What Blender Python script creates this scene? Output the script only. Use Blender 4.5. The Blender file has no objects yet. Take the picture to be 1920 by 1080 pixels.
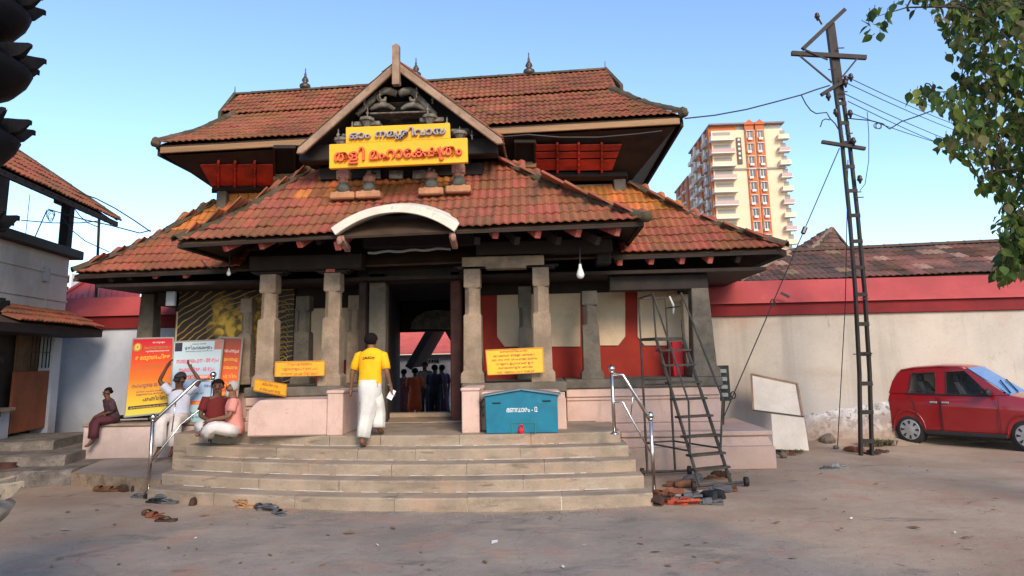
import bpy, bmesh, math, random
from mathutils import Vector as V, Matrix as MX, noise as NZ
R_ = math.radians
S = bpy.context.scene
COL = S.collection
rnd = random.Random(11)

# ------------------------------------------------------------------ camera
EYE, F, PITCH, YAW, ROLL = 1.9, 1300.0, 9.5, 2.4, 1.2
PPX, PPY = 960.0, 449.5
_p, _y, _r = R_(PITCH), R_(YAW), R_(ROLL)
FW = V((-math.sin(_y)*math.cos(_p), math.cos(_y)*math.cos(_p), math.sin(_p)))
_rt = V((math.cos(_y), math.sin(_y), 0)); _up = _rt.cross(FW)
RT = _rt*math.cos(_r) - _up*math.sin(_r)
UP = _rt*math.sin(_r) + _up*math.cos(_r)
CAM = V((0, 0, EYE))
cd = bpy.data.cameras.new('camera'); cam = bpy.data.objects.new('camera', cd); COL.objects.link(cam)
cd.sensor_width = 36; cd.lens = 36*F/1920; cd.shift_y = -(540-PPY)/1920
cd.clip_start = 0.05; cd.clip_end = 3000
cam.matrix_world = MX(((RT.x, UP.x, -FW.x, 0), (RT.y, UP.y, -FW.y, 0), (RT.z, UP.z, -FW.z, EYE), (0, 0, 0, 1)))
S.camera = cam

# ------------------------------------------------------------------ light
SUN_EL, SUN_AZ = 30.0, 22.0          # azimuth: degrees to the right of straight behind the camera
w = bpy.data.worlds.new('World'); S.world = w; w.use_nodes = True
nt = w.node_tree; bg = nt.nodes['Background']
sky = nt.nodes.new('ShaderNodeTexSky'); sky.sky_type = 'NISHITA'; sky.sun_disc = False
sky.sun_elevation = R_(SUN_EL); sky.sun_rotation = R_(180-SUN_AZ)
sky.air_density = 1.0; sky.dust_density = 0.5; sky.ozone_density = 0.8; sky.altitude = 0
_sk = nt.nodes.new('ShaderNodeMix'); _sk.data_type = 'RGBA'; _sk.blend_type = 'MULTIPLY'; _sk.inputs[0].default_value = 1; _sk.inputs[7].default_value = (.94, 1.05, 1.16, 1)
nt.links.new(sky.outputs[0], _sk.inputs[6]); nt.links.new(_sk.outputs[2], bg.inputs[0]); bg.inputs[1].default_value = 0.15
sl = bpy.data.lights.new('sun', 'SUN'); so = bpy.data.objects.new('sun', sl); COL.objects.link(so)
sl.energy = 2.2; sl.angle = R_(22); sl.color = (1.0, 0.81, 0.60)
_sd = V((math.sin(R_(SUN_AZ))*math.cos(R_(SUN_EL)), -math.cos(R_(SUN_AZ))*math.cos(R_(SUN_EL)), math.sin(R_(SUN_EL))))
so.rotation_euler = _sd.to_track_quat('Z', 'Y').to_euler(); so.location = (8, -20, 20)
S.view_settings.view_transform = 'Standard'; S.view_settings.look = 'None'
S.view_settings.exposure = 0.72; S.view_settings.gamma = 1; S.view_settings.use_curve_mapping = False
S.render.engine = 'CYCLES'
try:
    S.cycles.max_bounces = 6; S.cycles.diffuse_bounces = 3; S.cycles.transparent_max_bounces = 8
    S.cycles.use_denoising = True
except Exception: pass

# ------------------------------------------------------------------ survey helpers: a sight line met with a real plane
def ray(px, py): return FW + RT*((px-PPX)/F) - UP*((py-PPY)/F)
def atY(px, py, Y): d = ray(px, py); return CAM + d*(Y/d.y)
def atZ(px, py, Z): d = ray(px, py); return CAM + d*((Z-EYE)/d.z)
def atX(px, py, X): d = ray(px, py); return CAM + d*(X/d.x)

# ------------------------------------------------------------------ objects
WM = {}
def link(name, mesh, parent=None, M=None, m=None):
    o = bpy.data.objects.new(name, mesh); COL.objects.link(o)
    M = M or MX.Identity(4)
    if m is not None and mesh is not None and hasattr(mesh, 'materials'):
        mesh.materials.clear(); mesh.materials.append(m)
    if parent is not None:
        o.parent = parent; o.matrix_parent_inverse = WM[parent].inverted()
    o.matrix_basis = M; WM[o] = M
    return o
def tag(o, label=None, cat=None, group=None, kind=None):
    if label: o['label'] = label
    if cat: o['category'] = cat
    if group: o['group'] = group
    if kind: o['kind'] = kind
    return o
def thing(name, label, cat, loc=(0, 0, 0), group=None, rz=0.0):
    o = bpy.data.objects.new(name, None); COL.objects.link(o)
    o.empty_display_size = .1
    M = MX.Translation(V(loc)) @ MX.Rotation(rz, 4, 'Z')
    o.matrix_basis = M; WM[o] = M
    return tag(o, label, cat, group)
def copy_tree(o, delta, parent=None, **kw):
    """copy a thing with all its children, moved by the world matrix delta"""
    c = o.copy(); COL.objects.link(c)
    WM[c] = delta @ WM[o]
    if parent is None: c.matrix_basis = WM[c]
    else:
        c.parent = parent; c.matrix_parent_inverse = WM[parent].inverted(); c.matrix_basis = WM[c]
    for ch in list(o.children): copy_tree(ch, delta, c)
    for k, v in kw.items(): c[k] = v
    return c

def frame(origin, x, y, z):
    return MX(((x.x, y.x, z.x, origin.x), (x.y, y.y, z.y, origin.y), (x.z, y.z, z.z, origin.z), (0, 0, 0, 1)))
def axes(d, upish=V((0, 0, 1))):
    d = V(d).normalized()
    if abs(d.dot(upish)) > .99: upish = V((0, 1, 0))
    s = d.cross(upish).normalized(); u = s.cross(d).normalized()
    return d, s, u

SPLIT = set('platform_slab wing_beam eave_board wall_plate inner_rafter corner_post carved_beam carved_shelf carved_scroll side_slope rear_slope gable_roof plinth_moulding porch_ceiling post bracket bargeboard roof_slope side_fascia threshold'.split())
class MB:
    def __init__(s): s.v = []; s.f = []; s.tint = None
    def add(s, vs, fs):
        n = len(s.v); s.v += [V(a) for a in vs]; s.f += [tuple(i+n for i in f) for f in fs]; return s
    def box(s, c, d, rz=0, M=None):
        c = V(c); x, y, z = d[0]/2, d[1]/2, d[2]/2
        rot = MX.Rotation(rz, 3, 'Z')
        vs = [V((a*x, b*y, e*z)) for e in (-1, 1) for a, b in ((-1, -1), (1, -1), (1, 1), (-1, 1))]
        vs = [(M @ v if M else c + rot @ v) for v in vs]
        return s.add(vs, [(3, 2, 1, 0), (4, 5, 6, 7), (0, 1, 5, 4), (1, 2, 6, 5), (2, 3, 7, 6), (3, 0, 4, 7)])
    def bb(s, x0, x1, y0, y1, z0, z1): return s.box(((x0+x1)/2, (y0+y1)/2, (z0+z1)/2), (abs(x1-x0), abs(y1-y0), abs(z1-z0)))
    def hexa(s, b, t): return s.add(list(b)+list(t), [(3, 2, 1, 0), (4, 5, 6, 7), (0, 1, 5, 4), (1, 2, 6, 5), (2, 3, 7, 6), (3, 0, 4, 7)])
    def prism(s, poly, ext):
        ext = V(ext); n = len(poly); poly = [V(p) for p in poly]
        nrm = V((0, 0, 0))
        for i in range(n): nrm += (poly[i]-poly[0]).cross(poly[(i+1) % n]-poly[0])
        if nrm.dot(ext) > 0: poly = poly[::-1]
        vs = poly + [p+ext for p in poly]
        fs = [tuple(range(n)), tuple(range(2*n-1, n-1, -1))]
        for i in range(n): fs.append((i, i+n, (i+1) % n+n, (i+1) % n))
        return s.add(vs, fs)
    def bar(s, p, q, wd, ht=None, upish=V((0, 0, 1))):
        p, q = V(p), V(q); ht = ht or wd; d, sd, u = axes(q-p, V(upish))
        a, b = sd*wd/2, u*ht/2
        return s.hexa([p-a-b, p+a-b, p+a+b, p-a+b], [q-a-b, q+a-b, q+a+b, q-a+b])
    def tube(s, pts, r, n=8, cap=True):
        pts = [V(p) for p in pts]; rr = r if isinstance(r, (list, tuple)) else [r]*len(pts)
        base = len(s.v); u0 = None
        for i, p in enumerate(pts):
            d = (pts[min(i+1, len(pts)-1)]-pts[max(i-1, 0)])
            if d.length < 1e-9: d = V((0, 0, 1))
            d.normalize()
            if u0 is None: _, sd, u0 = axes(d)
            u0 = (u0 - d*u0.dot(d)).normalized(); sd = d.cross(u0)
            for k in range(n):
                a = 2*math.pi*k/n
                s.v.append(p + (sd*math.cos(a)+u0*math.sin(a))*rr[i])
        for i in range(len(pts)-1):
            for k in range(n):
                a = base+i*n+k; b = base+i*n+(k+1) % n
                s.f.append((a, b, b+n, a+n))
        if cap:
            s.f.append(tuple(base+k for k in range(n-1, -1, -1)))
            s.f.append(tuple(base+(len(pts)-1)*n+k for k in range(n)))
        return s
    def lathe(s, prof, c=(0, 0, 0), n=16, axis=V((0, 0, 1))):
        """prof: (radius, height)"""
        c = V(c); d, sd, u = axes(axis); base = len(s.v)
        for r, h in prof:
            for k in range(n):
                a = 2*math.pi*k/n
                s.v.append(c + d*h + (sd*math.cos(a)+u*math.sin(a))*max(r, 1e-4))
        m = len(prof)
        for i in range(m-1):
            for k in range(n):
                a = base+i*n+k; b = base+i*n+(k+1) % n
                s.f.append((a, b, b+n, a+n))
        s.f.append(tuple(base+k for k in range(n-1, -1, -1)))
        s.f.append(tuple(base+(m-1)*n+k for k in range(n)))
        return s
    def loft(s, rings, closed=True, cap=True):
        base = len(s.v); n = len(rings[0])
        for rg in rings: s.v += [V(p) for p in rg]
        for i in range(len(rings)-1):
            for k in range(n if closed else n-1):
                a = base+i*n+k; b = base+i*n+(k+1) % n
                s.f.append((a, b, b+n, a+n))
        if cap and closed:
            s.f.append(tuple(base+k for k in range(n-1, -1, -1)))
            s.f.append(tuple(base+(len(rings)-1)*n+k for k in range(n)))
        return s
    def ball(s, c, r, n=10, m=6):
        c = V(c); r = r if isinstance(r, (tuple, list)) else (r, r, r); base = len(s.v)
        for i in range(m+1):
            t = math.pi*i/m
            for k in range(n):
                a = 2*math.pi*k/n; q = max(math.sin(t), 1e-3)
                s.v.append(c+V((r[0]*q*math.cos(a), r[1]*q*math.sin(a), -r[2]*math.cos(t))))
        for i in range(m):
            for k in range(n):
                a = base+i*n+k; b = base+i*n+(k+1) % n
                s.f.append((a, b, b+n, a+n))
        return s
    def mesh(s, name, m=None, bevel=0, smooth=False, weld=False):
        me = bpy.data.meshes.new(name); me.from_pydata([tuple(v) for v in s.v], [], s.f)
        if s.tint:
            at = me.attributes.new('tint', 'FLOAT', 'FACE')
            at.data.foreach_set('value', s.tint[:len(me.polygons)])
        if bevel or weld:
            bm = bmesh.new(); bm.from_mesh(me)
            if weld: bmesh.ops.remove_doubles(bm, verts=bm.verts, dist=1e-4)
            if bevel:
                es = [e for e in bm.edges if len(e.link_faces) == 2 and e.calc_face_angle(0) > .6]
                bmesh.ops.bevel(bm, geom=es, offset=bevel, segments=1, affect='EDGES', clamp_overlap=True)
            bm.to_mesh(me); bm.free()
        if smooth: me.polygons.foreach_set('use_smooth', [True]*len(me.polygons))
        if m: me.materials.append(m)
        me.update(); return me
    def pieces(s):
        par = list(range(len(s.v)))
        def fd(a):
            while par[a] != a: par[a] = par[par[a]]; a = par[a]
            return a
        for f in s.f:
            for i in f[1:]: par[fd(i)] = fd(f[0])
        gr = {}
        for f in s.f: gr.setdefault(fd(f[0]), []).append(f)
        out = []
        for fs in gr.values():
            ix = sorted({i for f in fs for i in f}); mp = {a: k for k, a in enumerate(ix)}
            b = MB(); b.v = [s.v[i] for i in ix]; b.f = [tuple(mp[i] for i in f) for f in fs]; out.append(b)
        return out
    def build(s, name, m, parent=None, bevel=0, smooth=False, kind=None, M=None, label=None):
        if name in SPLIT and kind is None:
            r = None
            for q in s.pieces(): r = link(name, q.mesh(name, m, bevel, smooth), parent, M)
            return r
        o = link(name, s.mesh(name, m, bevel, smooth), parent, M)
        if kind: o['kind'] = kind
        if label: o['label'] = label
        return o

def struct(name, mb, m, bevel=0, smooth=False):
    return tag(mb.build(name, m, None, bevel, smooth), kind='structure')
def single(name, label, cat, mb, m, bevel=0, smooth=False, group=None):
    """a thing that is one mesh: an origin at its base"""
    c = V((sum(v.x for v in mb.v)/len(mb.v), sum(v.y for v in mb.v)/len(mb.v), min(v.z for v in mb.v)))
    mb.v = [v-c for v in mb.v]
    o = mb.build(name, m, None, bevel, smooth, M=MX.Translation(c))
    return tag(o, label, cat, group)

# ------------------------------------------------------------------ materials
def _mixc(nt, a, b, fac):
    n = nt.nodes.new('ShaderNodeMix'); n.data_type = 'RGBA'
    if isinstance(fac, (int, float)): n.inputs[0].default_value = fac
    else: nt.links.new(fac, n.inputs[0])
    for i, x in ((6, a), (7, b)):
        if isinstance(x, tuple): n.inputs[i].default_value = x if len(x) == 4 else (*x, 1)
        else: nt.links.new(x, n.inputs[i])
    return n.outputs[2]
def _noise(nt, co, sc, det=4, ro=.6, dist=0):
    n = nt.nodes.new('ShaderNodeTexNoise'); n.inputs['Scale'].default_value = sc; n.inputs['Detail'].default_value = det
    n.inputs['Roughness'].default_value = ro; n.inputs['Distortion'].default_value = dist
    nt.links.new(co, n.inputs['Vector']); return n.outputs[0]
def _ramp(nt, fac, lo, hi, c0=0.0, c1=1.0):
    n = nt.nodes.new('ShaderNodeMapRange'); n.interpolation_type = 'SMOOTHSTEP'
    n.inputs[1].default_value = lo; n.inputs[2].default_value = hi; n.inputs[3].default_value = c0; n.inputs[4].default_value = c1
    nt.links.new(fac, n.inputs[0]); return n.outputs[0]
def _scaled(nt, co, s):
    n = nt.nodes.new('ShaderNodeMapping'); n.inputs['Scale'].default_value = s; nt.links.new(co, n.inputs[0]); return n.outputs[0]
def _off(nt, co, l, s):
    n = nt.nodes.new('ShaderNodeMapping'); n.inputs['Location'].default_value = l; n.inputs['Scale'].default_value = s; nt.links.new(co, n.inputs[0]); return n.outputs[0]
def _mul(nt, a, b, op='MULTIPLY'):
    n = nt.nodes.new('ShaderNodeMath'); n.operation = op
    for i, x in ((0, a), (1, b)):
        if isinstance(x, (int, float)): n.inputs[i].default_value = x
        else: nt.links.new(x, n.inputs[i])
    return n.outputs[0]
MATS = {}
def mat(name, col, rough=.8, var=.22, sc=2.5, fine=30, finevar=.12, bump=.25, bdist=.01, stains=(), metal=0, spec=.35,
        stretch=(1, 1, 1), tint=0.0, low=None, coat=0, grid=None):
    """col: base colour.  stains: (colour, scale, lo, hi, amount, stretch).  low: (colour, z0, z1, amount) dirt splashed up from z0."""
    m = bpy.data.materials.new(name); m.use_nodes = True; nt = m.node_tree; b = nt.nodes['Principled BSDF']
    co = nt.nodes.new('ShaderNodeNewGeometry').outputs['Position']
    cs = _scaled(nt, co, stretch)
    c = _mixc(nt, tuple(x*(1-var) for x in col), tuple(min(1, x*(1+var)) for x in col), _ramp(nt, _noise(nt, cs, sc), .3, .7))
    fn = _noise(nt, cs, fine, 5)
    c = _mixc(nt, c, tuple(x*.45 for x in col), _ramp(nt, fn, .52, .75, 0, finevar*2.2))
    if tint:
        at = nt.nodes.new('ShaderNodeAttribute'); at.attribute_name = 'tint'
        hs = nt.nodes.new('ShaderNodeHueSaturation'); nt.links.new(c, hs.inputs['Color'])
        nt.links.new(_ramp(nt, at.outputs['Fac'], 0, 1, 1-tint, 1+tint), hs.inputs['Value'])
        nt.links.new(_ramp(nt, at.outputs['Fac'], 0, 1, .515, .49), hs.inputs['Hue'])
        c = hs.outputs[0]
    for st in stains:
        sco, ssc, lo, hi, am = st[:5]; sx = _scaled(nt, co, st[5]) if len(st) > 5 else co
        c = _mixc(nt, c, sco, _ramp(nt, _noise(nt, sx, ssc, 6, .65), lo, hi, 0, am))
    if low:
        sep = nt.nodes.new('ShaderNodeSeparateXYZ'); nt.links.new(co, sep.inputs[0])
        h = _mul(nt, sep.outputs[2], _mul(nt, _noise(nt, co, 2.2, 5), .9), 'SUBTRACT')
        c = _mixc(nt, c, low[0], _ramp(nt, h, low[1]-.45, low[2]-.45, low[3], 0))
    nt.links.new(c, b.inputs['Base Color'])
    b.inputs['Roughness'].default_value = rough; b.inputs['Metallic'].default_value = metal
    b.inputs['Specular IOR Level'].default_value = spec; b.inputs['Coat Weight'].default_value = coat
    if coat: b.inputs['Coat Roughness'].default_value = .08
    if bump:
        bn = nt.nodes.new('ShaderNodeBump'); bn.inputs['Strength'].default_value = bump; bn.inputs['Distance'].default_value = bdist
        nt.links.new(fn, bn.inputs['Height']); nt.links.new(bn.outputs[0], b.inputs['Normal'])
    MATS[name] = m; return m
def plain(name, col, rough=.6, metal=0, var=.08, bump=.05, spec=.4, coat=0): return mat(name, col, rough, var, 6, 60, .05, bump, .004, (), metal, spec, coat=coat)

MOSS = (.055, .05, .025)
m_tile = mat('clay_tile', (.30, .09, .047), .85, .2, 1.3, 25, .25, .4, .01, [((.15, .075, .045), .9, .46, .68, .6), (MOSS, 3.5, .58, .74, .7), ((.40, .22, .14), 14, .68, .76, .35), ((.10, .06, .04), 1.1, .5, .7, .6, (2.2, .6, .5))], tint=.16)
m_tile_up = mat('clay_tile_upper', (.27, .09, .043), .85, .25, 1.1, 25, .25, .4, .01, [((.15, .06, .035), .8, .45, .65, .6), (MOSS, 3, .58, .74, .7), ((.42, .27, .18), 14, .66, .74, .5)], tint=.15)
m_tile_orange = mat('orange_clay_tile', (.50, .16, .045), .8, .2, 1.5, 25, .2, .35, .01, [((.2, .09, .04), 2.2, .55, .72, .6)], tint=.25)  # orange of the sunlit roof tops put into the tile colour
m_tile_old = mat('weathered_tile', (.19, .085, .06), .9, .3, .9, 22, .3, .4, .01, [((.07, .06, .055), .7, .42, .62, .7), ((.25, .16, .12), 2.5, .62, .74, .6)], tint=.4)
m_ridge = mat('ridge_cap', (.13, .075, .048), .9, .3, 2, 22, .3, .5, .012, [(MOSS, 1.8, .36, .55, .85), ((.3, .22, .15), 5, .66, .76, .4)])
m_deck = mat('roof_deck', (.06, .035, .022), .9)
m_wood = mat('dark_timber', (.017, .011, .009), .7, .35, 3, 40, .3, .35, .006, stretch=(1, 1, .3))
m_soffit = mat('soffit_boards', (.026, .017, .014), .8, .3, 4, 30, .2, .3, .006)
m_fascia = mat('fascia_wood', (.30, .17, .085), .75, .25, 2, 30, .3, .3, .005, [((.12, .07, .04), 2.5, .55, .75, .6, (.3, 1, 3))], stretch=(.25, 1, 4))
m_barge = mat('barge_board_wood', (.3, .19, .125), .75, .25, 3, 30, .3, .35, .006, [((.14, .08, .05), 4, .55, .72, .6)])
m_carve = mat('weathered_carving', (.15, .125, .10), .8, .4, 8, 40, .4, .5, .012, [((.27, .28, .24), 6, .48, .66, .75), ((.03, .02, .015), 9, .55, .7, .7)])
m_redwood = mat('red_painted_wood', (.46, .04, .025), .6, .3, 2, 30, .25, .2, .005, [((.07, .012, .01), 2.2, .5, .7, .6)])
m_rafter = mat('faded_red_rafter', (.42, .1, .075), .75, .3, 4, 30, .3, .3, .006, [((.5, .3, .24), 6, .58, .72, .6)])
m_stone = mat('granite', (.285, .21, .148), .88, .25, 3, 45, .4, .55, .012, [((.12, .1, .08), 2.3, .52, .7, .6), ((.36, .3, .22), 5, .6, .75, .5)])
m_stone_dk = mat('dark_granite', (.135, .115, .09), .85, .25, 3, 40, .35, .5, .012, [((.06, .055, .05), 2, .5, .68, .6)])
m_step = mat('step_granite', (.325, .252, .185), .85, .16, 2.2, 50, .3, .4, .008, [((.17, .125, .09), 1.6, .5, .68, .6, (.6, 1.4, 3)), ((.40, .24, .16), 1.1, .5, .72, .65), ((.09, .075, .06), 3.2, .58, .68, .6, (.5, 1, 3)), ((.42, .37, .30), 2.6, .56, .7, .5, (.7, 1, 2)), ((.5, .47, .42), 9, .66, .73, .5)])
m_mortar = mat('white_mortar', (.52, .46, .39), .9)
m_pink = mat('pale_pink_limewash', (.58, .40, .335), .9, .1, 1.5, 40, .15, .25, .006, [((.42, .27, .22), 2, .52, .75, .55), ((.27, .2, .16), 6, .62, .75, .5), ((.34, .24, .19), 3, .56, .74, .45, (1.5, 1.5, .3))], low=((.3, .21, .16), .0, 1.0, .5))
m_white = mat('cream_limewash', (.50, .435, .365), .92, .1, .8, 35, .15, .25, .006, [((.42, .31, .23), .7, .52, .75, .55, (1, 1, 2.2)), ((.36, .29, .23), 2.2, .55, .75, .45, (1.6, 1, .22)), ((.46, .30, .24), 1.1, .56, .7, .55), ((.27, .22, .19), 5, .62, .74, .55, (1, 1, .35)), ((.33, .28, .24), .9, .5, .66, .4, (2.5, 1, .12)), ((.44, .42, .41), .5, .5, .7, .5)], low=((.42, .40, .41), .1, 1.1, .85))
m_whiteL = mat('bluish_limewash', (.56, .60, .70), .92, .12, .8, 35, .15, .25, .006, [((.38, .46, .64), .9, .5, .72, .55), ((.36, .35, .37), 2.5, .6, .75, .5)], low=((.3, .29, .3), .3, 1.4, .75))
m_base = mat('peeling_plaster', (.55, .53, .53), .95, .25, 6, 30, .4, .6, .02, [((.27, .25, .24), 3.5, .5, .58, .8), ((.36, .24, .17), 1.5, .52, .68, .7), ((.14, .125, .12), 11, .54, .62, .8), ((.60, .61, .66), 7, .56, .66, .7)], low=((.33, .22, .15), 0, .8, .8))
m_cream = mat('cream_panel', (.62, .48, .33), .9, .12, 1.2, 30, .15, .2, .005, [((.4, .28, .2), 1.1, .5, .75, .6)])
m_redwall = mat('oxide_red_paint', (.30, .022, .012), .75, .2, 1.5, 30, .2, .2, .005, [((.15, .012, .01), 1.6, .52, .75, .6)])
m_coping = mat('red_coping', (.41, .068, .066), .8, .14, .9, 30, .15, .25, .005, [((.3, .05, .05), 1.4, .55, .75, .5), ((.5, .15, .12), 4, .6, .75, .5), ((.06, .045, .045), .35, .6, .66, .8)])
m_copdark = mat('dark_red_band', (.19, .014, .017), .8, .2, 1.2, 30, .2, .2, .005)
m_tin = mat('red_tin_sheet', (.5, .06, .04), .55, .15, 1.5, 30, .1, .1, .004)
m_iron = mat('rusty_iron', (.026, .018, .015), .65, .35, 6, 50, .4, .4, .004, [((.06, .03, .02), 5, .56, .74, .5)])
m_dkiron = mat('dark_iron', (.03, .033, .033), .5, .35, 7, 50, .3, .2, .003, [((.09, .05, .03), 6, .55, .7, .6)], metal=.3)
m_ladder = mat('ladder_paint', (.06, .052, .045), .55, .3, 7, 50, .3, .2, .003, [((.13, .07, .04), 6, .5, .68, .7)], metal=.2)
m_steel = plain('stainless_steel', (.62, .58, .54), .22, 1.0, .06, .02)
m_black = plain('black_void', (.012, .011, .011), .9)
m_wire = plain('cable', (.02, .02, .024), .6)
m_yellow = mat('yellow_sign_paint', (.88, .41, .012), .5, .06, 3, 60, .06, .05, .002)
m_yellow2 = mat('yellow_notice_paint', (.78, .33, .02), .6, .1, 4, 60, .1, .05, .002, [((.5, .2, .03), 7, .6, .75, .5)])
m_teal = mat('teal_enamel', (.006, .15, .235), .45, .14, 3, 50, .14, .08, .003, [((.01, .08, .12), 3, .55, .75, .5), ((.10, .06, .035), 9, .66, .74, .6), ((.05, .22, .28), 5, .6, .75, .4)])
m_bulb = plain('white_glass', (.75, .72, .68), .25)
m_skin = plain('brown_skin', (.19, .085, .045), .6)
m_skin2 = plain('dark_brown_skin', (.10, .042, .022), .6)
m_hair = plain('black_hair', (.010, .008, .007), .9, spec=.1)
m_hair2 = plain('white_hair', (.38, .36, .34), .9, spec=.1)
# ================================================================== ground
def ground_mat():
    m = bpy.data.materials.new('dusty_ground'); m.use_nodes = True; nt = m.node_tree; b = nt.nodes['Principled BSDF']
    co = nt.nodes.new('ShaderNodeNewGeometry').outputs['Position']
    sep = nt.nodes.new('ShaderNodeSeparateXYZ'); nt.links.new(co, sep.inputs[0])
    warp = _noise(nt, co, .8, 6, .7)
    # worn asphalt lane in front of the steps, its edges ragged
    dx = _mul(nt, _mul(nt, sep.outputs[0], 1.6, 'ADD'), 0.0, 'ADD')
    ad = nt.nodes.new('ShaderNodeMath'); ad.operation = 'ABSOLUTE'; nt.links.new(dx, ad.inputs[0])
    # lane widens towards the viewer: |x+1.6| - (9.4-y)*.8 - 2.0
    wy = _mul(nt, _mul(nt, sep.outputs[1], -.85), 10.2, 'ADD')
    e = _mul(nt, _mul(nt, ad.outputs[0], wy, 'SUBTRACT'), _mul(nt, warp, 2.6), 'ADD')
    lane = _ramp(nt, e, .9, 2.0, 1, 0)
    lane = _mul(nt, lane, _ramp(nt, _mul(nt, sep.outputs[1], _mul(nt, warp, 1.1), 'ADD'), 9.45, 9.75, 1, 0))
    sand = _mixc(nt, (.33, .235, .165), (.44, .335, .245), _ramp(nt, _noise(nt, co, .55, 6, .65), .35, .68))
    asph = _mixc(nt, (.20, .178, .155), (.31, .265, .225), _ramp(nt, _noise(nt, co, .9, 7, .7), .35, .65))
    c = _mixc(nt, sand, asph, _mul(nt, lane, .8))
    c = _mixc(nt, c, (.40, .20, .145), _ramp(nt, _noise(nt, co, 1.3, 8, .72), .5, .68, 0, .6))
    c = _mixc(nt, c, (.44, .34, .25), _ramp(nt, _noise(nt, _off(nt, co, (7, 3, 0), (1, 1.8, 1)), .8, 8, .75), .52, .7, 0, .6))
    c = _mixc(nt, c, (.12, .108, .098), _ramp(nt, _noise(nt, _off(nt, co, (2, 9, 0), (.8, 1.6, 1)), 1.4, 8, .75, .6), .55, .68, 0, .65))
    c = _mixc(nt, c, (.43, .40, .35), _ramp(nt, _noise(nt, _scaled(nt, co, (1, 1.7, 1)), 5.5, 6, .75), .62, .72, 0, .55))
    c = _mixc(nt, c, (.07, .05, .04), _ramp(nt, _noise(nt, co, 11, 5, .65), .62, .72, 0, .55))
    sep2 = nt.nodes.new('ShaderNodeSeparateXYZ'); nt.links.new(co, sep2.inputs[0])
    fine = _noise(nt, co, 70, 4, .7); mid = _noise(nt, co, 9, 6, .7)
    c = _mixc(nt, c, (.08, .07, .06), _ramp(nt, fine, .5, .8, 0, .4))
    vo = nt.nodes.new('ShaderNodeTexVoronoi'); vo.feature = 'DISTANCE_TO_EDGE'; vo.inputs['Scale'].default_value = .35
    wv = nt.nodes.new('ShaderNodeVectorMath'); wv.operation = 'ADD'; nt.links.new(co, wv.inputs[0])
    ns = nt.nodes.new('ShaderNodeTexNoise'); ns.inputs['Scale'].default_value = 1.5; ns.inputs['Detail'].default_value = 6; nt.links.new(co, ns.inputs['Vector'])
    nt.links.new(ns.outputs[1], wv.inputs[1]); nt.links.new(wv.outputs[0], vo.inputs['Vector'])
    c = _mixc(nt, c, (.06, .05, .045), _mul(nt, _ramp(nt, vo.outputs[0], .001, .008, .16, 0), lane))
    nt.links.new(c, b.inputs['Base Color']); b.inputs['Roughness'].default_value = .93; b.inputs['Specular IOR Level'].default_value = .25
    bn = nt.nodes.new('ShaderNodeBump'); bn.inputs['Strength'].default_value = .55; bn.inputs['Distance'].default_value = .02
    nt.links.new(_mul(nt, _mul(nt, fine, .4), mid, 'ADD'), bn.inputs['Height']); nt.links.new(bn.outputs[0], b.inputs['Normal'])
    return m
m_ground = ground_mat()
g = MB(); nx, ny = 90, 60
xs = [-26 + 46*i/nx for i in range(nx+1)]; ys = [1 + 17*j/ny for j in range(ny+1)]
for y in ys:
    for x in xs:
        edge = min(1, max(0, min(x+26, 20-x, y-1, 18-y)/2.0))
        flat = 1 if not (-7 < x < 2.5 and 9 < y) else .25
        g.v.append(V((x, y, edge*flat*(.035*NZ.noise(V((x*.5, y*.5, 0)))+.012*NZ.noise(V((x*2.2, y*2.2, 3)))))))
for j in range(ny):
    for i in range(nx):
        a = j*(nx+1)+i; g.f.append((a, a+1, a+nx+2, a+nx+1))
B = 900
o = len(g.v); g.v += [V((-B, -B, 0)), V((B, -B, 0)), V((B, B, 0)), V((-B, B, 0)), V((-26, 1, 0)), V((20, 1, 0)), V((20, 18, 0)), V((-26, 18, 0))]
g.f += [(o, o+1, o+5, o+4), (o+1, o+2, o+6, o+5), (o+2, o+3, o+7, o+6), (o+3, o, o+4, o+7)]
struct('ground', g, m_ground, smooth=True)

# raised pavement at the left, its worn kerb facing the yard
TZ = .30
k0, k1 = atZ(-80, 868, .20), atZ(302, 900, .20)
b0, b1 = V((-17, 15.6, TZ+.04)), V((-4.9, 15.6, TZ+.04))
m_pave = mat('worn_pavement', (.235, .2, .18), .9, .25, 1.2, 45, .35, .45, .012, [((.33, .24, .19), .9, .5, .72, .6), ((.1, .09, .085), 3, .58, .72, .5)])
m_kerb = mat('rough_kerb_stone', (.26, .19, .13), .9, .3, 2.5, 40, .4, .6, .02, [((.12, .09, .07), 4, .5, .65, .7)])
t = MB()
N = 26; row0 = []; row1 = []
for i in range(N+1):
    f = i/N; a = k0.lerp(k1, f); b = b0.lerp(b1, f)
    a = a + V((0, .05*NZ.noise(V((f*14, 0, 1))), .02*NZ.noise(V((f*9, 4, 1)))))
    row0.append(a); row1.append(b)
M_ = 8
for j in range(M_+1):
    for i in range(N+1):
        p = row0[i].lerp(row1[i], j/M_)
        if 0 < j: p.z += .012*NZ.noise(V((p.x*1.3, p.y*1.3, 0)))
        t.v.append(p)
for j in range(M_):
    for i in range(N):
        a = j*(N+1)+i; t.f.append((a, a+1, a+N+2, a+N+1))
struct('pavement', t, m_pave, smooth=True)
kb = MB()
for i in range(N):
    a, b = row0[i], row0[i+1]
    kb.add([V((a.x, a.y, -.02)), V((b.x, b.y, -.02)), b+V((0, 0, -.002)), a+V((0, 0, -.002)), V((a.x, a.y+.14, a.z-.03)), V((b.x, b.y+.14, b.z-.03))], [(0, 1, 2, 3), (3, 2, 5, 4)])
struct('kerb', kb, m_kerb)

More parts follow.
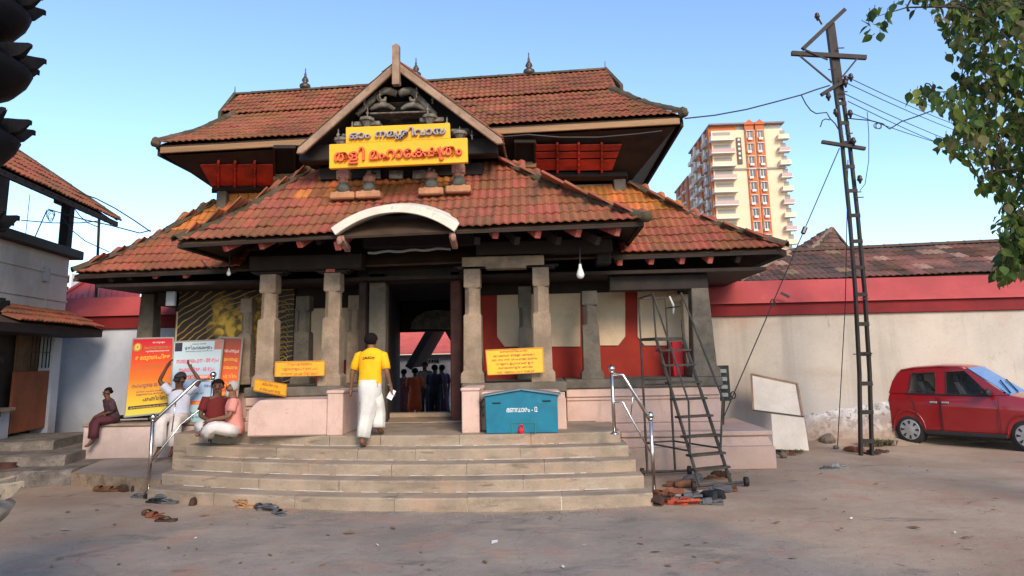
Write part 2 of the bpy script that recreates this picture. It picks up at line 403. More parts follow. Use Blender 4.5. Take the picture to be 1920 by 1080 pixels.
# ================================================================== front steps: five courses of granite blocks, gently bowed
steps_root = thing('stone_steps', 'wide flight of five worn granite steps rising to the temple doorway', 'steps', atZ(750, 958, 0))
ZS = [.16, .315, .47, .625, .78]
EDG = [((278, 912), (750, 936), (1224, 927)), ((304, 886), (750, 907), (1207, 893)), ((328, 860), (750, 879), (1192, 866)), ((350, 836), (750, 851), (1178, 839)), ((373, 813), (750, 818), (1163, 812))]
STEP_EDGE = []
for k, (z, e) in enumerate(zip(ZS, EDG)):
    l, m, r = (atZ(*p, z) for p in e)
    m.y = 9.12 + .33*k; l.y = m.y + .85; r.y = m.y + .10
    l = atY(*e[0], l.y); l.z = z; r = atY(*e[2], r.y); r.z = z
    def q(t, l=l, m=m, r=r):
        x = l.x+(r.x-l.x)*t
        y = l.y*(1-t)*(1-2*t) + m.y*4*t*(1-t) + r.y*t*(2*t-1)
        return V((x, y, z))
    STEP_EDGE.append(q)
    zb = (ZS[k-1] if k else -.05) - .01
    nb = (6, 5, 6, 5, 6)[k]
    cuts = [0]+sorted((i+rnd.uniform(-.22, .22))/nb for i in range(1, nb))+[1]
    back = 11.6
    for i in range(nb):
        t0, t1 = cuts[i]+(.0009 if i else 0), cuts[i+1]-(.0009 if i < nb-1 else 0)
        jz = rnd.uniform(-.004, .004); jy = rnd.uniform(-.008, .008)
        n = 7; fr = [q(t0+(t1-t0)*j/n) for j in range(n+1)]
        dep = .62 if k < 4 else 1.5
        mb = MB(); rings = []
        for p in fr:
            p = p + V((0, jy, jz)); p.y += .011*NZ.noise(V((p.x*3, k*5, 0)))+.006*NZ.noise(V((p.x*11, k*7, 0)))
            rings.append([V((p.x, p.y+.006, zb)), V((p.x, p.y, p.z-.022)), V((p.x, p.y+.006, p.z-.007)), V((p.x, p.y+.022, p.z)), V((p.x, p.y+dep, p.z)), V((p.x, p.y+dep, zb))])
        mb.loft(rings)
        mb.build('step_stone', m_step, steps_root)
    # mortar bed seen in the joints
    mb = MB(); rings = []
    for j in range(25):
        p = q(.001+.998*j/24)
        rings.append([V((p.x, p.y+.02, zb)), V((p.x, p.y+.02, p.z-.012)), V((p.x, p.y+dep-.02, p.z-.012)), V((p.x, p.y+dep-.02, zb))])
    mb.loft(rings).build('mortar_bed', m_mortar, steps_root)
# patches of white mortar along the riser feet
mb = MB()
for k in range(1, 5):
    q = STEP_EDGE[k]
    for a, b in ((.06, .58), (.6, .93)) if k % 2 else ((.05, .5), (.55, .9)):
        n = 30
        for j in range(n):
            if rnd.random() < .25: continue
            p, r = q(a+(b-a)*j/n), q(a+(b-a)*(j+1)/n); z = ZS[k-1]+.004
            mb.add([(p.x, p.y-.016, z), (r.x, r.y-.016-rnd.random()*.01, z), (r.x, r.y+.004, z+.009), (p.x, p.y+.004, z+.005+rnd.random()*.006)], [(0, 1, 2, 3)])
mb.build('mortar_line', m_mortar, steps_root)['kind'] = 'stuff'
# ================================================================== tiles
TW = .25
def tile_mesh(name, wd, ln, amp, m, tint):
    b = MB(); n = 8
    prof = [(-.5+i/n, (math.cos(4*math.pi*(i/n)))*-.5+.5) for i in range(n+1)]
    th = .022; lift = .034
    def row(y, dz): return [V((x*wd*1.03, y, h*amp+dz)) for x, h in prof]
    # the lower edge bows down a little, as a moulded nose
    lo = [V((p.x, p.y-.018*h[1], p.z)) for p, h in zip(row(0, lift), prof)]
    up = row(ln*1.12, .004)
    lob = [p-V((0, 0, th)) for p in lo]
    upb = [p-V((0, 0, th)) for p in up]
    k = n+1
    b.v = lo+up+lob+upb
    for i in range(n):
        b.f += [(i, i+1, k+i+1, k+i), (2*k+i+1, 2*k+i, 3*k+i, 3*k+i+1), (2*k+i, 2*k+i+1, i+1, i)]
    b.f += [(0, k, 3*k, 2*k), (k-1, 3*k-1, 4*k-1, 2*k-1)]
    b.tint = [tint]*len(b.f)
    return b, b.mesh(name, m)
_tilecache = {}
def tile_variants(wd, ln, amp, m):
    key = (round(wd, 3), round(ln, 2), amp, m.name)
    if key not in _tilecache:
        r = random.Random(5); _tilecache[key] = [tile_mesh('roof_tile', wd, ln, amp, m, (i+.5)/8) for i in range(8)]
    return _tilecache[key]
def qb(a, b, c, t): return a*((1-t)*(1-t)) + b*(2*t*(1-t)) + c*(t*t)
def tiles(L, Rr, rows, wd, amp, m, parent, indiv=True, keep=None, name='roof_tile', t_from=0.0, t_to=1.0, m_for=None, mb=None, jit=1.0, over=.14):
    """L, Rr: three points each from the eave up (a curved slope).  One tile per place, each its own object when indiv, else gathered in mb."""
    made = 0; acc = mb
    for i in range(rows):
        t = t_from+(t_to-t_from)*i/rows; t2 = t_from+(t_to-t_from)*(i+1)/rows
        l, r, l2, r2 = qb(*L, t), qb(*Rr, t), qb(*L, t2), qb(*Rr, t2)
        u = (r-l); W = u.length
        if W < wd*.6: continue
        u.normalize()
        mid = (l+r)/2; d = ((l2+r2)/2-mid); d = (d-u*d.dot(u)); ln = d.length; d.normalize(); nrm = u.cross(d)
        if nrm.z < 0: nrm = -nrm
        # columns counted from the middle of the slope so that courses line up
        n = int(W/wd)+1
        c0 = (qb(*L, .5)+qb(*Rr, .5))/2
        off = ((c0-l).dot(u)) % wd
        x = off-wd*math.ceil(off/wd)
        var = tile_variants(wd, ln, amp, m)
        while x <= W+1e-3:
            if x > -wd*over and x < W+wd*over:
                p = l+u*min(max(x, -wd*.1), W+wd*.1)
                if keep is None or keep(p, t):
                    a = rnd.uniform(-.012, .012)*jit; q = nrm*(rnd.uniform(-.006, .006)*jit)+d*(rnd.uniform(-.015, .015)*jit)
                    M = frame(p+q, u, d, nrm) @ MX.Rotation(a, 4, 'Z') @ MX.Rotation(rnd.uniform(-.012, .012)*jit, 4, 'X')
                    mm = (m_for(p, t) if m_for else None) or m
                    b, me = (var if mm is m else tile_variants(wd, ln, amp, mm))[rnd.randrange(8)]
                    if indiv: link(name, me, parent, M)
                    else: acc.add([M @ v for v in b.v], b.f); acc.tint = (acc.tint or []) + b.tint
                    made += 1
            x += wd
    return made
def half_cap(name, ln, r, m, tint=.5):
    b = MB(); n = 6; rings = []
    for y, rr in ((0, r*1.03), (ln*.10, r*1.04), (ln*.13, r*.98), (ln*1.06, r*.95)):
        rings.append([V((math.cos(math.pi*k/n)*rr, y, math.sin(math.pi*k/n)*rr*.8)) for k in range(n+1)] )
    b.loft(rings, closed=False)
    k = n+1
    b.v += [V((v.x*.86, v.y, v.z-.02)) for v in b.v[:k]]
    o = 4*k
    for i in range(n): b.f.append((o+i, o+i+1, i+1, i))
    return b.mesh(name, m, smooth=False)
def caps(pts, r, step, m, parent, name='ridge_tile', upn=V((0, 0, 1)), lift=.02):
    """half-round tiles laid end to end along a line, each overlapping the one above it"""
    me = half_cap(name, step, r, m)
    pts = [V(p) for p in pts]
    seg = [(pts[i], pts[i+1]) for i in range(len(pts)-1)]; tot = sum((b-a).length for a, b in seg)
    n = max(1, round(tot/step)); 
    for i in range(n):
        s = tot*i/n
        for a, b in seg:
            L = (b-a).length
            if s <= L: break
            s -= L
        d, sd, u = axes(b-a, upn)
        p = a+d*s+u*lift
        M = frame(p, sd, d, u) @ MX.Rotation(rnd.uniform(-.03, .03), 4, 'Z') @ MX.Diagonal((1, tot/n/step, 1, 1))
        link(name, me, parent, M)
def deck(L, Rr, parent, name, m=m_deck, drop=.05, seg=5, th=.04):
    """boarded slab under a tiled slope"""
    b = MB(); rings = []
    for j in range(seg+1):
        l, r = qb(*L, j/seg), qb(*Rr, j/seg)
        rings.append((l, r))
    for j in range(seg):
        (l, r), (l2, r2) = rings[j], rings[j+1]
        nrm = (r-l).cross(l2-l); nrm = nrm.normalized() if nrm.length > 1e-6 else V((0, 0, 1))
        if nrm.z < 0: nrm = -nrm
        a = nrm*(-drop); c = nrm*(-drop-th)
        b.add([l+a, r+a, r2+a, l2+a, l+c, r+c, r2+c, l2+c], [(0, 1, 2, 3), (7, 6, 5, 4), (0, 4, 5, 1), (1, 5, 6, 2), (2, 6, 7, 3), (3, 7, 4, 0)])
    return b.build(name, m, parent)
# ================================================================== the gatehouse
TC = V((-2.3, 12.5, 0))
temple = thing('temple_gatehouse', 'two storey temple gatehouse with red clay tiled roofs above stone pillars', 'temple', TC)
SZ = 1.47                         # top of the pillared platform
YE, YG, YT = 10.4, 11.2, 12.4     # porch eave, gable face, top of porch roof
# ---------------- porch roof (front hip roof)
pL = [atY(333, 452, YE), None, atY(578, 322, YT)]; pR = [atY(1207, 411, YE), None, atY(942, 306, YT)]
for a in (pL, pR): a[1] = (a[0]+a[2])/2 + V((0, .06, -.10))
porch = deck(pL, pR, temple, 'porch_roof')
AC = atY(742, 440, YE)            # arch centre
ax0, ax1 = atY(632, 437, YE).x, atY(853, 425, YE).x
az0 = (atY(628, 437, YE).z + atY(858, 425, YE).z)/2; azt = atY(744, 392, YE).z
def arch_z(x):
    t = (x-(ax0+ax1)/2)/((ax1-ax0)/2)
    return -9 if abs(t) > 1 else az0 + (azt-az0)*(1-abs(t)**2.1)
gA0 = atY(743, 118, YG)
def keep_p(p, t):
    return not (p.y < YE+.62 and p.z < arch_z(p.x)-.02)
n1 = tiles(pL, pR, 7, .27, .034, m_tile, porch, True, keep_p, m_for=lambda p, t: m_tile_orange if (t > .55 and abs(p.x-gA0.x) < 1.75 and NZ.noise(V((p.x*1.3, p.z*2, 3))) > -.22) else None)
# side slopes of the porch roof run back into the wing roof
side_l = atY(392, 503, 12.0); side_l = V((pL[0].x, 12.6, pL[0].z)); side_r = V((pR[0].x, 12.6, pR[0].z))
b = MB()
for (e, c, tp) in ((pL[0], side_l, pL[2]), (pR[0], side_r, pR[2])):
    tb = V((tp.x, 13.4, tp.z)); d = V((0, 0, -.07))
    b.hexa([e+d*1.6, c+d*1.6, tb+d*1.6, tp+d*1.6], [e+d*.5, c+d*.5, tb+d*.5, tp+d*.5])
b.build('side_slope', m_deck, porch)
tm = MB()
tiles([side_l, (side_l+V((pL[2].x, 13.4, pL[2].z)))/2, V((pL[2].x, 13.4, pL[2].z))], [pL[0], (pL[0]+pL[2])/2, pL[2]], 6, .27, .034, m_tile, None, False, mb=tm)
tiles([pR[0], (pR[0]+pR[2])/2, pR[2]], [side_r, (side_r+V((pR[2].x, 13.4, pR[2].z)))/2, V((pR[2].x, 13.4, pR[2].z))], 6, .27, .034, m_tile, None, False, mb=tm)
tm.build('side_tiles', m_tile, porch, kind='stuff')
caps([pL[0]+V((-.02, 0, -.02)), pL[1], pL[2]], .12, .36, m_ridge, porch)
caps([pR[0]+V((.02, 0, -.02)), pR[1], pR[2]], .12, .36, m_ridge, porch)
# hip end knob at the right eave corner
b = MB(); b.ball(pR[0]+V((.03, -.03, .03)), (.1, .1, .085)); b.build('hip_end', m_ridge, porch, smooth=True)
# eave board and dark boarding
b = MB(); d = V((0, .06, -.075))
for (s, e) in ((pL[0], V((ax0-.02, YE, az0))), (V((ax1+.02, YE, az0+.02)), pR[0])):
    b.bar(s+d, e+d, .035, .05)
b.bar(pL[0]+V((.05, .05, -.08)), side_l+V((.05, 0, -.08)), .035, .05); b.bar(pR[0]+V((-.05, .05, -.08)), side_r+V((-.05, 0, -.08)), .035, .05)
b.build('eave_board', m_wood, porch)
# rafters: painted tails showing under the eave
for px, py in ((420, 464), (488, 460), (560, 457), (632, 462), (930, 440), (1010, 439), (1086, 437), (1160, 435)):
    p = atY(px, py, YE+.16); tx = -2.35+(p.x+2.35)*.62
    b = MB(); q = V((tx, 12.3, p.z+1.05))
    b.bar(p+V((0, 0, .0)), p.lerp(q, .95), .10, .15)
    b.build('rafter', m_rafter, porch, bevel=.012)
b = MB()
for px in (385, 455, 524, 596, 895, 970, 1048, 1122):
    p = atY(px, 452, YE+.35); tx = -2.35+(p.x+2.35)*.62; q = V((tx, 12.3, p.z+.98)); b.bar(p, p.lerp(q, .95), .09, .13)
b.build('inner_rafter', m_wood, porch)
# wall plate beams on the pillars and dark ceiling boards
b = MB(); zb = 3.42
b.bb(-5.0, -3.05, 11.55, 11.85, zb, zb+.26); b.bb(-1.1, 1.2, 11.55, 11.85, zb+.17, zb+.40); b.bb(-5.0, -4.75, 11.85, 13.3, zb, zb+.22); b.bb(.95, 1.2, 11.85, 13.3, zb, zb+.22)
b.bb(-3.05, -1.1, 11.6, 11.8, zb+.35, zb+.6)
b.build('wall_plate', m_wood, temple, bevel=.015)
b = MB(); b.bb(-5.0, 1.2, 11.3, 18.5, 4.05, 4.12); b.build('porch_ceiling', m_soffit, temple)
# ---------------- arched white hood cut into the eave
ys = YE-.10
rings = []
nseg = 22
for i in range(nseg+1):
    t = -1+2*i/nseg; x = (ax0+ax1)/2+t*((ax1-ax0)/2)
    zi = az0-.07+(azt-az0+.0)*(1-abs(t)**2.1); zo = az0+.03+(azt-az0+.005)*(1-abs(t*.995)**2.1)
    xo = (ax0+ax1)/2+t*((ax1-ax0)/2+.07)
    rings.append([V((x, ys, zi)), V((xo, ys, zo)), V((xo, ys+.05, zo+.03)), V((xo, ys+.55, zo+.16)), V((x, ys+.55, zi+.1)), V((x, ys+.06, zi))])
m_hood = mat('white_hood_plaster', (.68, .61, .5), .9, .1, 2, 40, .2, .3, .006, [((.4, .33, .26), 5, .55, .7, .6), ((.2, .17, .14), 12, .66, .74, .6)])
b = MB(); b.loft(rings); hood = b.build('arched_hood', m_hood, temple, bevel=.006)
m_fig0 = mat('faded_pink_carving', (.34, .17, .13), .85, .35, 9, 40, .3, .4, .01, [((.4, .33, .28), 7, .5, .66, .7)])
for s, xx in ((-1, ax0+.06), (1, ax1-.05)):
    b = MB(); p = V((xx, ys+.1, az0-.2))
    b.bar(p+V((0, .02, .10)), p+V((-s*.0, .4, -.02)), .09, .10); b.ball(p+V((s*.02, .0, .06)), (.05, .05, .075))
    b.build('hood_bracket', m_fig0, temple, bevel=.01)
# pinned little lights and the old cable in the arch
b = MB(); pts = [atY(690+155*i/12, 474-8*i/12+1.5*math.sin(i*1.7), 11.0) for i in range(13)]
b.tube(pts, .022, 6); b.build('arch_batten', plain('grey_conduit', (.16, .16, .15), .7), temple)
# ---------------- gable
gy = YG
gA = atY(743, 118, gy); gL = atY(560, 280, gy); gR = atY(938, 262, gy)
for nm, a in (('barge_board', gL), ('barge_board', gR)):
    b = MB(); d = (a-gA).normalized(); up = V((0, -1, 0)).cross(d); up = up if up.z > 0 else -up
    P = [gA+up*.03, gA-up*.095-d*.0, a-up*.095, a-up*.02+d*.08, a+up*.03]
    b.prism([V((p.x, gy, p.z)) for p in P], V((0, .07, 0)))
    b.build(nm, m_barge, temple, bevel=.012)
# gable roof running back to the upper roof
b = MB(); yb = 15.0
for a in (gL, gR):
    d = (a-gA).normalized(); up = V((0, -1, 0)).cross(d); up = up if up.z > 0 else -up
    A0, A1 = gA+up*.025, a+up*.025
    b.hexa([V((A0.x, gy+.02, A0.z)), V((A1.x, gy+.02, A1.z)), V((A1.x, yb, A1.z)), V((A0.x, yb, A0.z))], [V((A0.x, gy+.02, A0.z))+up*.03, V((A1.x, gy+.02, A1.z))+up*.03, V((A1.x, yb, A1.z))+up*.03, V((A0.x, yb, A0.z))+up*.03])
b.build('gable_roof', m_deck, temple)
tm = MB()
for a, s in ((gL, 1), (gR, -1)):
    A0, A1 = V((gA.x, 0, gA.z+.075)), V((a.x, 0, a.z+.06))
    f = [V((A1.x, gy+.09, A1.z)), V((A1.x, yb, A1.z))]; tt = [V((A0.x, gy+.09, A0.z)), V((A0.x, yb, A0.z))]
    if s > 0: Ls, Rs = [f[1], (f[1]+tt[1])/2, tt[1]], [f[0], (f[0]+tt[0])/2, tt[0]]
    else: Ls, Rs = [f[0], (f[0]+tt[0])/2, tt[0]], [f[1], (f[1]+tt[1])/2, tt[1]]
    tiles(Ls, Rs, 7, .25, .03, m_tile_up, None, False, mb=tm)
tm.build('gable_tiles', m_tile_up, temple, kind='stuff')
b = MB(); p0, p1 = atY(743, 160, gy-.06), atY(743, 87, gy-.06)
b.bar(p0, p1, .12, .12, (0, 1, 0)); b.lathe([(.055, 0), (.05, .02), (.0, .06)], p1, 4)
b.build('ridge_post', m_barge, temple, bevel=.01)
# king post, carved pediment work
b = MB(); zc = lambda y, x=743: atY(x, y, gy+.35)
b.add([atY(575, 290, gy+.6), atY(925, 275, gy+.6), atY(743, 120, gy+.6)], [(0, 1, 2)])
b.v += [v+V((0, .05, 0)) for v in b.v]; b.f += [(5, 4, 3)]
b.build('pediment_back', m_wood, temple)
def pbox(x0, y0, x1, y1, Y, dp, mb):
    a, c = atY(x0, y1, Y), atY(x1, y0, Y); mb.bb(a.x, c.x, Y, Y+dp, a.z, c.z)
b = MB()
pbox(735, 132, 751, 158, gy+.12, .12, b)
b.build('king_post', m_carve, temple, bevel=.015)
b = MB(); pbox(692, 207, 805, 214, gy+.22, .3, b); pbox(706, 190, 790, 193, gy+.25, .25, b)
b.build('carved_beam', m_carve, temple, bevel=.012)
b = MB(); pbox(662, 226, 712, 236, gy+.2, .3, b); pbox(786, 219, 832, 229, gy+.2, .3, b); pbox(640, 250, 662, 256, gy+.2, .3, b); pbox(845, 240, 880, 247, gy+.2, .3, b)
b.build('carved_shelf', m_carve, temple, bevel=.012)
# curled makara panel above the beam
b = MB()
for s in (-1, 1):
    pts = [atY(746+s*x, y, gy+.28) for x, y in ((2, 176), (12, 172), (24, 170), (34, 174), (38, 182), (32, 190), (24, 188), (23, 182))]
    b.tube(pts, [.06, .075, .07, .06, .05, .045, .035, .02], 7)
    pts = [atY(746+s*x, y, gy+.3) for x, y in ((6, 205), (18, 198), (30, 196), (42, 200), (52, 206))]
    b.tube(pts, [.03, .05, .06, .05, .03], 6)
    pts = [atY(743+s*x, y, gy+.3) for x, y in ((22, 168), (34, 176), (48, 190), (60, 202), (74, 216))]
    b.tube(pts, [.05, .06, .07, .06, .05], 6)
b.build('carved_scroll', m_carve, temple, smooth=True)
def figurine(px, py, Y, h, m, name='carved_figure'):
    p = atY(px, py, Y); b = MB()
    b.lathe([(.055, 0), (.06, .1), (.035, .16), (.05, .28), (.065, .42), (.05, .55), (.03, .62), (.045, .68), (.05, .78), (.04, .9), (.015, 1.0)], (0, 0, 0), 9)
    for s in (-1, 1): b.tube([(s*.05, 0, .52), (s*.085, -.02, .4), (s*.03, -.05, .33)], [.022, .02, .016], 6)
    b.v = [p+V((v.x*h*1.6, v.y*h*1.6, v.z*h)) for v in b.v]
    b.build(name, m, temple, smooth=True)
for px, py in ((689, 220), (802, 214), (683, 198), (811, 195), (660, 248), (838, 240), (643, 268), (862, 256), (634, 262), (885, 262), (712, 186), (781, 184)): figurine(px, py, gy+.18, .17+.05*rnd.random(), m_carve)
for px, py in ((688, 224), (806, 219), (640, 262), (862, 250)):
    p = atY(px, py, gy+.2); b = MB(); b.lathe([(.05, -.14), (.10, -.05), (.13, -.03), (.13, .02), (.09, .03)], p, 8); b.build('carved_bracket', m_carve, temple)
# floor beam of the gable and dark void under the sign
b = MB(); a, c = atY(566, 292, gy+.5), atY(934, 277, gy+.5); b.bar(V((a.x, gy+.5, a.z)), V((c.x, gy+.5, c.z)), .3, .3)
b.build('gable_tie_beam', m_wood, temple, bevel=.02)
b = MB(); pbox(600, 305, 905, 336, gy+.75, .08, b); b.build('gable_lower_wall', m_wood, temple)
for x in (700, 742, 786):
    b = MB(); pbox(x-13, 318, x+13, 336, gy+.68, .06, b); b.build('lattice_panel', m_carve, temple, bevel=.01)
m_peach = mat('peach_plaster', (.42, .2, .105), .9, .2, 4, 30, .3, .4, .01, [((.2, .11, .07), 5, .52, .7, .6)])
m_pot = mat('mossy_pot', (.10, .10, .08), .85, .3, 9, 40, .3, .4, .01)
# four stubby guardian figures on the porch roof below the sign
m_fig = mat('painted_figure', (.42, .19, .13), .85, .3, 9, 40, .3, .4, .01, [((.42, .3, .22), 7, .5, .66, .7)])
for px, py, tall in ((644, 363, 1), (692, 361, 0), (809, 355, 0), (860, 351, 1)):
    p = atY(px, py, gy+.12); r = MB()
    r.lathe([(.08, 0), (.115, .03), (.12, .09), (.10, .14), (.075, .155), (.085, .17)], p, 12)
    o = r.build('guardian_figure', m_pot, temple, smooth=True)
    r = MB(); r.lathe([(.07, .171), (.105, .2), (.11, .25), (.08, .29), (.06, .30), (.07, .32), (.06, .34)] if not tall else [(.07, .171), (.09, .19), (.10, .22), (.08, .24)], p, 12)
    if tall:
        r.box(p+V((0, 0, .31)), (.21, .17, .14)); r.box(p+V((0, 0, .40)), (.16, .14, .05)); r.box(p+V((0, 0, .46)), (.2, .16, .07))
        for k in range(4): r.ball(p+V((-.075+.05*k, -.085, .25)), (.022, .02, .035), 6, 4)
    r.build('carved_body', m_fig, o, smooth=not tall)
    r = MB(); r.box(p+V((0, .06, -.05)), (.42, .34, .12)); r.box(p+V((0, .02, .01)), (.26, .2, .05)); r.build('plinth', m_peach, o, bevel=.02)

# ---------------- upper storey
YU, YB, YW, YR = 12.2, 14.3, 13.7, 15.4
uL = [atY(293, 270, YU), None, atY(440, 217, YB)]; uR = [atY(1280, 214, YU), None, atY(1146, 169, YB)]
for a in (uL, uR): a[1] = a[0].lerp(a[2], .5) + V((0, 0, -.09))
upper = deck(uL, uR, temple, 'upper_roof')
vL = [atY(411, 215, YB-.02), None, atY(440, 180, YR)]; vR = [atY(1166, 164, YB-.02), None, atY(1135, 133, YR)]
for a in (vL, vR): a[1] = a[0].lerp(a[2], .5)
deck(vL, vR, upper, 'upper_deck')
hide = lambda p, t: not (abs(p.x-gA.x) < .9 and p.z < gA.z-abs(p.x-gA.x)*.75-.5)
tm = MB()
tiles(uL, uR, 8, .25, .03, m_tile_up, None, False, keep=hide, mb=tm)
tiles(vL, vR, 6, .25, .03, m_tile_up, None, False, keep=hide, mb=tm, over=-.35, t_from=-.05)
tm.build('tile_field', m_tile_up, upper, kind='stuff')
caps([uL[0], uL[1], uL[2]], .11, .4, m_ridge, upper); caps([uR[0], uR[1], uR[2]], .11, .4, m_ridge, upper)
caps([vL[2], vR[2]], .10, .42, m_ridge, upper, lift=.0)
for a in (vL, vR):
    b = MB(); s = 1 if a is vR else -1
    P = [a[0]+V((s*.03, 0, -.09)), a[0]+V((s*.03, 0, .07)), a[2]+V((s*.03, 0, .1)), a[2]+V((s*.03, 0, -.07))]
    b.hexa([p for p in P], [p+V((-s*.06, .03, 0)) for p in P]); b.build('verge_board', m_ridge, upper)
for a, s in ((uL, -1), (uR, 1)):
    b = MB(); b.bar(a[0]+V((-s*.05, .05, .02)), a[0]+V((s*.06, -.05, .05)), .16, .17); b.build('hip_end', m_ridge, upper, bevel=.03)
# back half of the upper roof and the small gable ends
b = MB()
Lb, Rb = V((uL[0].x, 18.6, uL[0].z)), V((uR[0].x, 18.6, uR[0].z)); l2, r2 = V((uL[2].x, 16.6, uL[2].z)), V((uR[2].x, 16.6, uR[2].z))
th = V((0, 0, -.1))
for qd in ((uL[0], uL[2], l2, Lb), (uR[2], uR[0], Rb, r2), (Rb, Lb, l2, r2), (r2, l2, vL[2], vR[2])):
    b.hexa([p+th for p in qd], [p+th*.4 for p in qd])
for a, e in ((vL, l2), (vR, r2)):
    s = 1 if a is vR else -1
    tri = [V((a[2].x-s*.25, YB, a[0].z-.1)), V((a[2].x-s*.25, 16.6, a[0].z-.1)), V((a[2].x-s*.25, YR, a[2].z-.1))]
    b.prism(tri, V((-s*.08, 0, 0)))
b.build('rear_slope', m_deck, upper)
# eave fascia
b = MB(); d = V((0, .02, -.14)); b.bar(uL[0]+d+V((.08, 0, .015)), uR[0]+d+V((-.06, 0, .015)), .05, .115); b.build('eave_fascia', m_fascia, upper, bevel=.008)
b = MB()
for a, c in ((uL[0], Lb), (uR[0], Rb)): b.bar(a+V((0, .1, -.14)), c+V((0, 0, -.14)), .05, .12)
b.build('side_fascia', m_wood, upper)
# walls: a screen leaning out towards the eave
wl, wr = atY(407, 358, YW), atY(1186, 336, YW)
zw = (wl.z+wr.z)/2
bl, br_ = V((wl.x, YW, wl.z)), V((wr.x, YW, wr.z))
tl, tr = uL[0]+V((.12, .1, -.2)), uR[0]+V((-.12, .1, -.2))
kl, kr = V((bl.x, 17.5, bl.z)), V((br_.x, 17.5, br_.z)); tlb, trb = Lb+V((.12, -.1, -.2)), Rb+V((-.12, -.1, -.2))
b = MB()
b.hexa([bl, br_, kr, kl], [tl, tr, trb, tlb]); b.build('eave_soffit', m_soffit, temple)
# red panels with ribs on the leaning screen
def scr(px, py, out=.0):
    """a point on the leaning screen"""
    A_ = tl if px < 745 else tr
    n = (tr-tl).cross((bl if px < 745 else br_)-A_).normalized(); n = n if n.y < 0 else -n
    d = ray(px, py); t = (A_-CAM).dot(n)/d.dot(n)
    return CAM+d*t+n*out
def scr_quad(mb, c, out0, out1): mb.hexa([scr(x, y, out0) for x, y in c], [scr(x, y, out1) for x, y in c])
def eta(x): return 354-(x-400)*.0147   # lower edge of the panels in the survey
LX = [372, 410, 441, 478, 515]; RX = [1003, 1045, 1085, 1128, 1168]
rx = lambda x, side: x
for xs_, side in ((LX, 0), (RX, 1)):
    for i in range(len(xs_)-1):
        x0, x1 = xs_[i]+2.5, xs_[i+1]-2.5
        top = (306 if side == 0 else 272)
        sk0 = (22 if (side == 0 and i == 0) else 0); sk1 = (18 if side == 1 and i == 3 else 0)
        if side == 0:
            b = MB(); scr_quad(b, [(x0+sk0, 347), (x1, 346), (x1, top), (x0, top+1)], .005, .03); b.build('wall_panel', m_redwood, temple, bevel=.008)
        else:
            for ya, yb2 in ((318, 298), (295, 284), (281, 270)):
                f0 = (318-ya)/48; f1 = (318-yb2)/48
                b = MB(); scr_quad(b, [(x0, ya), (x1-sk1*(1-f0), ya-1), (x1-sk1*(1-f1), yb2-1), (x0, yb2)], .005, .03); b.build('wall_panel', m_redwood, temple, bevel=.006)
for x in LX[1:]+RX[:-1]:
    y0, y1 = (349, 300) if x < 800 else (321, 266)
    b = MB(); scr_quad(b, [(x-2.2, y0), (x+2.2, y0), (x+2.2, y1), (x-2.2, y1)], .0, .065)
    for k in range(4):
        y = y0-6-k*11; p = scr(x, y, .07); b.ball(p, (.025, .02, .02), 6, 4)
    b.build('wall_rib', m_redwood, temple)
for x0, x1, y0, y1 in ((398, 600, 354, 347), (900, 1176, 333, 323)):
    b = MB(); scr_quad(b, [(x0, y0), (x1, y0-2), (x1, y1-2), (x0, y1)], .0, .11); b.build('sill_beam', m_wood, temple, bevel=.012)
for x0, x1, y0, y1 in ((517, 551, 322, 272), (968, 1000, 300, 262)):
    b = MB(); scr_quad(b, [(x0, y0), (x1, y0), (x1, y1), (x0, y1)], .02, .045)
    wn = b.build('window_opening', m_black, temple)
    b = MB()
    for q in ([(x0-4, y0+2), (x0, y0+2), (x0, y1-3), (x0-4, y1-3)], [(x1, y0+2), (x1+4, y0+2), (x1+4, y1-3), (x1, y1-3)], [(x0, y1), (x1, y1), (x1, y1-3), (x0, y1-3)]): scr_quad(b, q, .03, .10)
    b.build('frame', m_wood, wn)
    b = MB(); yr = y0+20
    scr_quad(b, [(x0-3, y0+4), (x1+5, y0+3), (x1+5, y0-1), (x0-3, y0)], .05, .18); scr_quad(b, [(x0-3, yr), (x1+5, yr-1), (x1+5, yr-4), (x0-3, yr-3)], .05, .18)
    for k in range(7):
        xx = x0-1+(x1-x0+4)*k/6; scr_quad(b, [(xx-1.3, yr), (xx+1.3, yr), (xx+1.3, y0), (xx-1.3, y0)], .10, .15)
    b.build('balcony_rail', m_fascia, wn)
b = MB(); a, c = atY(1150, 348, YW-.06), atY(1171, 322, YW-.06); b.bb(a.x, c.x, YW-.2, YW+.1, a.z-.3, c.z+.1)
a, c = atY(411, 378, YW-.06), atY(430, 352, YW-.06); b.bb(a.x, c.x, YW-.2, YW+.1, a.z-.3, c.z+.1)
b.build('corner_post', m_stone_dk, temple, bevel=.015)
# terracotta faced band between the two roofs, its lit orange put into the colour
b = MB()
for i in range(32):
    x0 = atY(432, 370, YW+.04).x+i*.2; b.bb(x0+.004, x0+.196, YW-.035, YW+.02, 4.55, wl.z+.01)
b.build('terracotta_band', m_tile_orange, temple, bevel=.012, kind='stuff')
b = MB(); b.bb(wl.x+.3, wr.x-.3, YW+.06, 17.5, 3.6, 5.3); b.build('upper_wall_core', m_cream, temple)

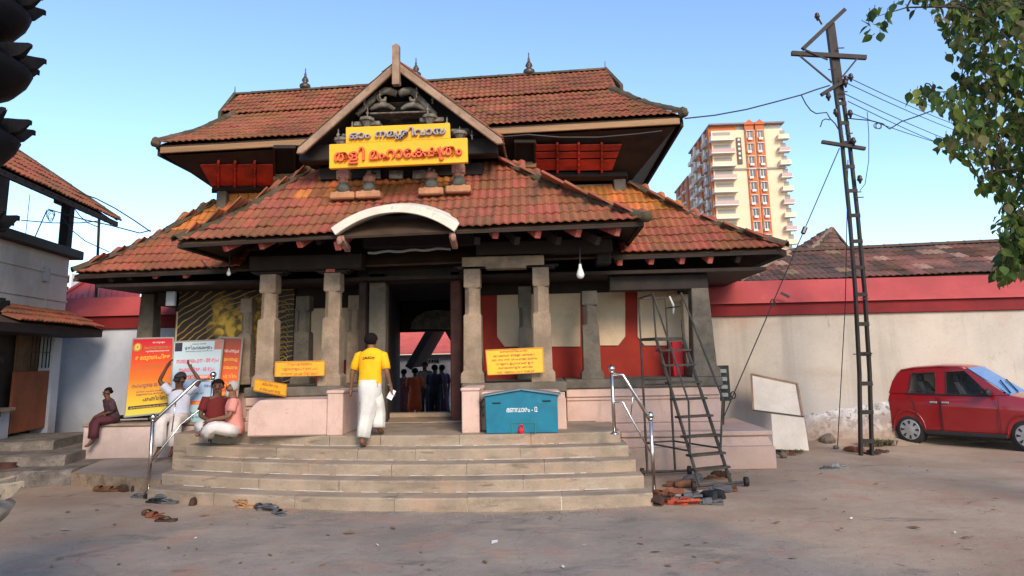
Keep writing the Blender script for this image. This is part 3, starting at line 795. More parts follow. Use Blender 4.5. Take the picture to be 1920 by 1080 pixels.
# ---------------- wing roofs (one broad hipped roof behind the porch roof)
YWE = 12.0
wL = [atY(138, 512, YWE), None, atY(404, 382, YW-.02)]; wR = [atY(1474, 464, YWE), None, atY(1181, 348, YW-.02)]
for a in (wL, wR): a[1] = a[0].lerp(a[2], .5) + V((0, .0, -.16))
wing = deck(wL, wR, temple, 'wing_roof')
px_l = lambda z: pL[0].x+.05+(z-pL[0].z)*(pL[2].x-pL[0].x)/(pL[2].z-pL[0].z)
px_r = lambda z: pR[0].x-.05+(z-pR[0].z)*(pR[2].x-pR[0].x)/(pR[2].z-pR[0].z)
keep_w = lambda p, t: p.x < px_l(p.z+.05)+.35 or p.x > px_r(p.z+.05)-.35
lit_top = lambda p, t: m_tile_orange if t > .6 and NZ.noise(V((p.x*.9, p.z*1.5, 7))) > (-.25 if t < .8 else -.7) else None  # upper courses carry the sun's orange in their colour
tm = MB()
lim = 300-n1
n2 = tiles(wL, wR, 8, .27, .034, m_tile, wing, True, keep_w, m_for=lit_top)
caps(wL, .12, .38, m_ridge, wing); caps(wR, .12, .38, m_ridge, wing)
b = MB(); d = V((0, .06, -.075)); b.bar(wL[0]+d, V((pL[0].x+.2, YWE, wL[0].z+.03))+d, .035, .05); b.bar(V((pR[0].x-.3, YWE, wR[0].z-.03))+d, wR[0]+d, .035, .05)
for a in (wL, wR): b.bar(a[0]+V((0, .05, -.09)), V((a[0].x, 17, a[0].z-.09)), .035, .1)
b.build('eave_board', m_wood, wing)
b = MB()
for a, s in ((wL, 1), (wR, -1)):
    e0, e1 = a[0]+V((0, 0, -.1)), V((a[0].x, 17, a[0].z-.1)); t0, t1 = a[2]+V((0, 0, -.1)), V((a[2].x, 17, a[2].z-.1))
    b.hexa([p+V((0, 0, -.06)) for p in (e0, a[1]+V((0, 0, -.1)), t0, t1)][:4], [p for p in (e0, a[1]+V((0, 0, -.1)), t0, t1)])
    b.add([e0, t1, e1], [(0, 1, 2), (2, 1, 0)])
b.build('side_slope', m_deck, wing)
tm = MB()
for a, s in ((wL, 0), (wR, 1)):
    bk = [V((p.x, 17, p.z)) for p in a]
    if s == 0: tiles(bk, a, 8, .27, .034, m_tile, None, False, mb=tm)
    else: tiles(a, bk, 8, .27, .034, m_tile, None, False, mb=tm)
tm.build('side_tiles', m_tile, wing, kind='stuff')
for px, py in ((205, 523), (240, 520), (288, 517), (345, 516), (1163, 492), (1222, 490), (1280, 489), (1333, 488), (1385, 487)):
    p = atY(px, py, YWE+.12); b = MB(); q = V((p.x*.9-.25, YW+.3, p.z+1.15)); b.bar(p, p.lerp(q, .9), .10, .14); b.build('rafter', m_rafter if 240 < px < 1350 else m_wood, wing, bevel=.012)
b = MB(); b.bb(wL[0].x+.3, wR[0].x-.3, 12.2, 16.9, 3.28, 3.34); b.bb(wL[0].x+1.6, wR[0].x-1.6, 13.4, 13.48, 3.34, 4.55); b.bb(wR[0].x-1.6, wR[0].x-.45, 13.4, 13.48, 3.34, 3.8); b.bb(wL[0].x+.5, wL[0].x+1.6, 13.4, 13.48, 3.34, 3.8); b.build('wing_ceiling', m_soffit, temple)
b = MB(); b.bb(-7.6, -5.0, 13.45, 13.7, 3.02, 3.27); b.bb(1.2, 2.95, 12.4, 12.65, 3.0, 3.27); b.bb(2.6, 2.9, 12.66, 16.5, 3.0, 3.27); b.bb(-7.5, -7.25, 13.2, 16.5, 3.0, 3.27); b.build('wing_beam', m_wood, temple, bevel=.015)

# ---------------- finials
m_finial = plain('dark_bronze', (.09, .07, .055), .45, .6, .2, .05)
for px, py, Y, k in ((572, 163, YR, 1.0), (992, 136, YR, 1.06), (780, 141, 15.6, .95)):
    p = atY(px, py, Y); b = MB()
    b.lathe([(.13, -.08), (.16, .0), (.15, .06), (.08, .11), (.05, .13), (.10, .18), (.085, .24), (.045, .30), (.028, .36), (.04, .38), (.022, .41), (.012, .5), (.02, .52), (.003, .58)], (0, 0, 0), 12)
    b.v = [p+v*k*.82 for v in b.v]; b.build('finial', m_finial, upper, smooth=True)
for px, py in ((440, 180), (1135, 133)):
    p = atY(px, py, YR); b = MB(); b.tube([p, p+V((0, 0, .24))], [.018, .008], 6); b.build('ridge_spike', m_finial, upper)
# ================================================================== platform, pillars, walls behind
X = lambda px, y, Y: atY(px, y, Y).x
pxL, pxR = X(645, 760, 11.5), X(866, 760, 11.5)       # sides of the entrance passage
SL = X(455, 700, 11.4); SR = X(1062, 705, 11.4)
b = MB()
b.bb(SL, pxL, 11.45, 13.8, SZ-.16, SZ); b.bb(pxR, SR, 11.45, 13.8, SZ-.16, SZ)
b.bb(SR+.005, 3.05, 12.25, 16.8, SZ-.16, SZ); b.bb(-7.7, SL-.005, 13.35, 16.8, SZ-.16, SZ)
b.build('platform_slab', m_stone_dk, temple, bevel=.02)
def plinth(x0, x1, y, yb, z0=0):
    b = MB(); b.bb(x0, x1, y+.06, yb, z0, SZ-.163)
    b.bb(x0-.0, x1, y+.0, y+.058, SZ-.30, SZ-.163)
    b.bb(x0, x1, y+.03, y+.058, SZ-.36, SZ-.303); b.bb(x0, x1, y-.02, y+.058, z0, z0+.42); b.bb(x0, x1, y+.02, y+.058, z0+.423, z0+.5)
    return b
plinth(SL+.03, pxL-.003, 11.47, 13.6, .5).build('plinth_moulding', m_pink, temple, bevel=.012)
plinth(pxR+.003, SR-.03, 11.47, 13.6, .5).build('plinth_moulding', m_pink, temple, bevel=.012)
plinth(SR+.02, 3.0, 12.28, 16.7, .3).build('plinth_moulding', m_pink, temple, bevel=.012)
b = MB(); b.bb(-7.65, SL-.03, 13.4, 16.7, 0, SZ-.163); b.build('plinth_wall', m_pink, temple)
# ledge in front of the right plinth
lz = .60
a, c = atZ(1150, 868, 0), atZ(1455, 855, 0)
x0, x1 = X(1165, 830, 11.9), X(1452, 830, 11.9)
b = MB()
b.prism([(x0, 11.86, 0), (x1, 11.86, 0), (x1, 12.3, 0), (x0, 12.3, 0)], (0, 0, .36))
b.hexa([(x0, 11.90, .36), (x1-.02, 11.90, .36), (x1-.02, 12.3, .36), (x0, 12.3, .36)], [(x0, 11.98, .52), (x1-.08, 11.98, .52), (x1-.08, 12.3, .52), (x0, 12.3, .52)])
b.bb(x0, x1+.0, 11.93, 12.4, .523, lz)
b.bb(3.0, x1, 12.4, 14.3, 0, lz)
b.build('plinth_ledge', m_pink, temple, bevel=.015)
# landing and passage floor
b = MB(); b.bb(-6.0, .85, 11.3, 13.6, .0, .772); b.build('landing', m_step, temple)
b = MB(); b.bb(pxL, pxR, 12.3, 12.5, .773, .80); b.bb(pxL, pxR, 13.45, 13.75, .773, .86); b.build('threshold', m_step, temple, bevel=.015)
# low pink parapets either side of the entrance
def pier(x0, x1, y0, y1, z1, capz=.05, name='parapet_pier'):
    b = MB(); b.bb(x0, x1, y0, y1, .775, z1-capz); b.bb(x0-.015, x1+.015, y0-.015, y1, z1-capz+.001, z1); b.build(name, m_pink, temple, bevel=.012)
py0 = 10.62
x0, x1, x2 = X(464, 780, py0), X(613, 780, py0), X(643, 780, py0)
pier(x1+.005, x2, py0-.02, 11.46, 1.44)
b = MB(); xm = x0+.16
b.prism([(x0, py0, .775), (x1, py0, .775), (x1, py0, 1.31), (xm, py0, 1.31), (x0, py0, 1.16)], (0, .84, 0))
b.build('bench_parapet', m_pink, temple, bevel=.02)
x0, x1 = X(866, 780, py0), X(899, 780, py0)
pier(x0, x1, py0-.02, 11.46, 1.44)
xe = X(1062, 780, 10.9)
b = MB(); b.prism([(x1+.005, 10.85, .775), (xe, 10.85, .775), (xe, 10.85, 1.26), (xe-.12, 10.85, 1.36), (x1+.005, 10.85, 1.36)], (0, .6, 0)); b.build('bench_parapet', m_pink, temple, bevel=.02)
# ---------------- pillars
def pillar(px, py, Y, wd=.30, m=m_stone, tops=(.2, 1.13, 1.58, 1.9), z0=SZ, name='stone_pillar', flare=True):
    x = X(px, py, Y); b = MB(); h = wd/2
    def sq(z, r): return [V((x+r*a, Y+r*c, z)) for a, c in ((-1, -1), (1, -1), (1, 1), (-1, 1))]
    def ring(z, r, ch):  # square with cut corners
        k = r*ch; return [V((x+a, Y+c, z)) for a, c in ((-r+k, -r), (r-k, -r), (r, -r+k), (r, r-k), (r-k, r), (-r+k, r), (-r, r-k), (-r, -r+k))]
    t0, t1, t2, t3 = (z0+t for t in tops)
    rg = []
    if flare: rg += [ring(z0, h*1.32, .06), ring(t0-.05, h*1.3, .06), ring(t0, h*1.04, .06)]
    else: rg += [ring(z0, h*1.06, .06)]
    rg += [ring(t1-.02, h*.98, .06), ring(t1, h*.93, .5), ring(t1+.015, h*.86, .58), ring(t2-.015, h*.84, .58), ring(t2, h*.9, .1), ring(t2+.02, h*.95, .06), ring(t3, h*.92, .06)]
    b.loft(rg); return b.build(name, m, temple, bevel=.006), x
for px, py, Y in ((505, 600, 11.75), (625, 600, 11.75), (887, 600, 11.75), (1016, 600, 11.75)):
    o, x = pillar(px, py, Y)
    b = MB(); b.box((x, Y, 3.385), (.5, .3, .05)); b.box((x, Y, 3.405), (.62, .26, .03)); b.build('capital_bracket', m_wood, temple, bevel=.01)
for px, py, Y, wd in ((464, 620, 13.2, .24), (570, 620, 13.0, .28), (668, 600, 13.1, .28)):
    pillar(px, py, Y, wd, m_stone if px != 570 else m_stone_dk, (.15, .95, 1.35, 1.62))
pillar(1106, 600, 12.6, .30, m_stone_dk, (.16, .95, 1.3, 1.55))
pillar(985, 600, 13.0, .26, m_stone_dk, (.16, .95, 1.3, 1.7))
for px, Y, w0, w1 in ((1313, 12.55, .40, .28), (280, 13.6, .36, .27)):
    x = X(px, 610, Y); b = MB()
    ring = lambda z, r: [V((x+r*a, Y+r*c, z)) for a, c in ((-1, -1), (1, -1), (1, 1), (-1, 1))]
    b.loft([ring(SZ, w0*.62), ring(SZ+.16, w0*.6), ring(SZ+.18, w0*.5), ring(3.27, w1*.5)]); b.build('corner_pillar', m_stone_dk, temple, bevel=.012)
b = MB(); a, c = atY(866, 500, 11.62), atY(1020, 480, 11.62); b.bb(a.x, c.x, 11.6, 11.9, 3.36, 3.57); b.build('stone_lintel', m_stone, temple, bevel=.015)
# orange lamp-black smear of paint on two pillar heads: painted blocks
b = MB(); x = X(625, 500, 11.75); b.loft([[V((x+r*a, 11.6+r*c*.3, z)) for a, c in ((-1, -1), (1, -1), (1, 1), (-1, 1))] for z, r in ((3.37, .075), (3.5, .07), (3.56, .04))]); b.build('painted_boss', m_rafter, temple)
# ---------------- back walls
YB_ = 13.5
wx0, wx1 = pxR, 3.0
b = MB(); b.bb(wx0, wx1, YB_, YB_+.25, SZ, 3.34); b.bb(2.75, 3.0, YB_+.25, 16.6, SZ, 3.3); b.build('back_wall', m_redwall, temple)
# cream plaster panels with clipped corners, let into the red wall
def panel(x0, y0, x1, y1, cut=14, cuts=(1, 1, 1, 1), Y=YB_, m=m_cream, name='cream_panel'):
    P = []
    c = cut
    P += [(x0+c*cuts[0], y0), (x1-c*cuts[1], y0)] + ([(x1, y0+c*1.3)] if cuts[1] else [])
    P += [(x1, y1-c*1.3*cuts[2])] + ([(x1-c, y1)] if cuts[2] else []) + [(x0+c*cuts[3], y1)]
    if cuts[3]: P.append((x0, y1-c*1.3))
    if cuts[0]: P.append((x0, y0+c*1.3))
    pts = [atY(x, y, Y-.004) for x, y in P]
    b = MB(); b.prism([V((p.x, Y-.03, p.z)) for p in pts], V((0, .032, 0))); b.build(name, m, temple, bevel=.006)
panel(932, 536, 978, 650, 14, (1, 0, 0, 1)); panel(990, 534, 1088, 650, 10, (0, 0, 0, 0)); panel(1100, 528, 1172, 648, 13, (0, 1, 1, 0)); panel(1195, 526, 1290, 648, 13, (1, 1, 1, 1))
# white niche at the right end and red tin sheet leaning
b = MB(); a, c = atY(1288, 690, 13.2), atY(1314, 560, 13.2); b.bb(a.x, c.x, 13.2, 13.49, SZ, c.z); b.build('end_wall', m_cream, temple)
lx0 = X(330, 600, YB_)
b = MB(); b.bb(lx0, pxL, YB_, YB_+.2, SZ, 3.3); b.build('back_wall', m_cream, temple)
b = MB(); b.bb(lx0, pxL, YB_-.025, YB_-.002, SZ, SZ+.42); b.build('dado', m_redwall, temple)
b = MB(); b.bb(-7.6, lx0-.01, 16.4, 16.6, SZ, 3.3); b.build('side_wall', m_white, temple)
b = MB(); b.bb(lx0, pxL, YB_-.05, YB_-.002, 2.9, 3.32); b.build('shade_strip', m_wood, temple)  # dark strip standing in for the shade at the wall top
b = MB(); b.bb(wx0, wx1-.02, YB_-.06, YB_-.031, 3.07, 3.33); b.build('shade_strip', m_wood, temple)  # same on the right: shade above the panels made as a dark strip
# gold on black mural cloth
def gold_mat():
    m = bpy.data.materials.new('gold_on_black_mural'); m.use_nodes = True; nt = m.node_tree; b = nt.nodes['Principled BSDF']
    co = nt.nodes.new('ShaderNodeNewGeometry').outputs['Position']
    wv = nt.nodes.new('ShaderNodeTexWave'); wv.wave_type = 'RINGS'; wv.rings_direction = 'Y'; wv.inputs['Scale'].default_value = 2.4; wv.inputs['Distortion'].default_value = 5; wv.inputs['Detail'].default_value = 2; wv.inputs['Detail Scale'].default_value = .9
    nt.links.new(_off(nt, co, (4.6, 0, -1.2), (1.0, 1, 1.3)), wv.inputs['Vector'])
    ln = _ramp(nt, wv.outputs['Fac'], .86, .97)
    big = _ramp(nt, _noise(nt, co, 1.3, 2), .38, .55)
    sw = nt.nodes.new('ShaderNodeTexVoronoi'); sw.inputs['Scale'].default_value = 9; sw.feature = 'SMOOTH_F1'; nt.links.new(co, sw.inputs['Vector'])
    cell = _ramp(nt, sw.outputs[0], .35, .6, 1, .2)
    sep = nt.nodes.new('ShaderNodeSeparateXYZ'); nt.links.new(co, sep.inputs[0])
    nx_ = _mul(nt, sep.outputs[0], _mul(nt, _noise(nt, co, 2.2, 4), 1.6), 'ADD'); nz_ = _mul(nt, sep.outputs[2], _mul(nt, _noise(nt, co, 2.6, 4), 1.2), 'ADD')
    dense = _mul(nt, _mul(nt, _ramp(nt, nx_, -5.75, -5.35), _ramp(nt, nz_, 3.75, 3.3)), _ramp(nt, nx_, -4.5, -4.85))
    f = _mul(nt, _mul(nt, ln, .42), _mul(nt, cell, dense), 'MAXIMUM')
    c = _mixc(nt, (.018, .013, .010), (.8, .47, .05), f)
    nt.links.new(c, b.inputs['Base Color']); b.inputs['Roughness'].default_value = .6
    return m
b = MB(); a, c = atY(329, 690, YB_-.12), atY(553, 540, YB_-.12); b.bb(a.x, c.x, YB_-.14, YB_-.10, SZ+.02, c.z)
mural = b.build('mural_panel', gold_mat(), temple)
b = MB(); b.bar((a.x, YB_-.16, SZ+.42), (c.x-.6, YB_-.16, SZ+.42), .03); b.build('gilt_rail', plain('gilt', (.6, .34, .05), .4, .3), mural)
m_gold = plain('gilt_brass', (.55, .36, .09), .4, .55)
b = MB()
for k in range(13):   # curved ribs of the gilt peacock tail
    z = SZ+.35+k*.095; xx = X(538, 600, YB_-.17)
    b.tube([V((xx-.11+.16*i/6, YB_-.17, z+.07*math.sin(i*.5)-.02*i+.05)) for i in range(7)], [.014, .013, .011, .009, .007, .005, .003], 5)
b.build('gilt_plume', m_gold, mural)
b = MB(); xx = X(482, 620, YB_-.17)
for k in range(9): b.tube([V((xx-.1+.2*i/6, YB_-.17, SZ+.3+k*.13+.06*math.sin(i*.6+k))) for i in range(7)], .008, 5)
b.build('gilt_scroll', m_gold, mural)

# ---------------- dark passage
jl, jr = X(724, 700, 12.6), X(846, 700, 12.6)
b = MB(); b.bb(X(692, 700, 12.6), jl, 12.5, 12.75, .775, 3.45); b.build('door_jamb', m_stone_dk, temple, bevel=.02)
b = MB(); b.bb(jr, X(866, 700, 12.6), 12.5, 12.75, .775, 3.45); b.build('door_jamb', mat('red_brown_door', (.085, .028, .02), .7, .3, 4, 30, .3, .3), temple, bevel=.02)
b = MB(); b.bb(pxL-.1, pxR+.1, 12.5, 12.78, 3.25, 3.6); b.build('door_lintel', m_wood, temple, bevel=.02)
wb0, wb1 = X(750, 700, 18.4), X(846, 700, 18.4)
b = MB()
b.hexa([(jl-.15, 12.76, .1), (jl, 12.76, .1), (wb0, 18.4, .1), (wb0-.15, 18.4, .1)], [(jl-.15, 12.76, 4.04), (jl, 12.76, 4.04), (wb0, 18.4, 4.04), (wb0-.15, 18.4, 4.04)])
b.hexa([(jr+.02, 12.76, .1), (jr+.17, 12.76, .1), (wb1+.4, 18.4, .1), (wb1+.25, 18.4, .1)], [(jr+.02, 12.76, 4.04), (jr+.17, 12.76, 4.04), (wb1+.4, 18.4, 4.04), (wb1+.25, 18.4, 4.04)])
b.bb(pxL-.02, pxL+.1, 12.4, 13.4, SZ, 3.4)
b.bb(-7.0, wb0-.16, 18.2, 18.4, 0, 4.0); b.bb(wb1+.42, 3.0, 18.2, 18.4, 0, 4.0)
b.build('passage_wall', mat('dark_brown_wall', (.035, .024, .02), .85, .3, 3), temple)  # passage walls in one very dark brown all over
# rear opening: dark lintel with an arched stone filling
b = MB(); zt = atY(800, 622, 18.3).z
b.bb(wb0-.16, wb1+.42, 18.25, 18.45, zt, 4.0)
b.build('rear_lintel', m_wood, temple)
pts = [atY(x, y, 18.35) for x, y in ((772, 618), (774, 606), (784, 593), (800, 585), (822, 582), (845, 584), (858, 600), (858, 618))]
b = MB(); b.prism([V((p.x, 18.15, p.z)) for p in pts], V((0, .09, 0))); b.build('arched_tympanum', mat('grey_rubble', (.26, .24, .23), .9, .3, 5, 12, .6, .8, .03), temple)
# small junction boxes and switch boxes under the eaves
for px, py, sw, sh, Y, c in ((541, 490, .27, .19, 12.4, (.16, .17, .18)), (600, 487, .2, .18, 12.4, (.13, .13, .14)), (651, 487, .1, .1, 12.45, (.12, .12, .13)), (691, 485, .15, .13, 12.45, (.1, .22, .2))):
    p = atY(px, py, Y); b = MB(); b.box(p, (sw, .08, sh)); b.box(p+V((0, -.045, -.01)), (sw*.8, .012, sh*.7)); b.build('meter_box', plain('box_paint', c, .6), temple, bevel=.008)
# ================================================================== the court seen through the passage
tag(MB().bb(-9, 6, 18.5, 40, .004, .10).build('courtyard_floor', mat('courtyard_paving', (.34, .29, .24), .9)), kind='structure')
inn = thing('inner_shrine', 'low inner hall with red ribbed roof seen through the dark passage', 'shrine', (-3.2, 28, .1))
a, c = atY(735, 662, 27), atY(870, 618, 27.6)
b = MB(); n = 9
za, zc_ = atY(780, 662, 27).z, atY(780, 622, 29.0).z
for i in range(n):
    f0, f1 = i/n, (i+.93)/n
    b.hexa([(-7, 27+2.2*f0, za+(zc_-za)*f0-.05), (1, 27+2.2*f0, za+(zc_-za)*f0-.05), (1, 27+2.2*f1, za+(zc_-za)*f1-.05), (-7, 27+2.2*f1, za+(zc_-za)*f1-.05)],
           [(-7, 27+2.2*f0, za+(zc_-za)*f0+.05), (1, 27+2.2*f0, za+(zc_-za)*f0+.05), (1, 27+2.2*f1, za+(zc_-za)*f1), (-7, 27+2.2*f1, za+(zc_-za)*f1)])
b.build('ribbed_roof', mat('pinkish_red_sheet', (.62, .13, .11), .6, .1, 2), inn)
b = MB(); b.bb(-6.8, .8, 27.4, 31, .1, za-.06); b.build('wall', mat('dim_grey_wall', (.2, .19, .2), .9), inn)
b = MB()
for i in range(26): b.ball((-6.6+.3*i, 29.2, zc_+.1), (.1, .1, .14), 6, 4)
b.build('crested_ridge', m_wood, inn)
can = thing('dark_canopy', 'dark timber canopy gable standing in the inner court beyond the passage', 'canopy', (-2.9, 22.5, .1))
ap, cl, cr_ = atY(824, 590, 22), atY(766, 690, 22), atY(872, 672, 22)
b = MB(); b.bar(ap, cl, .16, .22); b.bar(ap, cr_, .16, .22); b.build('bargeboard', m_wood, can)
b = MB(); b.tube([ap+V((0, 0, .5)), ap-V((0, 0, .3))], .06, 6); b.tube([V((cr_.x, 22, .1)), cr_], .09, 8); b.tube([V((cl.x-.5, 22.6, .1)), V((cl.x-.5, 22.6, cl.z))], .07, 8); b.build('post', m_wood, can)
b = MB(); b.hexa([ap, cr_, cr_+V((0, 3, 0)), ap+V((0, 3, 0))], [p+V((0, 0, .06)) for p in (ap, cr_, cr_+V((0, 3, 0)), ap+V((0, 3, 0)))]); b.hexa([cl, ap, ap+V((0, 3, 0)), cl+V((0, 3, 0))], [p+V((0, 0, .06)) for p in (cl, ap, ap+V((0, 3, 0)), cl+V((0, 3, 0)))]); b.build('roof', m_wood, can)
# ================================================================== boundary walls
def boundary(label, x0, x1, Y, zw, zb, zc, m, z0=0.0):
    r = thing('boundary_wall', label, 'wall', ((x0+x1)/2, Y, z0))
    b = MB(); b.bb(x0, x1, Y, Y+.45, z0-.05, zw); b.build('wall_body', m, r)
    b = MB(); b.bb(x0, x1, Y-.07, Y+.5, zw+.002, zb); b.build('red_band', m_copdark, r, bevel=.012)
    b = MB(); n = 10; dx = (x1-x0)/n
    for i in range(n):
        a, c = x0+i*dx, x0+(i+1)*dx
        b.hexa([(a, Y-.15, zb+.003), (c, Y-.15, zb+.003), (c, Y+.62, zb+.003), (a, Y+.62, zb+.003)], [(a, Y-.13, zb+.05), (c, Y-.13, zb+.05), (c, Y+.28, zc), (a, Y+.28, zc)])
    b.build('coping', m_coping, r); return r
YWR, YWL = 14.9, 15.6
Zr = lambda y: atY(1620, y, YWR).z
wallR = boundary('long cream boundary wall with sloping red coping behind the iron pole and car', 3.05, 16, YWR, Zr(588), Zr(563)-.02, Zr(519), m_white)
zt_l = lambda y: atY(180, y, YWL).z
wallL = boundary('bluish white boundary wall with red coping left of the temple', -17, -7.75, YWL, zt_l(618), zt_l(594), zt_l(556), m_whiteL, .28)
# blistered plaster band along the foot of the right wall
b = MB(); n = 46; top = []; xa, xb = X(1512, 820, YWR), X(1700, 800, YWR)
for i in range(n+1):
    f = i/n; z = .56+.32*min(1, f*1.6)+.05*NZ.noise(V((f*17, 0, 0)))+.03*NZ.noise(V((f*50, 3, 0))); top.append(V((xa+(xb+1.5-xa)*f, YWR-.014, z)))
for i in range(n):
    p, q = top[i], top[i+1]
    b.add([(p.x, p.y, -.02), (q.x, q.y, -.02), q, p, (q.x, q.y+.013, q.z+.012), (p.x, p.y+.013, p.z+.012)], [(0, 1, 2, 3), (3, 2, 4, 5)])
b.build('peeling_base', m_base, wallR)
# sloping rubble of soil against the wall foot
b = MB(); n = 40
for i in range(n+1):
    x = xa-.2+(xb+3-xa)*i/n; h = .09+.06*NZ.noise(V((x*1.8, 1, 0)))
    for yy, zz in ((YWR-.5-.2*NZ.noise(V((x*1.1, 9, 0))), -.01), (YWR-.22, h*.55), (YWR-.02, h)): b.v.append(V((x, yy, zz)))
for i in range(n):
    for k in range(2): a = i*3+k; b.f.append((a, a+3, a+4, a+1))
tag(b.build('soil_bank', m_ground, None, smooth=True), kind='structure')

# ================================================================== tiled hall behind the right wall
hall = thing('tiled_hall', 'long low hall with weathered brown tile roof behind the right boundary wall', 'building', (9, 17, 0))
hy, hr = 15.75, 17.6
hL = [atY(1384, 530, hy), None, atY(1478, 474, hr)]; hR = [atY(2130, 505, hy), None, atY(2050, 453, hr)]
hR[0].z = hL[0].z+.14; hR[2].z = hL[2].z+.16
for a in (hL, hR): a[1] = a[0].lerp(a[2], .5)
dk = deck(hL, hR, hall, 'roof')
lite = mat('pale_weathered_tile', (.33, .2, .14), .9, .3, 3, 25, .3, .4, tint=.25)
tiles(hL, hR, 6, .30, .03, m_tile_old, dk, True, m_for=lambda p, t: lite if rnd.random() < .09 else None)
caps([hL[2], hR[2]], .1, .4, m_tile_old, dk); caps(hL, .1, .36, lite, dk)
b = MB(); b.hexa([hL[0]+V((0, 0, -.1)), hL[2]+V((0, 0, -.1)), V((hL[2].x, 19.5, hL[2].z-.1)), V((hL[0].x, 19.6, hL[0].z-.1))], [hL[0]+V((0, 0, -.04)), hL[2]+V((0, 0, -.04)), V((hL[2].x, 19.5, hL[2].z-.04)), V((hL[0].x, 19.6, hL[0].z-.04))])
b.hexa([hL[2]+V((0, 0, -.1)), hR[2]+V((0, 0, -.1)), V((hR[2].x, 19.5, hR[0].z)), V((hL[2].x, 19.5, hL[0].z))], [hL[2]+V((0, 0, -.04)), hR[2]+V((0, 0, -.04)), V((hR[2].x, 19.5, hR[0].z+.06)), V((hL[2].x, 19.5, hL[0].z+.06))])
b.build('rear_slope', m_deck, dk)
b = MB(); b.bb(hL[2].x, hR[2].x, 16.4, 19.0, 0, hL[0].z+.1); b.build('wall', m_white, hall)
gp = thing('gable_roof_house', 'small weathered gable roof peak beyond the long tiled hall', 'building', (8.3, 21, 0))
Yp = 21.0; pk = atY(1549, 434, Yp); pl = atY(1470, 482, Yp); pr = atY(1596, 474, Yp)
pl2 = [atY(1440, 492, Yp-1.2), None, pk]; fr = V((pk.x-.1, Yp-.2, pk.z))
A, Bq, Cq = atY(1468, 476, Yp-2), atY(1505, 476, Yp-2.5), pk
Ls = [atY(1472, 480, Yp), None, pk+V((-.06, 0, 0))]; Rs = [atY(1512, 480, Yp-2.4), None, pk+V((.04, -.3, 0))]
for a in (Ls, Rs): a[1] = a[0].lerp(a[2], .5)
dk2 = deck(Ls, Rs, gp, 'roof'); tm = MB(); tiles(Ls, Rs, 6, .28, .03, m_tile_old, None, False, mb=tm)
L2 = [Rs[0], Rs[1], Rs[2]]; R2 = [atY(1598, 480, Yp-.2), None, pk+V((.1, -.2, 0))]; R2[1] = R2[0].lerp(R2[2], .5)
deck(L2, R2, gp, 'front_slope'); tiles(L2, R2, 6, .28, .03, m_tile_old, None, False, mb=tm)
tm.build('tile_field', m_tile_old, dk2, kind='stuff')
b = MB(); b.bb(pl.x+.3, pr.x-.3, Yp-1.5, Yp+1, 0, pl.z-.1); b.build('wall', m_white, gp)
caps([R2[0], R2[2]], .09, .4, m_tile_old, dk2); caps([Rs[0], Rs[2]], .09, .4, lite, dk2)

# ================================================================== left: red tin roof behind the wall, white far house
tin = thing('tin_roof_shed', 'shed with bright red ribbed tin roof behind the left wall', 'shed', (-11.5, 18, .3))
t0, t1 = atY(105, 562, 16.6), atY(260, 562, 16.6); u0, u1 = atY(166, 524, 18.2), atY(262, 524, 18.2)
b = MB(); th = V((0, 0, -.04)); b.hexa([t0+th, t1+th, u1+th, u0+th], [t0, t1, u1, u0]); rf = b.build('roof', m_tin, tin)
for i in range(15):
    f = i/14; p = t0.lerp(t1, f); d = (u1-t1); L = 1.0
    if p.x+d.x < u0.x: L = max(.25, (p.x-t0.x)/(u0.x-t0.x+.001))
    b = MB(); b.bar(p+V((0, 0, .012)), p+V((d.x*L, d.y*L, d.z*L+.012)), .05, .035); b.build('rib', m_tin, rf)
b = MB(); b.bar(t0+V((0, 0, .02)), u0+V((0, 0, .02)), .1, .06); b.bar(u0+V((0, 0, .02)), u1+V((0, 0, .02)), .1, .06); b.build('ridge_flashing', m_tin, rf)
b = MB(); b.bb(t0.x+.2, t1.x-.2, 16.9, 18.1, .3, t0.z-.08); b.build('wall', m_white, tin)
fh = thing('far_white_block', 'tiny pale block of flats far off between the left roofs', 'building', (-62, 90, 0))
a, c = atY(112, 560, 90), atY(135, 512, 90); b = MB(); b.bb(a.x-5, c.x, 90, 98, 0, c.z); b.build('wall', plain('far_white', (.66, .66, .66), .9), fh)
for r in range(3):
    b = MB(); b.bb(c.x-1.1, c.x-.3, 89.93, 90, c.z-1.3-1.3*r, c.z-.55-1.3*r); b.build('window', m_black, fh)

# ================================================================== left house
th_ = R_(10.5); e2 = V((-math.sin(th_), math.cos(th_), 0)); e1 = V((math.cos(th_), math.sin(th_), 0)); ez = V((0, 0, 1))
HC = atY(117, 640, 14.9); HC.z = .3
house = thing('old_house', 'old two storey house with open timber verandah at the left edge', 'house', HC)
HM = frame(HC, e1, e2, ez)
def hp(px, py, o=0.0):
    """sight line met with the house wall plane set out by o"""
    P0 = HC+e1*o; d = ray(px, py); t = (P0-CAM).dot(e1)/d.dot(e1); return CAM+d*t
def hz(px, py, o=0.0): return hp(px, py, o).z
def hs(px, py, o=0.0): return (hp(px, py, o)-HC).dot(e2)
def hbox(mb, o0, o1, s0, s1, z0, z1):
    P = lambda o, s, z: HC+e1*o+e2*s+V((0, 0, z-HC.z))
    return mb.hexa([P(o0, s0, z0), P(o1, s0, z0), P(o1, s1, z0), P(o0, s1, z0)], [P(o0, s0, z1), P(o1, s0, z1), P(o1, s1, z1), P(o0, s1, z1)])
m_house = mat('grimy_cream_wall', (.52, .48, .42), .92, .12, 1, 35, .2, .3, .008, [((.3, .27, .24), .9, .5, .7, .6, (1, 1, .4)), ((.2, .18, .17), 3, .62, .75, .5)])
zu0, zu1 = hz(117, 592), hz(117, 472)
b = MB(); hbox(b, -6, 0, -9, 0, zu0, zu1); b.build('upper_wall', m_house, house)
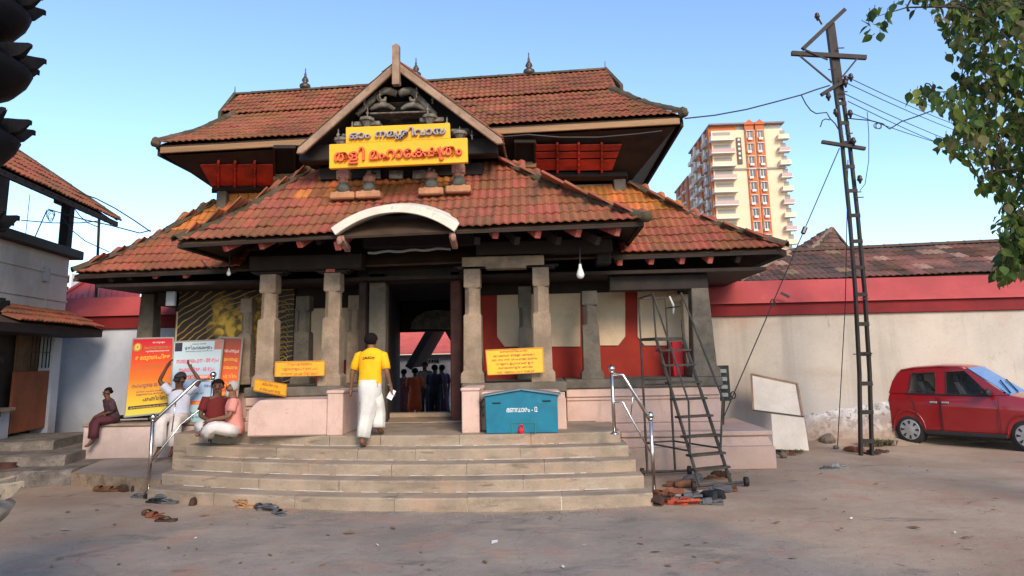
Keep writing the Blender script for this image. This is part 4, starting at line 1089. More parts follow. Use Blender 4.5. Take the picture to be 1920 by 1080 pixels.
b = MB(); hbox(b, -.02, .025, -9, .02, hz(117, 518), hz(117, 514)); hbox(b, -.02, .02, -9, .02, hz(117, 566), hz(117, 563)); b.build('string_course', m_house, house)
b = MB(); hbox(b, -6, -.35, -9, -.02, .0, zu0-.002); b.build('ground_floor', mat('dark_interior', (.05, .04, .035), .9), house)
b = MB(); hbox(b, -.35, .0, hs(98, 700), .0, .3, zu0-.002); b.build('pilaster', m_whiteL, house, bevel=.01)
b = MB(); hbox(b, -.35, -.03, -9, hs(24, 750), .3, hz(20, 768)); b.build('low_wall', m_whiteL, house)
b = MB(); hbox(b, -.4, .12, -9, hs(28, 765, .1), hz(20, 770), hz(20, 763)); b.build('window_ledge', m_stone, house, bevel=.01)
b = MB(); hbox(b, -.12, -.06, hs(24, 750, -.06), hs(93, 750, -.06), hz(60, 806, -.06), hz(60, 696, -.06)); b.build('red_panel', mat('rust_red_panel', (.27, .075, .03), .7, .2, 2, 30, .2, .2), house, bevel=.006)
b = MB(); hbox(b, -.3, -.28, hs(50, 640, -.1), hs(97, 640, -.1), hz(80, 700), zu0-.1); b.build('back_screen', mat('tan_screen', (.2, .12, .07), .9), house)
for i, px in enumerate((57, 64, 71, 78, 85, 91)):
    b = MB(); p = hp(px, 690, -.08); b.tube([p, V((p.x, p.y, zu0))], .012, 6); b.build('grille_bar', m_dkiron, house)
b = MB(); q0, q1 = hp(52, 660, -.08), hp(96, 660, -.08); b.bar(q0, V((q1.x, q1.y, q0.z)), .02); b.build('grille_rail', m_dkiron, house)
# awning of tiles
aw = thing  # (the awning belongs to the house)
za1, za0 = hz(117, 585), hz(117, 585)-.36
P = lambda o, s, z: HC+e1*o+e2*s+V((0, 0, z-HC.z))
aL = [P(.8, -9, za0), None, P(0, -9, za1)]; aR = [P(.8, .1, za0), None, P(0, .05, za1)]
for a in (aL, aR): a[1] = a[0].lerp(a[2], .5)
awn = deck(aL, aR, house, 'awning')
tm = MB(); tiles([aR[0], aR[1], aR[2]], [aL[0], aL[1], aL[2]], 3, .26, .032, m_tile, awn, True, keep=lambda p, t: (p-HC).dot(e2) > -3.2)
b = MB(); hbox(b, .0, .78, -9, .06, za0-.2, za0-.08); b.build('awning_beam', m_wood, awn)
b = MB()
for i in range(7): p = P(.75, -.35*i, za0-.08); b.bar(p, P(.0, -.35*i, za0+.12), .05, .07)
b.build('awning_rafter', m_wood, awn)
# verandah: beam, post, inner wall, roof
zr_ = hz(128, 478, .1)
b = MB(); hbox(b, -.3, .16, -9, .32, zr_-.04, zr_+.16); b.build('verandah_rail', m_wood, house, bevel=.02)
for s in range(9):
    b = MB(); hbox(b, -.12, -.02, -.25-.4*s, -.13-.4*s, zu1, zr_-.04); b.build('baluster', m_wood, house, bevel=.008)
pp = P(-.05, -.15, 0); zt = hz(114, 372)
b = MB(); b.bar(V((pp.x, pp.y, zr_)), V((pp.x, pp.y, zt+.1)), .2, .2, (0, 1, 0)); hbox(b, -.25, .25, -.4, .1, zt-.06, zt+.1); b.build('verandah_post', m_wood, house, bevel=.015)
b = MB(); hbox(b, -5.5, -.7, -9, -1.25, zu1, zt+.3); b.build('inner_wall', mat('grey_inner_wall', (.2, .18, .18), .9), house)
tip = hp(221, 414, 1.0); ze = tip.z; st = (tip-HC).dot(e2)
rL = [P(1.0, -9, ze), None, P(-2.6, -9, ze+2.9)]; rR = [P(1.0, st, ze), None, P(-2.6, st-2.9, ze+2.9)]
for a in (rL, rR): a[1] = a[0].lerp(a[2], .5)+V((0, 0, -.1))
hr_ = deck(rL, rR, house, 'roof')
tiles([p for p in rR], [p for p in rL], 12, .26, .032, m_tile, hr_, True, keep=lambda p, t: (p-HC).dot(e2) > -4.3)
tm = MB(); tiles([p for p in rR], [p for p in rL], 12, .26, .032, m_tile, None, False, mb=tm, keep=lambda p, t: -6.5 < (p-HC).dot(e2) <= -4.3)
tm.build('tile_field', m_tile, hr_, kind='stuff')
caps(rR, .1, .38, m_ridge, hr_)
b = MB()
for i in range(24):
    s = st-.25-.3*i; b.bar(P(1.0, s, ze-.1), P(-2.2, min(s, st-2.6), ze+1.95), .07, .1)
b.build('rafters', m_wood, hr_); b = MB(); b.bar(P(.98, -9, ze-.08), P(.98, st, ze-.08), .06, .1); b.build('eave_board', m_wood, hr_)
b = MB(); b.bar(P(-.1, -9, zt+.16), P(-.1, .5, zt+.16), .16, .2); b.build('verandah_beam', m_wood, house)
b = MB(); p = hp(87, 515, .02); b.box(p, (.05, .24, .3), rz=th_); b.tube([p+V((0.03, 0, -.15)), V((p.x+.03, p.y, zu0))], .012, 5); b.build('meter_box', plain('grey_meter', (.3, .29, .27), .6), house, bevel=.01)
b = MB(); q = hp(75, 620, .3); b.tube([hp(28, 606, .5), hp(50, 598, .5), hp(78, 606, .5)], .05, 6); b.build('hanging_bundle', m_dkiron, house, smooth=True)
# steps of the house
hsx = thing('house_steps', 'dark crumbling stone steps in front of the old house', 'steps', atZ(70, 890, 0))
m_oldstone = mat('old_dark_stone', (.17, .145, .125), .9, .35, 3, 35, .5, .7, .03, [((.32, .28, .25), 2.5, .55, .68, .6), ((.06, .05, .045), 4, .55, .7, .6)])
for (pxe, pye, z0, z1, dp) in ((134, 881, -.03, .24, 3.4), (122, 854, .23, .40, 2.4), (101, 826, .39, .56, 1.6)):
    f = atZ(pxe, pye, z1); b = MB()
    P2 = lambda s, o: V((f.x, f.y, 0))+e1*(-s)+e2*o
    n = 12; xs2 = [i*2.8/n for i in range(n+1)]
    rings = [[P2(s, .02*NZ.noise(V((s*4, z1*9, 0))))+V((0, 0, z0)), P2(s, .03*NZ.noise(V((s*4, z1*9, 2))))+V((0, 0, z1-.03)), P2(s, .05)+V((0, 0, z1+.012*NZ.noise(V((s*5, 2, z1))))), P2(s, dp)+V((0, 0, z1)), P2(s, dp)+V((0, 0, z0))] for s in xs2]
    b.loft(rings); b.build('step_stone', m_oldstone, hsx)
pt = atZ(12, 905, .0); b = MB(); b.lathe([(.10, 0), (.17, .05), (.2, .14), (.18, .24), (.12, .29), (.14, .32), (.11, .325)], (0, 0, 0), 16); b.v = [v+pt for v in b.v]
single('clay_pot', 'dark reddish clay pot on the ground by the old house steps', 'pot', b, mat('dark_clay', (.05, .018, .016), .8), smooth=True)

# ================================================================== apartment tower
TY = 150.0
A = atY(1332, 236, TY); ztop = A.z; st_h = 2.92
tower = thing('apartment_tower', 'tall cream and brick red apartment tower rising beyond the temple roof', 'building', (A.x+8, TY+10, 0))
m_tc = mat('tower_cream', (.76, .58, .40), .9, .05, .1, 3, .05, 0); m_tb = mat('tower_brick_red', (.52, .15, .06), .9, .08, .1, 3, .05, 0); m_tm = mat('tower_mauve', (.5, .36, .33), .9, .06, .1, 3, .05, 0)
m_tg = plain('tower_glass', (.07, .07, .08), .25); m_tl = plain('tower_white', (.7, .66, .62), .8); m_td = plain('tower_slab_grey', (.33, .3, .28), .8); m_trf = plain('tower_roof_edge', (.24, .19, .2), .8)
W = atY(1466, 240, TY).x-A.x
b = MB(); b.bb(A.x, A.x+W, TY, TY+22, 0, ztop-1.2); b.build('wall', m_tc, tower)
b = MB(); b.bb(A.x-.01, A.x+W*.36, TY+.4, TY+21, ztop-1.19, ztop); b.build('parapet', m_tb, tower)
b = MB(); b.bb(A.x-.4, A.x+W+.5, TY-.6, TY+22, ztop+.01, ztop+.35); b.build('roof_slab', m_trf, tower)
b = MB(); b.bb(A.x+W*.36+.01, A.x+W, TY+1, TY+21, ztop-1.19, ztop); b.build('parapet', m_tl, tower)
fx = lambda px: A.x+W*(px-1332)/134.0
sx0, sx1, sx2, sx3 = fx(1395), fx(1412), fx(1415), fx(1431)
for a, c in ((sx0, sx1), (sx2, sx3)):
    b = MB(); b.bb(a, c, TY-.35, TY+.01, 0, ztop+.3); sp = b.build('brick_strip', m_tb, tower)
    b = MB(); mid = (a+c)/2; b.prism([(a-.1, TY-.7, ztop-.2), (c+.1, TY-.7, ztop-.2), (c+.1, TY-.7, ztop+.1), (mid, TY-.7, ztop+1.0), (a-.1, TY-.7, ztop+.1)], (0, .5, 0)); b.build('strip_gable', m_tb, sp)
nst = int(ztop/st_h)
for k in range(nst):
    z1 = ztop-1.4-k*st_h
    if z1 < 12: break
    for a, c in ((sx0, sx1), (sx2, sx3)):
        b = MB(); b.bb(a+.35, c-.35, TY-.42, TY-.36, z1-1.8, z1-.3); wn = b.build('window', m_tg, tower)
        b = MB()
        b.bb(a+.25, c-.25, TY-.75, TY-.37, z1-.25, z1-.13); b.bb(a+.3, a+.42, TY-.47, TY-.37, z1-1.8, z1-.28); b.bb((a+c)/2-.06, (a+c)/2+.06, TY-.47, TY-.37, z1-1.8, z1-.28); b.build('frame', m_tl, wn)
        b = MB(); o = .2 if k % 2 else .55; b.bb(a+o, a+o+.85, TY-.8, TY-.43, z1-2.35, z1-1.85); b.build('air_conditioner', m_tl, wn)
    for a, c, dep in ((A.x-.6, fx(1372), 1.7), (fx(1453), A.x+W+1.0, 1.5)):
        b = MB(); b.bb(a, c, TY-dep, TY+.3, z1-2.5, z1-2.3); sl_ = b.build('balcony', m_tl, tower)
        b = MB(); b.bb(a+.12, c-.12, TY-dep+.08, TY-dep+.16, z1-2.3, z1-1.45); b.bb(a+.1, a+.18, TY-dep+.17, TY, z1-2.3, z1-1.45); b.bb(c-.18, c-.1, TY-dep+.17, TY, z1-2.3, z1-1.45); b.build('parapet', m_tm if k % 2 else m_tc, sl_)
        b = MB(); b.bb(a+.9, c-.5, TY-.05, TY-.001, z1-2.25, z1-.2); b.build('doorway', m_td, sl_)
    # receding left side: bays of brick and cream with balconies
    for j in range(4):
        y0 = TY+2.5+j*4.9
        b = MB(); b.bb(A.x-.06, A.x-.001, y0+.5, y0+2.6, z1-1.9, z1-.4); wn = b.build('window', m_tg, tower)
        b = MB(); b.bb(A.x-1.1, A.x-.002, y0+.2, y0+3.0, z1-2.5, z1-2.3); b.bb(A.x-1.1, A.x-1.0, y0+.2, y0+3.0, z1-2.3, z1-1.6); b.build('balcony', m_tl if j % 2 else m_tm, wn)
    b = MB()
    for (xa_, xb_) in ((A.x+.0, sx0-.01), (sx1, sx2), (sx3, A.x+W)): pass
for j in range(4):
    y0 = TY+1.4+j*4.9; b = MB(); b.bb(A.x-.45, A.x-.003, y0-.9, y0+.6, 0, ztop-.1); b.build('brick_pier', m_tb if j % 2 == 0 else m_tl, tower)
b = MB(); b.bb(A.x-.5, A.x+W+.1, TY-.5, TY-.36, ztop-10.3, ztop-10.0); b.bb(A.x-.5, A.x-.46, TY-.3, TY+22, ztop-10.3, ztop-10.0); b.build('string_course', m_td, tower)
b = MB(); b.bb(fx(1378), fx(1387), TY-.3, TY-.002, ztop-9.0, ztop-3.0); vs = b.build('vertical_sign', plain('sign_brown', (.1, .07, .05), .6), tower)
for k in range(5):
    b = MB(); z = ztop-3.5-k*1.05; b.lathe([(.28, 0), (.28, .04)], (fx(1382.5), TY-.31, z), 8, V((0, -1, 0))); b.build('sign_letter', m_tl, vs)
# rear wing of the same tower, stepping down
for k, (ya, yb, dz, xo) in enumerate(((22.01, 40, 6.0, -.6), (40.02, 58, 10.0, -1.4))):
    b = MB(); b.bb(A.x+xo, A.x+9, TY+ya, TY+yb, 0, ztop-dz); b.build('rear_wing', m_tc if k else m_tm, tower)
    b = MB(); b.bb(A.x+xo-.4, A.x+9.2, TY+ya, TY+yb, ztop-dz+.01, ztop-dz+.4); b.build('roof_slab', m_trf, tower)
    for j in range(3):
        y0 = TY+ya+1.5+j*5.8
        b = MB(); b.bb(A.x+xo-.5, A.x+xo-.003, y0-1, y0+.8, 0, ztop-dz); b.build('brick_pier', m_tb, tower)
        for q in range(9):
            z1 = ztop-dz-1-q*st_h; b = MB(); b.bb(A.x+xo-.06, A.x+xo-.002, y0+1.6, y0+3.8, z1-1.7, z1-.3); wn = b.build('window', m_tg, tower)
            b = MB(); b.bb(A.x+xo-.9, A.x+xo-.01, y0+1.3, y0+4.1, z1-2.2, z1-1.8); b.build('balcony', m_tl, wn)
# ================================================================== iron lattice pole
PY = 13.3
pc = [(1624, 852), (1621, 700), (1612, 540), (1600, 400), (1586, 270), (1572, 165), (1556, 45)]
cen = [atY(x, y, PY) for x, y in pc]; cen[0].z = -.02
pole = thing('electric_pole', 'leaning rusty iron lattice power pole in front of the right wall', 'pole', (cen[0].x, PY, 0))
def along(t):
    t *= len(cen)-1; i = min(int(t), len(cen)-2); return cen[i].lerp(cen[i+1], t-i)
wid = lambda t: .10-.045*t
for s in (-1, 1):
    b = MB(); rings = []
    for i in range(19):
        t = i/18; c = along(t); w_ = wid(t); x = c.x+s*w_
        fl = .042
        P = [(x-fl*.5, PY-.05), (x+fl*.5, PY-.05), (x+fl*.5, PY+.05), (x-fl*.5, PY+.05)]
        rings.append([V((a, q, c.z)) for a, q in P])
    b.loft(rings).build('channel', m_iron, pole)
t = .03
while t < .8:
    c = along(t); b = MB(); b.box(c+V((0, -.056, 0)), (2*wid(t)+.05, .012, .075)); b.build('batten', m_iron, pole)
    t += .058
b = MB(); rings = []
for i in range(6):
    t = .8+.2*i/5; c = along(t); h = wid(t)+.02; rings.append([c+V((a*h, q*.055, 0)) for a, q in ((-1, -1), (1, -1), (1, 1), (-1, 1))])
b.loft(rings).build('pole_head', m_iron, pole)
P_ = lambda x, y, o=0: atY(x, y, PY-.09+o)
for (p, q, w_) in (((1484, 100), (1624, 108), .085), ((1505, 92), (1584, 18), .075), ((1541, 266), (1622, 279), .06), ((1540, 178), (1588, 148), .07)):
    b = MB(); b.bar(P_(*p), P_(*q), w_, .075, (0, 1, 0)); b.build('crossarm', m_iron, pole)
for p, q in (((1500, 105), (1560, 155)), ((1607, 110), (1573, 152)), ((1509, 93), (1552, 112))):
    b = MB(); b.bar(P_(*p, -.05), P_(*q, -.05), .03, .025, (0, 1, 0)); b.build('brace', m_iron, pole)
m_ins = plain('brown_glaze', (.035, .022, .02), .3)
b = MB(); b.tube([P_(1532, 30, -.05), P_(1541, 46)], .018, 6); b.build('insulator_pin', m_iron, pole)
for x, y in ((1532, 30), (1586, 148), (1595, 144), (1585, 155), (1553, 180), (1567, 210), (1594, 212), (1600, 264), (1612, 335)):
    p = P_(x, y, -.05); b = MB(); b.lathe([(.015, -.1), (.03, -.05), (.052, -.03), (.052, 0), (.035, .015), (.045, .03), (.03, .06), (.01, .07)], p, 9); b.build('insulator', m_ins, pole, smooth=True)
for x, y in ((1576, 90), (1560, 130), (1582, 172), (1592, 250), (1608, 360), (1612, 370), (1621, 560), (1628, 663), (1607, 664), (1630, 722)):
    p = P_(x, y, -.02); b = MB(); b.bar(p-V((.07, 0, 0)), p+V((.07, 0, 0)), .018); b.build('step_bolt', m_iron, pole)
m_sand = m_ground
def wire(label, pts, r=.012, name='cable', cat='cable', group=None, sag=0, n=8):
    b = MB()
    if sag:
        a, c = pts; pts = [a.lerp(c, i/n)-V((0, 0, sag*4*(i/n)*(1-i/n))) for i in range(n+1)]
    b.tube(pts, r, 5); return single(name, label, cat, b, m_wire, group=group)
wire('black service cable from the iron pole to the right corner of the upper roof', [atY(x, y, Y) for x, y, Y in ((1556, 160, 13.2), (1530, 168, 13.1), (1502, 178, 13), (1450, 192, 12.8), (1400, 205, 12.6), (1340, 216, 12.4), (1284, 222, 12.2))], .014)
wire('loose cable loops hanging left of the pole head', [atY(x, y, 13.2) for x, y in ((1502, 178), (1511, 195), (1520, 207), (1530, 213), (1550, 211), (1556, 222), (1566, 232), (1574, 246))], .012)
wire('short curled cable end beside the pole', [atY(x, y, 13.2) for x, y in ((1538, 238), (1542, 226), (1548, 223), (1556, 225))], .011)
wr = [((1592, 146), (1900, 268), 26), ((1588, 156), (1905, 280), 26), ((1584, 176), (1895, 300), 26), ((1590, 190), (1890, 312), 26), ((1596, 212), (1870, 290), 26)]
for i, (a, c, Y) in enumerate(wr):
    lab = ('topmost', 'second', 'third', 'fourth', 'lowest')[i]+' of the power lines running from the pole to the right'
    wire(lab, [atY(*a, PY), atY(*c, Y)], .009, 'power_line', 'power line', 'power lines right of the pole', sag=.15)
wire('slack spliced cable sagging towards the tree on the right', [atY(x, y, 14) for x, y in ((1590, 222), (1610, 224), (1632, 226), (1655, 232), (1668, 242), (1690, 228), (1720, 218), (1752, 206))], .013)
b = MB(); c = atY(1645, 236, 13.8)
for k in range(3): b.tube([c+V(((.075-.01*k)*math.cos(a*.6+k)+.02*k, .01*k, (.06)*math.sin(a*.6+k))) for a in range(12)], .007, 5)
single('cable_coil', 'small coil of wire hanging right of the pole', 'cable', b, m_wire)
wire('thin drop wire hanging down beside the pole', [atY(x, y, 13.2) for x, y in ((1626, 210), (1629, 250), (1629, 300), (1622, 345), (1612, 358))], .007)
g0, g1 = atY(1574, 278, 13.2), atZ(1318, 873, 0)
wire('long stay wire slanting from the pole down to the ground by the ladder', [g0, g1], .010, 'stay_wire', 'stay wire')
b = MB(); p = g0.lerp(g1, .275); q = g0.lerp(g1, .295); b.tube([p, q], .045, 8); single('stay_insulator', 'black egg insulator on the slanting stay wire', 'insulator', b, m_ins)
b = MB(); p = g0.lerp(g1, .80)
b.tube([p+V((.04*math.cos(a), 0, .06*math.sin(a))) for a in [i*.65 for i in range(11)]], .012, 5); p = g0.lerp(g1, .52); b2 = MB(); b2.tube([p+V((.04*math.cos(a), 0, .06*math.sin(a))) for a in [i*.65 for i in range(11)]], .012, 5)
single('wire_shackle', 'iron ring in the stay wire low beside the ladder', 'shackle', b, m_iron); single('wire_shackle', 'iron ring in the stay wire in front of the red coping', 'shackle', b2, m_iron)
s0, s1 = atY(1590, 300, 13.25), atY(1570, 830, 14.2); s1.z = .05
wire('nearly upright stay wire just left of the iron pole', [s0, s0.lerp(s1, .5)+V((.05, 0, 0)), s1], .009, 'stay_wire', 'stay wire')
b = MB(); b.bar(atY(1464, 549, 14.6), atY(1480, 557, 14.6), .03, .05); single('wall_bracket', 'small dark bracket sticking out of the red coping', 'bracket', b, m_dkiron)
# cables at the left
cb = [((205, 372, 13), (280, 434, 12.6), .0, 'curved black cable from the old house roof to the temple wing'), ]
wire('curved black cable from the old house roof to the temple wing roof', [atY(x, y, Y) for x, y, Y in ((150, 362, 13.5), (180, 372, 13.3), (215, 390, 13), (250, 412, 12.8), (282, 434, 12.6))], .013)
wire('cable from the verandah post to the temple wing passing the thin rod', [atY(x, y, Y) for x, y, Y in ((90, 392, 14), (150, 410, 13.6), (205, 422, 13.3), (262, 437, 13), (282, 432, 12.8))], .012)
wire('flat cable running from the verandah to the thin rod', [atY(x, y, 14) for x, y in ((40, 413), (100, 418), (150, 418), (188, 414))], .011)
wire('cable drooping from the verandah post to the temple eave', [atY(x, y, Y) for x, y, Y in ((118, 408, 14), (135, 432, 13.8), (160, 452, 13.6), (204, 472, 13.2))], .010)
wire('double cable dropping from the old house eave to the thin rod', [atY(x, y, 13.9) for x, y in ((136, 386), (150, 405), (165, 418), (185, 426))], .010)
b = MB(); c = atY(95, 402, 14.2)
for k in range(3): b.tube([c+V(((.1-.02*k)*math.cos(a*.6+k), .01*k, .1*math.sin(a*.6+k)-.03*k)) for a in range(12)], .007, 5)
single('cable_coil', 'coil of thin wire hanging inside the old house verandah', 'cable', b, m_wire)
wire('slanting wire inside the verandah opening', [atY(x, y, 14.4) for x, y in ((64, 448), (88, 394), (100, 396))], .012)
wire('thin hanging wire at the left of the verandah opening', [atY(x, y, 14.4) for x, y in ((48, 440), (56, 365))], .007)
b = MB(); p0, p1 = atY(179, 556, 15.4), atY(188, 406, 13.6); p0 = V((p1.x-.02, 16.2, zt_l(600))); b.tube([V((p1.x-.9, 16.1, .3)), V((p1.x-.9, 16.1, .31))], .02, 5)
b = MB(); a = atY(186, 408, 16.3); c = atY(180, 560, 16.3); b.tube([V((c.x, 16.3, .3)), c, a], .035, 6); single('iron_rod', 'thin dark iron rod standing behind the left wing roof', 'rod', b, m_dkiron)
wire('cable lying along the underside of the right upper eave', [scr(x, y, .12) for x, y in ((1240, 236), (1190, 242), (1120, 248), (1050, 248), (990, 243), (940, 247))], .014)
# ================================================================== lettering
_gl = {}
def glyph(ch, bold=.012, ext=.0):
    k = (ch, bold, ext)
    if k in _gl: return _gl[k]
    cu = bpy.data.curves.new('glyph', 'FONT'); cu.body = ch; cu.size = 1; cu.extrude = ext; cu.offset = bold; cu.resolution_u = 2
    o = bpy.data.objects.new('glyph', cu); me = o.to_mesh()
    vs = [v.co.copy() for v in me.vertices]; fs = [tuple(p.vertices) for p in me.polygons]
    o.to_mesh_clear(); bpy.data.objects.remove(o); bpy.data.curves.remove(cu)
    x0 = min((v.x for v in vs), default=0); x1 = max((v.x for v in vs), default=.3)
    vs = [v-V((x0, 0, 0)) for v in vs]
    _gl[k] = (vs, fs, x1-x0); return _gl[k]
def layout(tokens, gap=.05, space=.32, bold=.012, ext=0):
    """tokens: characters or (char, dx, dy, scale, advance?) pieces -> list of (verts, faces)"""
    x = 0; out = []
    for t in tokens:
        if t == ' ': x += space; continue
        if t == 'RA':    # the hook written before a consonant
            pts = [(.02, .62), (.02, .0), (.03, -.16), (.10, -.26), (.2, -.24), (.25, -.14)]; w_ = .075
            vs, fs = [], []
            for i, p in enumerate(pts):
                a = V(pts[max(i-1, 0)]); c = V(pts[min(i+1, len(pts)-1)]); d = (c-a).normalized(); nn = V((-d.y, d.x))*w_/2
                for z in (ext, -ext): vs += [V((p[0]+nn.x+.04, p[1]+nn.y, z)), V((p[0]-nn.x+.04, p[1]-nn.y, z))]
            for i in range(len(pts)-1):
                a = 4*i; fs += [(a, a+1, a+5, a+4), (a+3, a+2, a+6, a+7), (a+2, a, a+4, a+6), (a+1, a+3, a+7, a+5)]
            out.append(([v+V((x, 0, 0)) for v in vs], fs)); x += .17; continue
        if isinstance(t, tuple):
            ch, dx, dy, sc, adv = t; vs, fs, wd = glyph(ch, bold, ext)
            out.append(([V((v.x*sc+x+dx, v.y*sc+dy, v.z)) for v in vs], fs)); x += adv*wd
            continue
        vs, fs, wd = glyph(t, bold, ext)
        out.append(([v+V((x, 0, 0)) for v in vs], fs)); x += wd+gap
    return out, x-gap
def write(tokens, o, ux, uz, width, height, m, parent, name='letter', joined=False, bold=.012, ext=0, depth=0, gap=.05, space=.32, unit=.72):
    """lay tokens on the plane o + ux*s + uz*t so that the line is width long and its letters height tall"""
    L, tot = layout(tokens, gap, space, bold, ext)
    ux, uz = V(ux).normalized(), V(uz).normalized(); nn = ux.cross(uz)
    sx = width/tot; sy = height/unit
    acc = MB()
    for vs, fs in L:
        P = [V(o)+ux*(v.x*sx)+uz*(v.y*sy)+nn*((v.z/ext*depth/2 if ext else 0)+depth/2+.002) for v in vs]
        if joined: acc.add(P, fs)
        else: b = MB(); b.add(P, fs); b.build(name, m, parent)
    if joined: acc.build(name, m, parent)
LINE1 = ['ഓ', 'ം', ' ', 'ന', 'മ', ('ശ', 0, -.28, .62, 0), ('ശ', 0, .0, 1.0, 1.03), 'ി', 'വ', 'ാ', 'യ']
LINE2 = ['ത', 'ള', 'ി', ' ', 'മ', 'ഹ', 'ാ', 'േ', ('ക', 0, 0, 1, .86), ('ഷ', 0, 0, 1, 1.04), 'RA', 'ത', 'ം']
def gib(n, seed):
    r = random.Random(seed); S_ = 'കഗതനപമയരലവശസഹളണദ'; out = []
    while len(out) < n:
        out.append(r.choice(S_))
        q = r.random()
        if q < .35: out.append(r.choice('ാിംു'))
        if r.random() < .16: out.append(' ')
    return out
# ================================================================== temple name sign
sy_ = YG-.32
sg = thing('temple_sign', 'stepped yellow name sign with raised grey and orange lettering hung on the gable', 'sign', atY(747, 310, sy_))
def quadbox(c, y0, y1): 
    f = [atY(x, y, sy_) for x, y in c]; f = [V((p.x, y0, p.z)) for p in f]; return MB().hexa(f, [V((p.x, y1, p.z)) for p in f])
lo = [(617, 316), (877, 304), (876, 258), (617, 270.5)]; up = [(648, 269.2), (844, 259.6), (843, 230), (648, 238.5)]
quadbox(lo, sy_+.001, sy_+.09).build('sign_board', m_yellow, sg, bevel=.008)
quadbox(up, sy_+.003, sy_+.088).build('sign_board', m_yellow, sg, bevel=.008)
m_lgrey = plain('grey_letter', (.30, .27, .30), .5); m_lred = plain('orange_red_letter', (.72, .115, .035), .5)
o, e = atY(656, 262, sy_), atY(836, 252.5, sy_); o.y = e.y = sy_
write(LINE1, o, e-o, (0, 0, 1), (e-o).length, .125, m_lgrey, sg, ext=.1, depth=.06, bold=.014)
o, e = atY(628, 304, sy_), atY(867, 291, sy_); o.y = e.y = sy_
write(LINE2, o, e-o, (0, 0, 1), (e-o).length, .185, m_lred, sg, ext=.1, depth=.06, bold=.018)
b = MB()
for x, y in ((690, 313), (803, 307)): p = atY(x, y, sy_); b.bar(p+V((0, .12, -.05)), p+V((0, .5, .02)), .035)
for x, y in ((670, 240), (820, 233)): p = atY(x, y, sy_); b.bar(p+V((0, .12, -.0)), p+V((0, .8, .02)), .035)
b.build('bracket', m_dkiron, sg)

# ================================================================== small yellow notices
def notice(label, c, Y0, Y1, lines, m=m_yellow2, seed=1, th=.02, ink=(.16, .07, .03), name='notice_board', hgt=.55):
    P = [atY(c[0][0], c[0][1], Y0), atY(c[1][0], c[1][1], Y0), atY(c[2][0], c[2][1], Y1), atY(c[3][0], c[3][1], Y1)]   # bl br tr tl
    base = (P[0]+P[1])/2; r = thing(name, label, 'notice', base)
    ux = (P[1]-P[0]).normalized(); uz = (P[3]-P[0]); W_, H_ = (P[1]-P[0]).length, uz.length; nn = ux.cross(uz.normalized()).normalized()
    if nn.y > 0: nn = -nn
    MB().hexa([p-nn*th for p in P], P).build('board', m, r, bevel=.004)
    b = MB()
    for a, q in ((0, 1), (1, 2), (2, 3), (3, 0)): b.bar(P[a]+nn*.004, P[q]+nn*.004, .016, .016, nn)
    b.build('edge_strip', plain('notice_edge', (.5, .24, .03), .6), r)
    ik = plain('sign_ink', ink, .6)
    for i in range(lines):
        f = (i+.5)/lines; rr = random.Random(seed*31+i); wd = W_*rr.uniform(.55, .9) if i else W_*.5; off = (W_-wd)/2
        o = P[0]+uz*(1-f-.28/lines)+ux*off+nn*.003
        write(gib(int(16*wd/W_)+6, seed*77+i), o, ux, uz, wd, H_/lines*hgt, ik, r, 'lettering', True, depth=.001)
    return r, P, nn
notice('yellow notice with dark lettering standing on the right pillar base beside the entrance', [(915, 703), (1020, 698), (1018, 652), (911, 657)], 11.42, 11.52, 6, m_yellow, 3)
notice('yellow notice with brown lettering standing between the two left pillars', [(516, 706), (608, 704), (609, 677), (517, 679)], 11.38, 11.45, 3, m_yellow2, 5, ink=(.3, .13, .03))
notice('small tilted yellow notice lying on the pink plinth left of the entrance', [(476, 732), (536, 743), (537, 722), (478, 712)], 10.95, 11.2, 2, m_yellow2, 8)
# ================================================================== leaning posters
def grad_mat(name, stops, z0, z1, noise=.0):
    m = bpy.data.materials.new(name); m.use_nodes = True; nt = m.node_tree; b = nt.nodes['Principled BSDF']
    co = nt.nodes.new('ShaderNodeNewGeometry').outputs['Position']; sep = nt.nodes.new('ShaderNodeSeparateXYZ'); nt.links.new(co, sep.inputs[0])
    mr = nt.nodes.new('ShaderNodeMapRange'); mr.inputs[1].default_value = z0; mr.inputs[2].default_value = z1
    nt.links.new(_mul(nt, sep.outputs[2], _mul(nt, _noise(nt, co, 2), noise), 'ADD') if noise else sep.outputs[2], mr.inputs[0])
    cr = nt.nodes.new('ShaderNodeValToRGB'); el = cr.color_ramp.elements
    while len(el) < len(stops): el.new(.5)
    for e, (p, c) in zip(el, stops): e.position = p; e.color = (*c, 1)
    nt.links.new(mr.outputs[0], cr.inputs[0]); nt.links.new(cr.outputs[0], b.inputs['Base Color']); b.inputs['Roughness'].default_value = .45
    return m
def poster(label, c, Yb, Yt, stops):
    P = [atY(c[0][0], c[0][1], Yb), atY(c[1][0], c[1][1], Yb), atY(c[2][0], c[2][1], Yt), atY(c[3][0], c[3][1], Yt)]
    r = thing('poster_board', label, 'poster', (P[0]+P[1])/2)
    ux = (P[1]-P[0]).normalized(); uz = ((P[3]-P[0])+(P[2]-P[1]))/2; nn = ux.cross(uz).normalized()
    if nn.y > 0: nn = -nn
    MB().hexa([p-nn*.025 for p in P], P).build('printed_face', grad_mat('poster_print', stops, min(p.z for p in P), max(p.z for p in P), .06), r)
    b = MB()
    for a, q in ((0, 1), (1, 2), (2, 3), (3, 0)): b.bar(P[a]-nn*.012, P[q]-nn*.012, .028, .03, nn)
    b.build('frame', plain('poster_frame', (.3, .27, .24), .7), r)
    def pt(u, v, o=.003): return P[0].lerp(P[1], u).lerp(P[3].lerp(P[2], u), v)+nn*o
    return r, pt, (P[1]-P[0]).length, uz.length, ux, uz
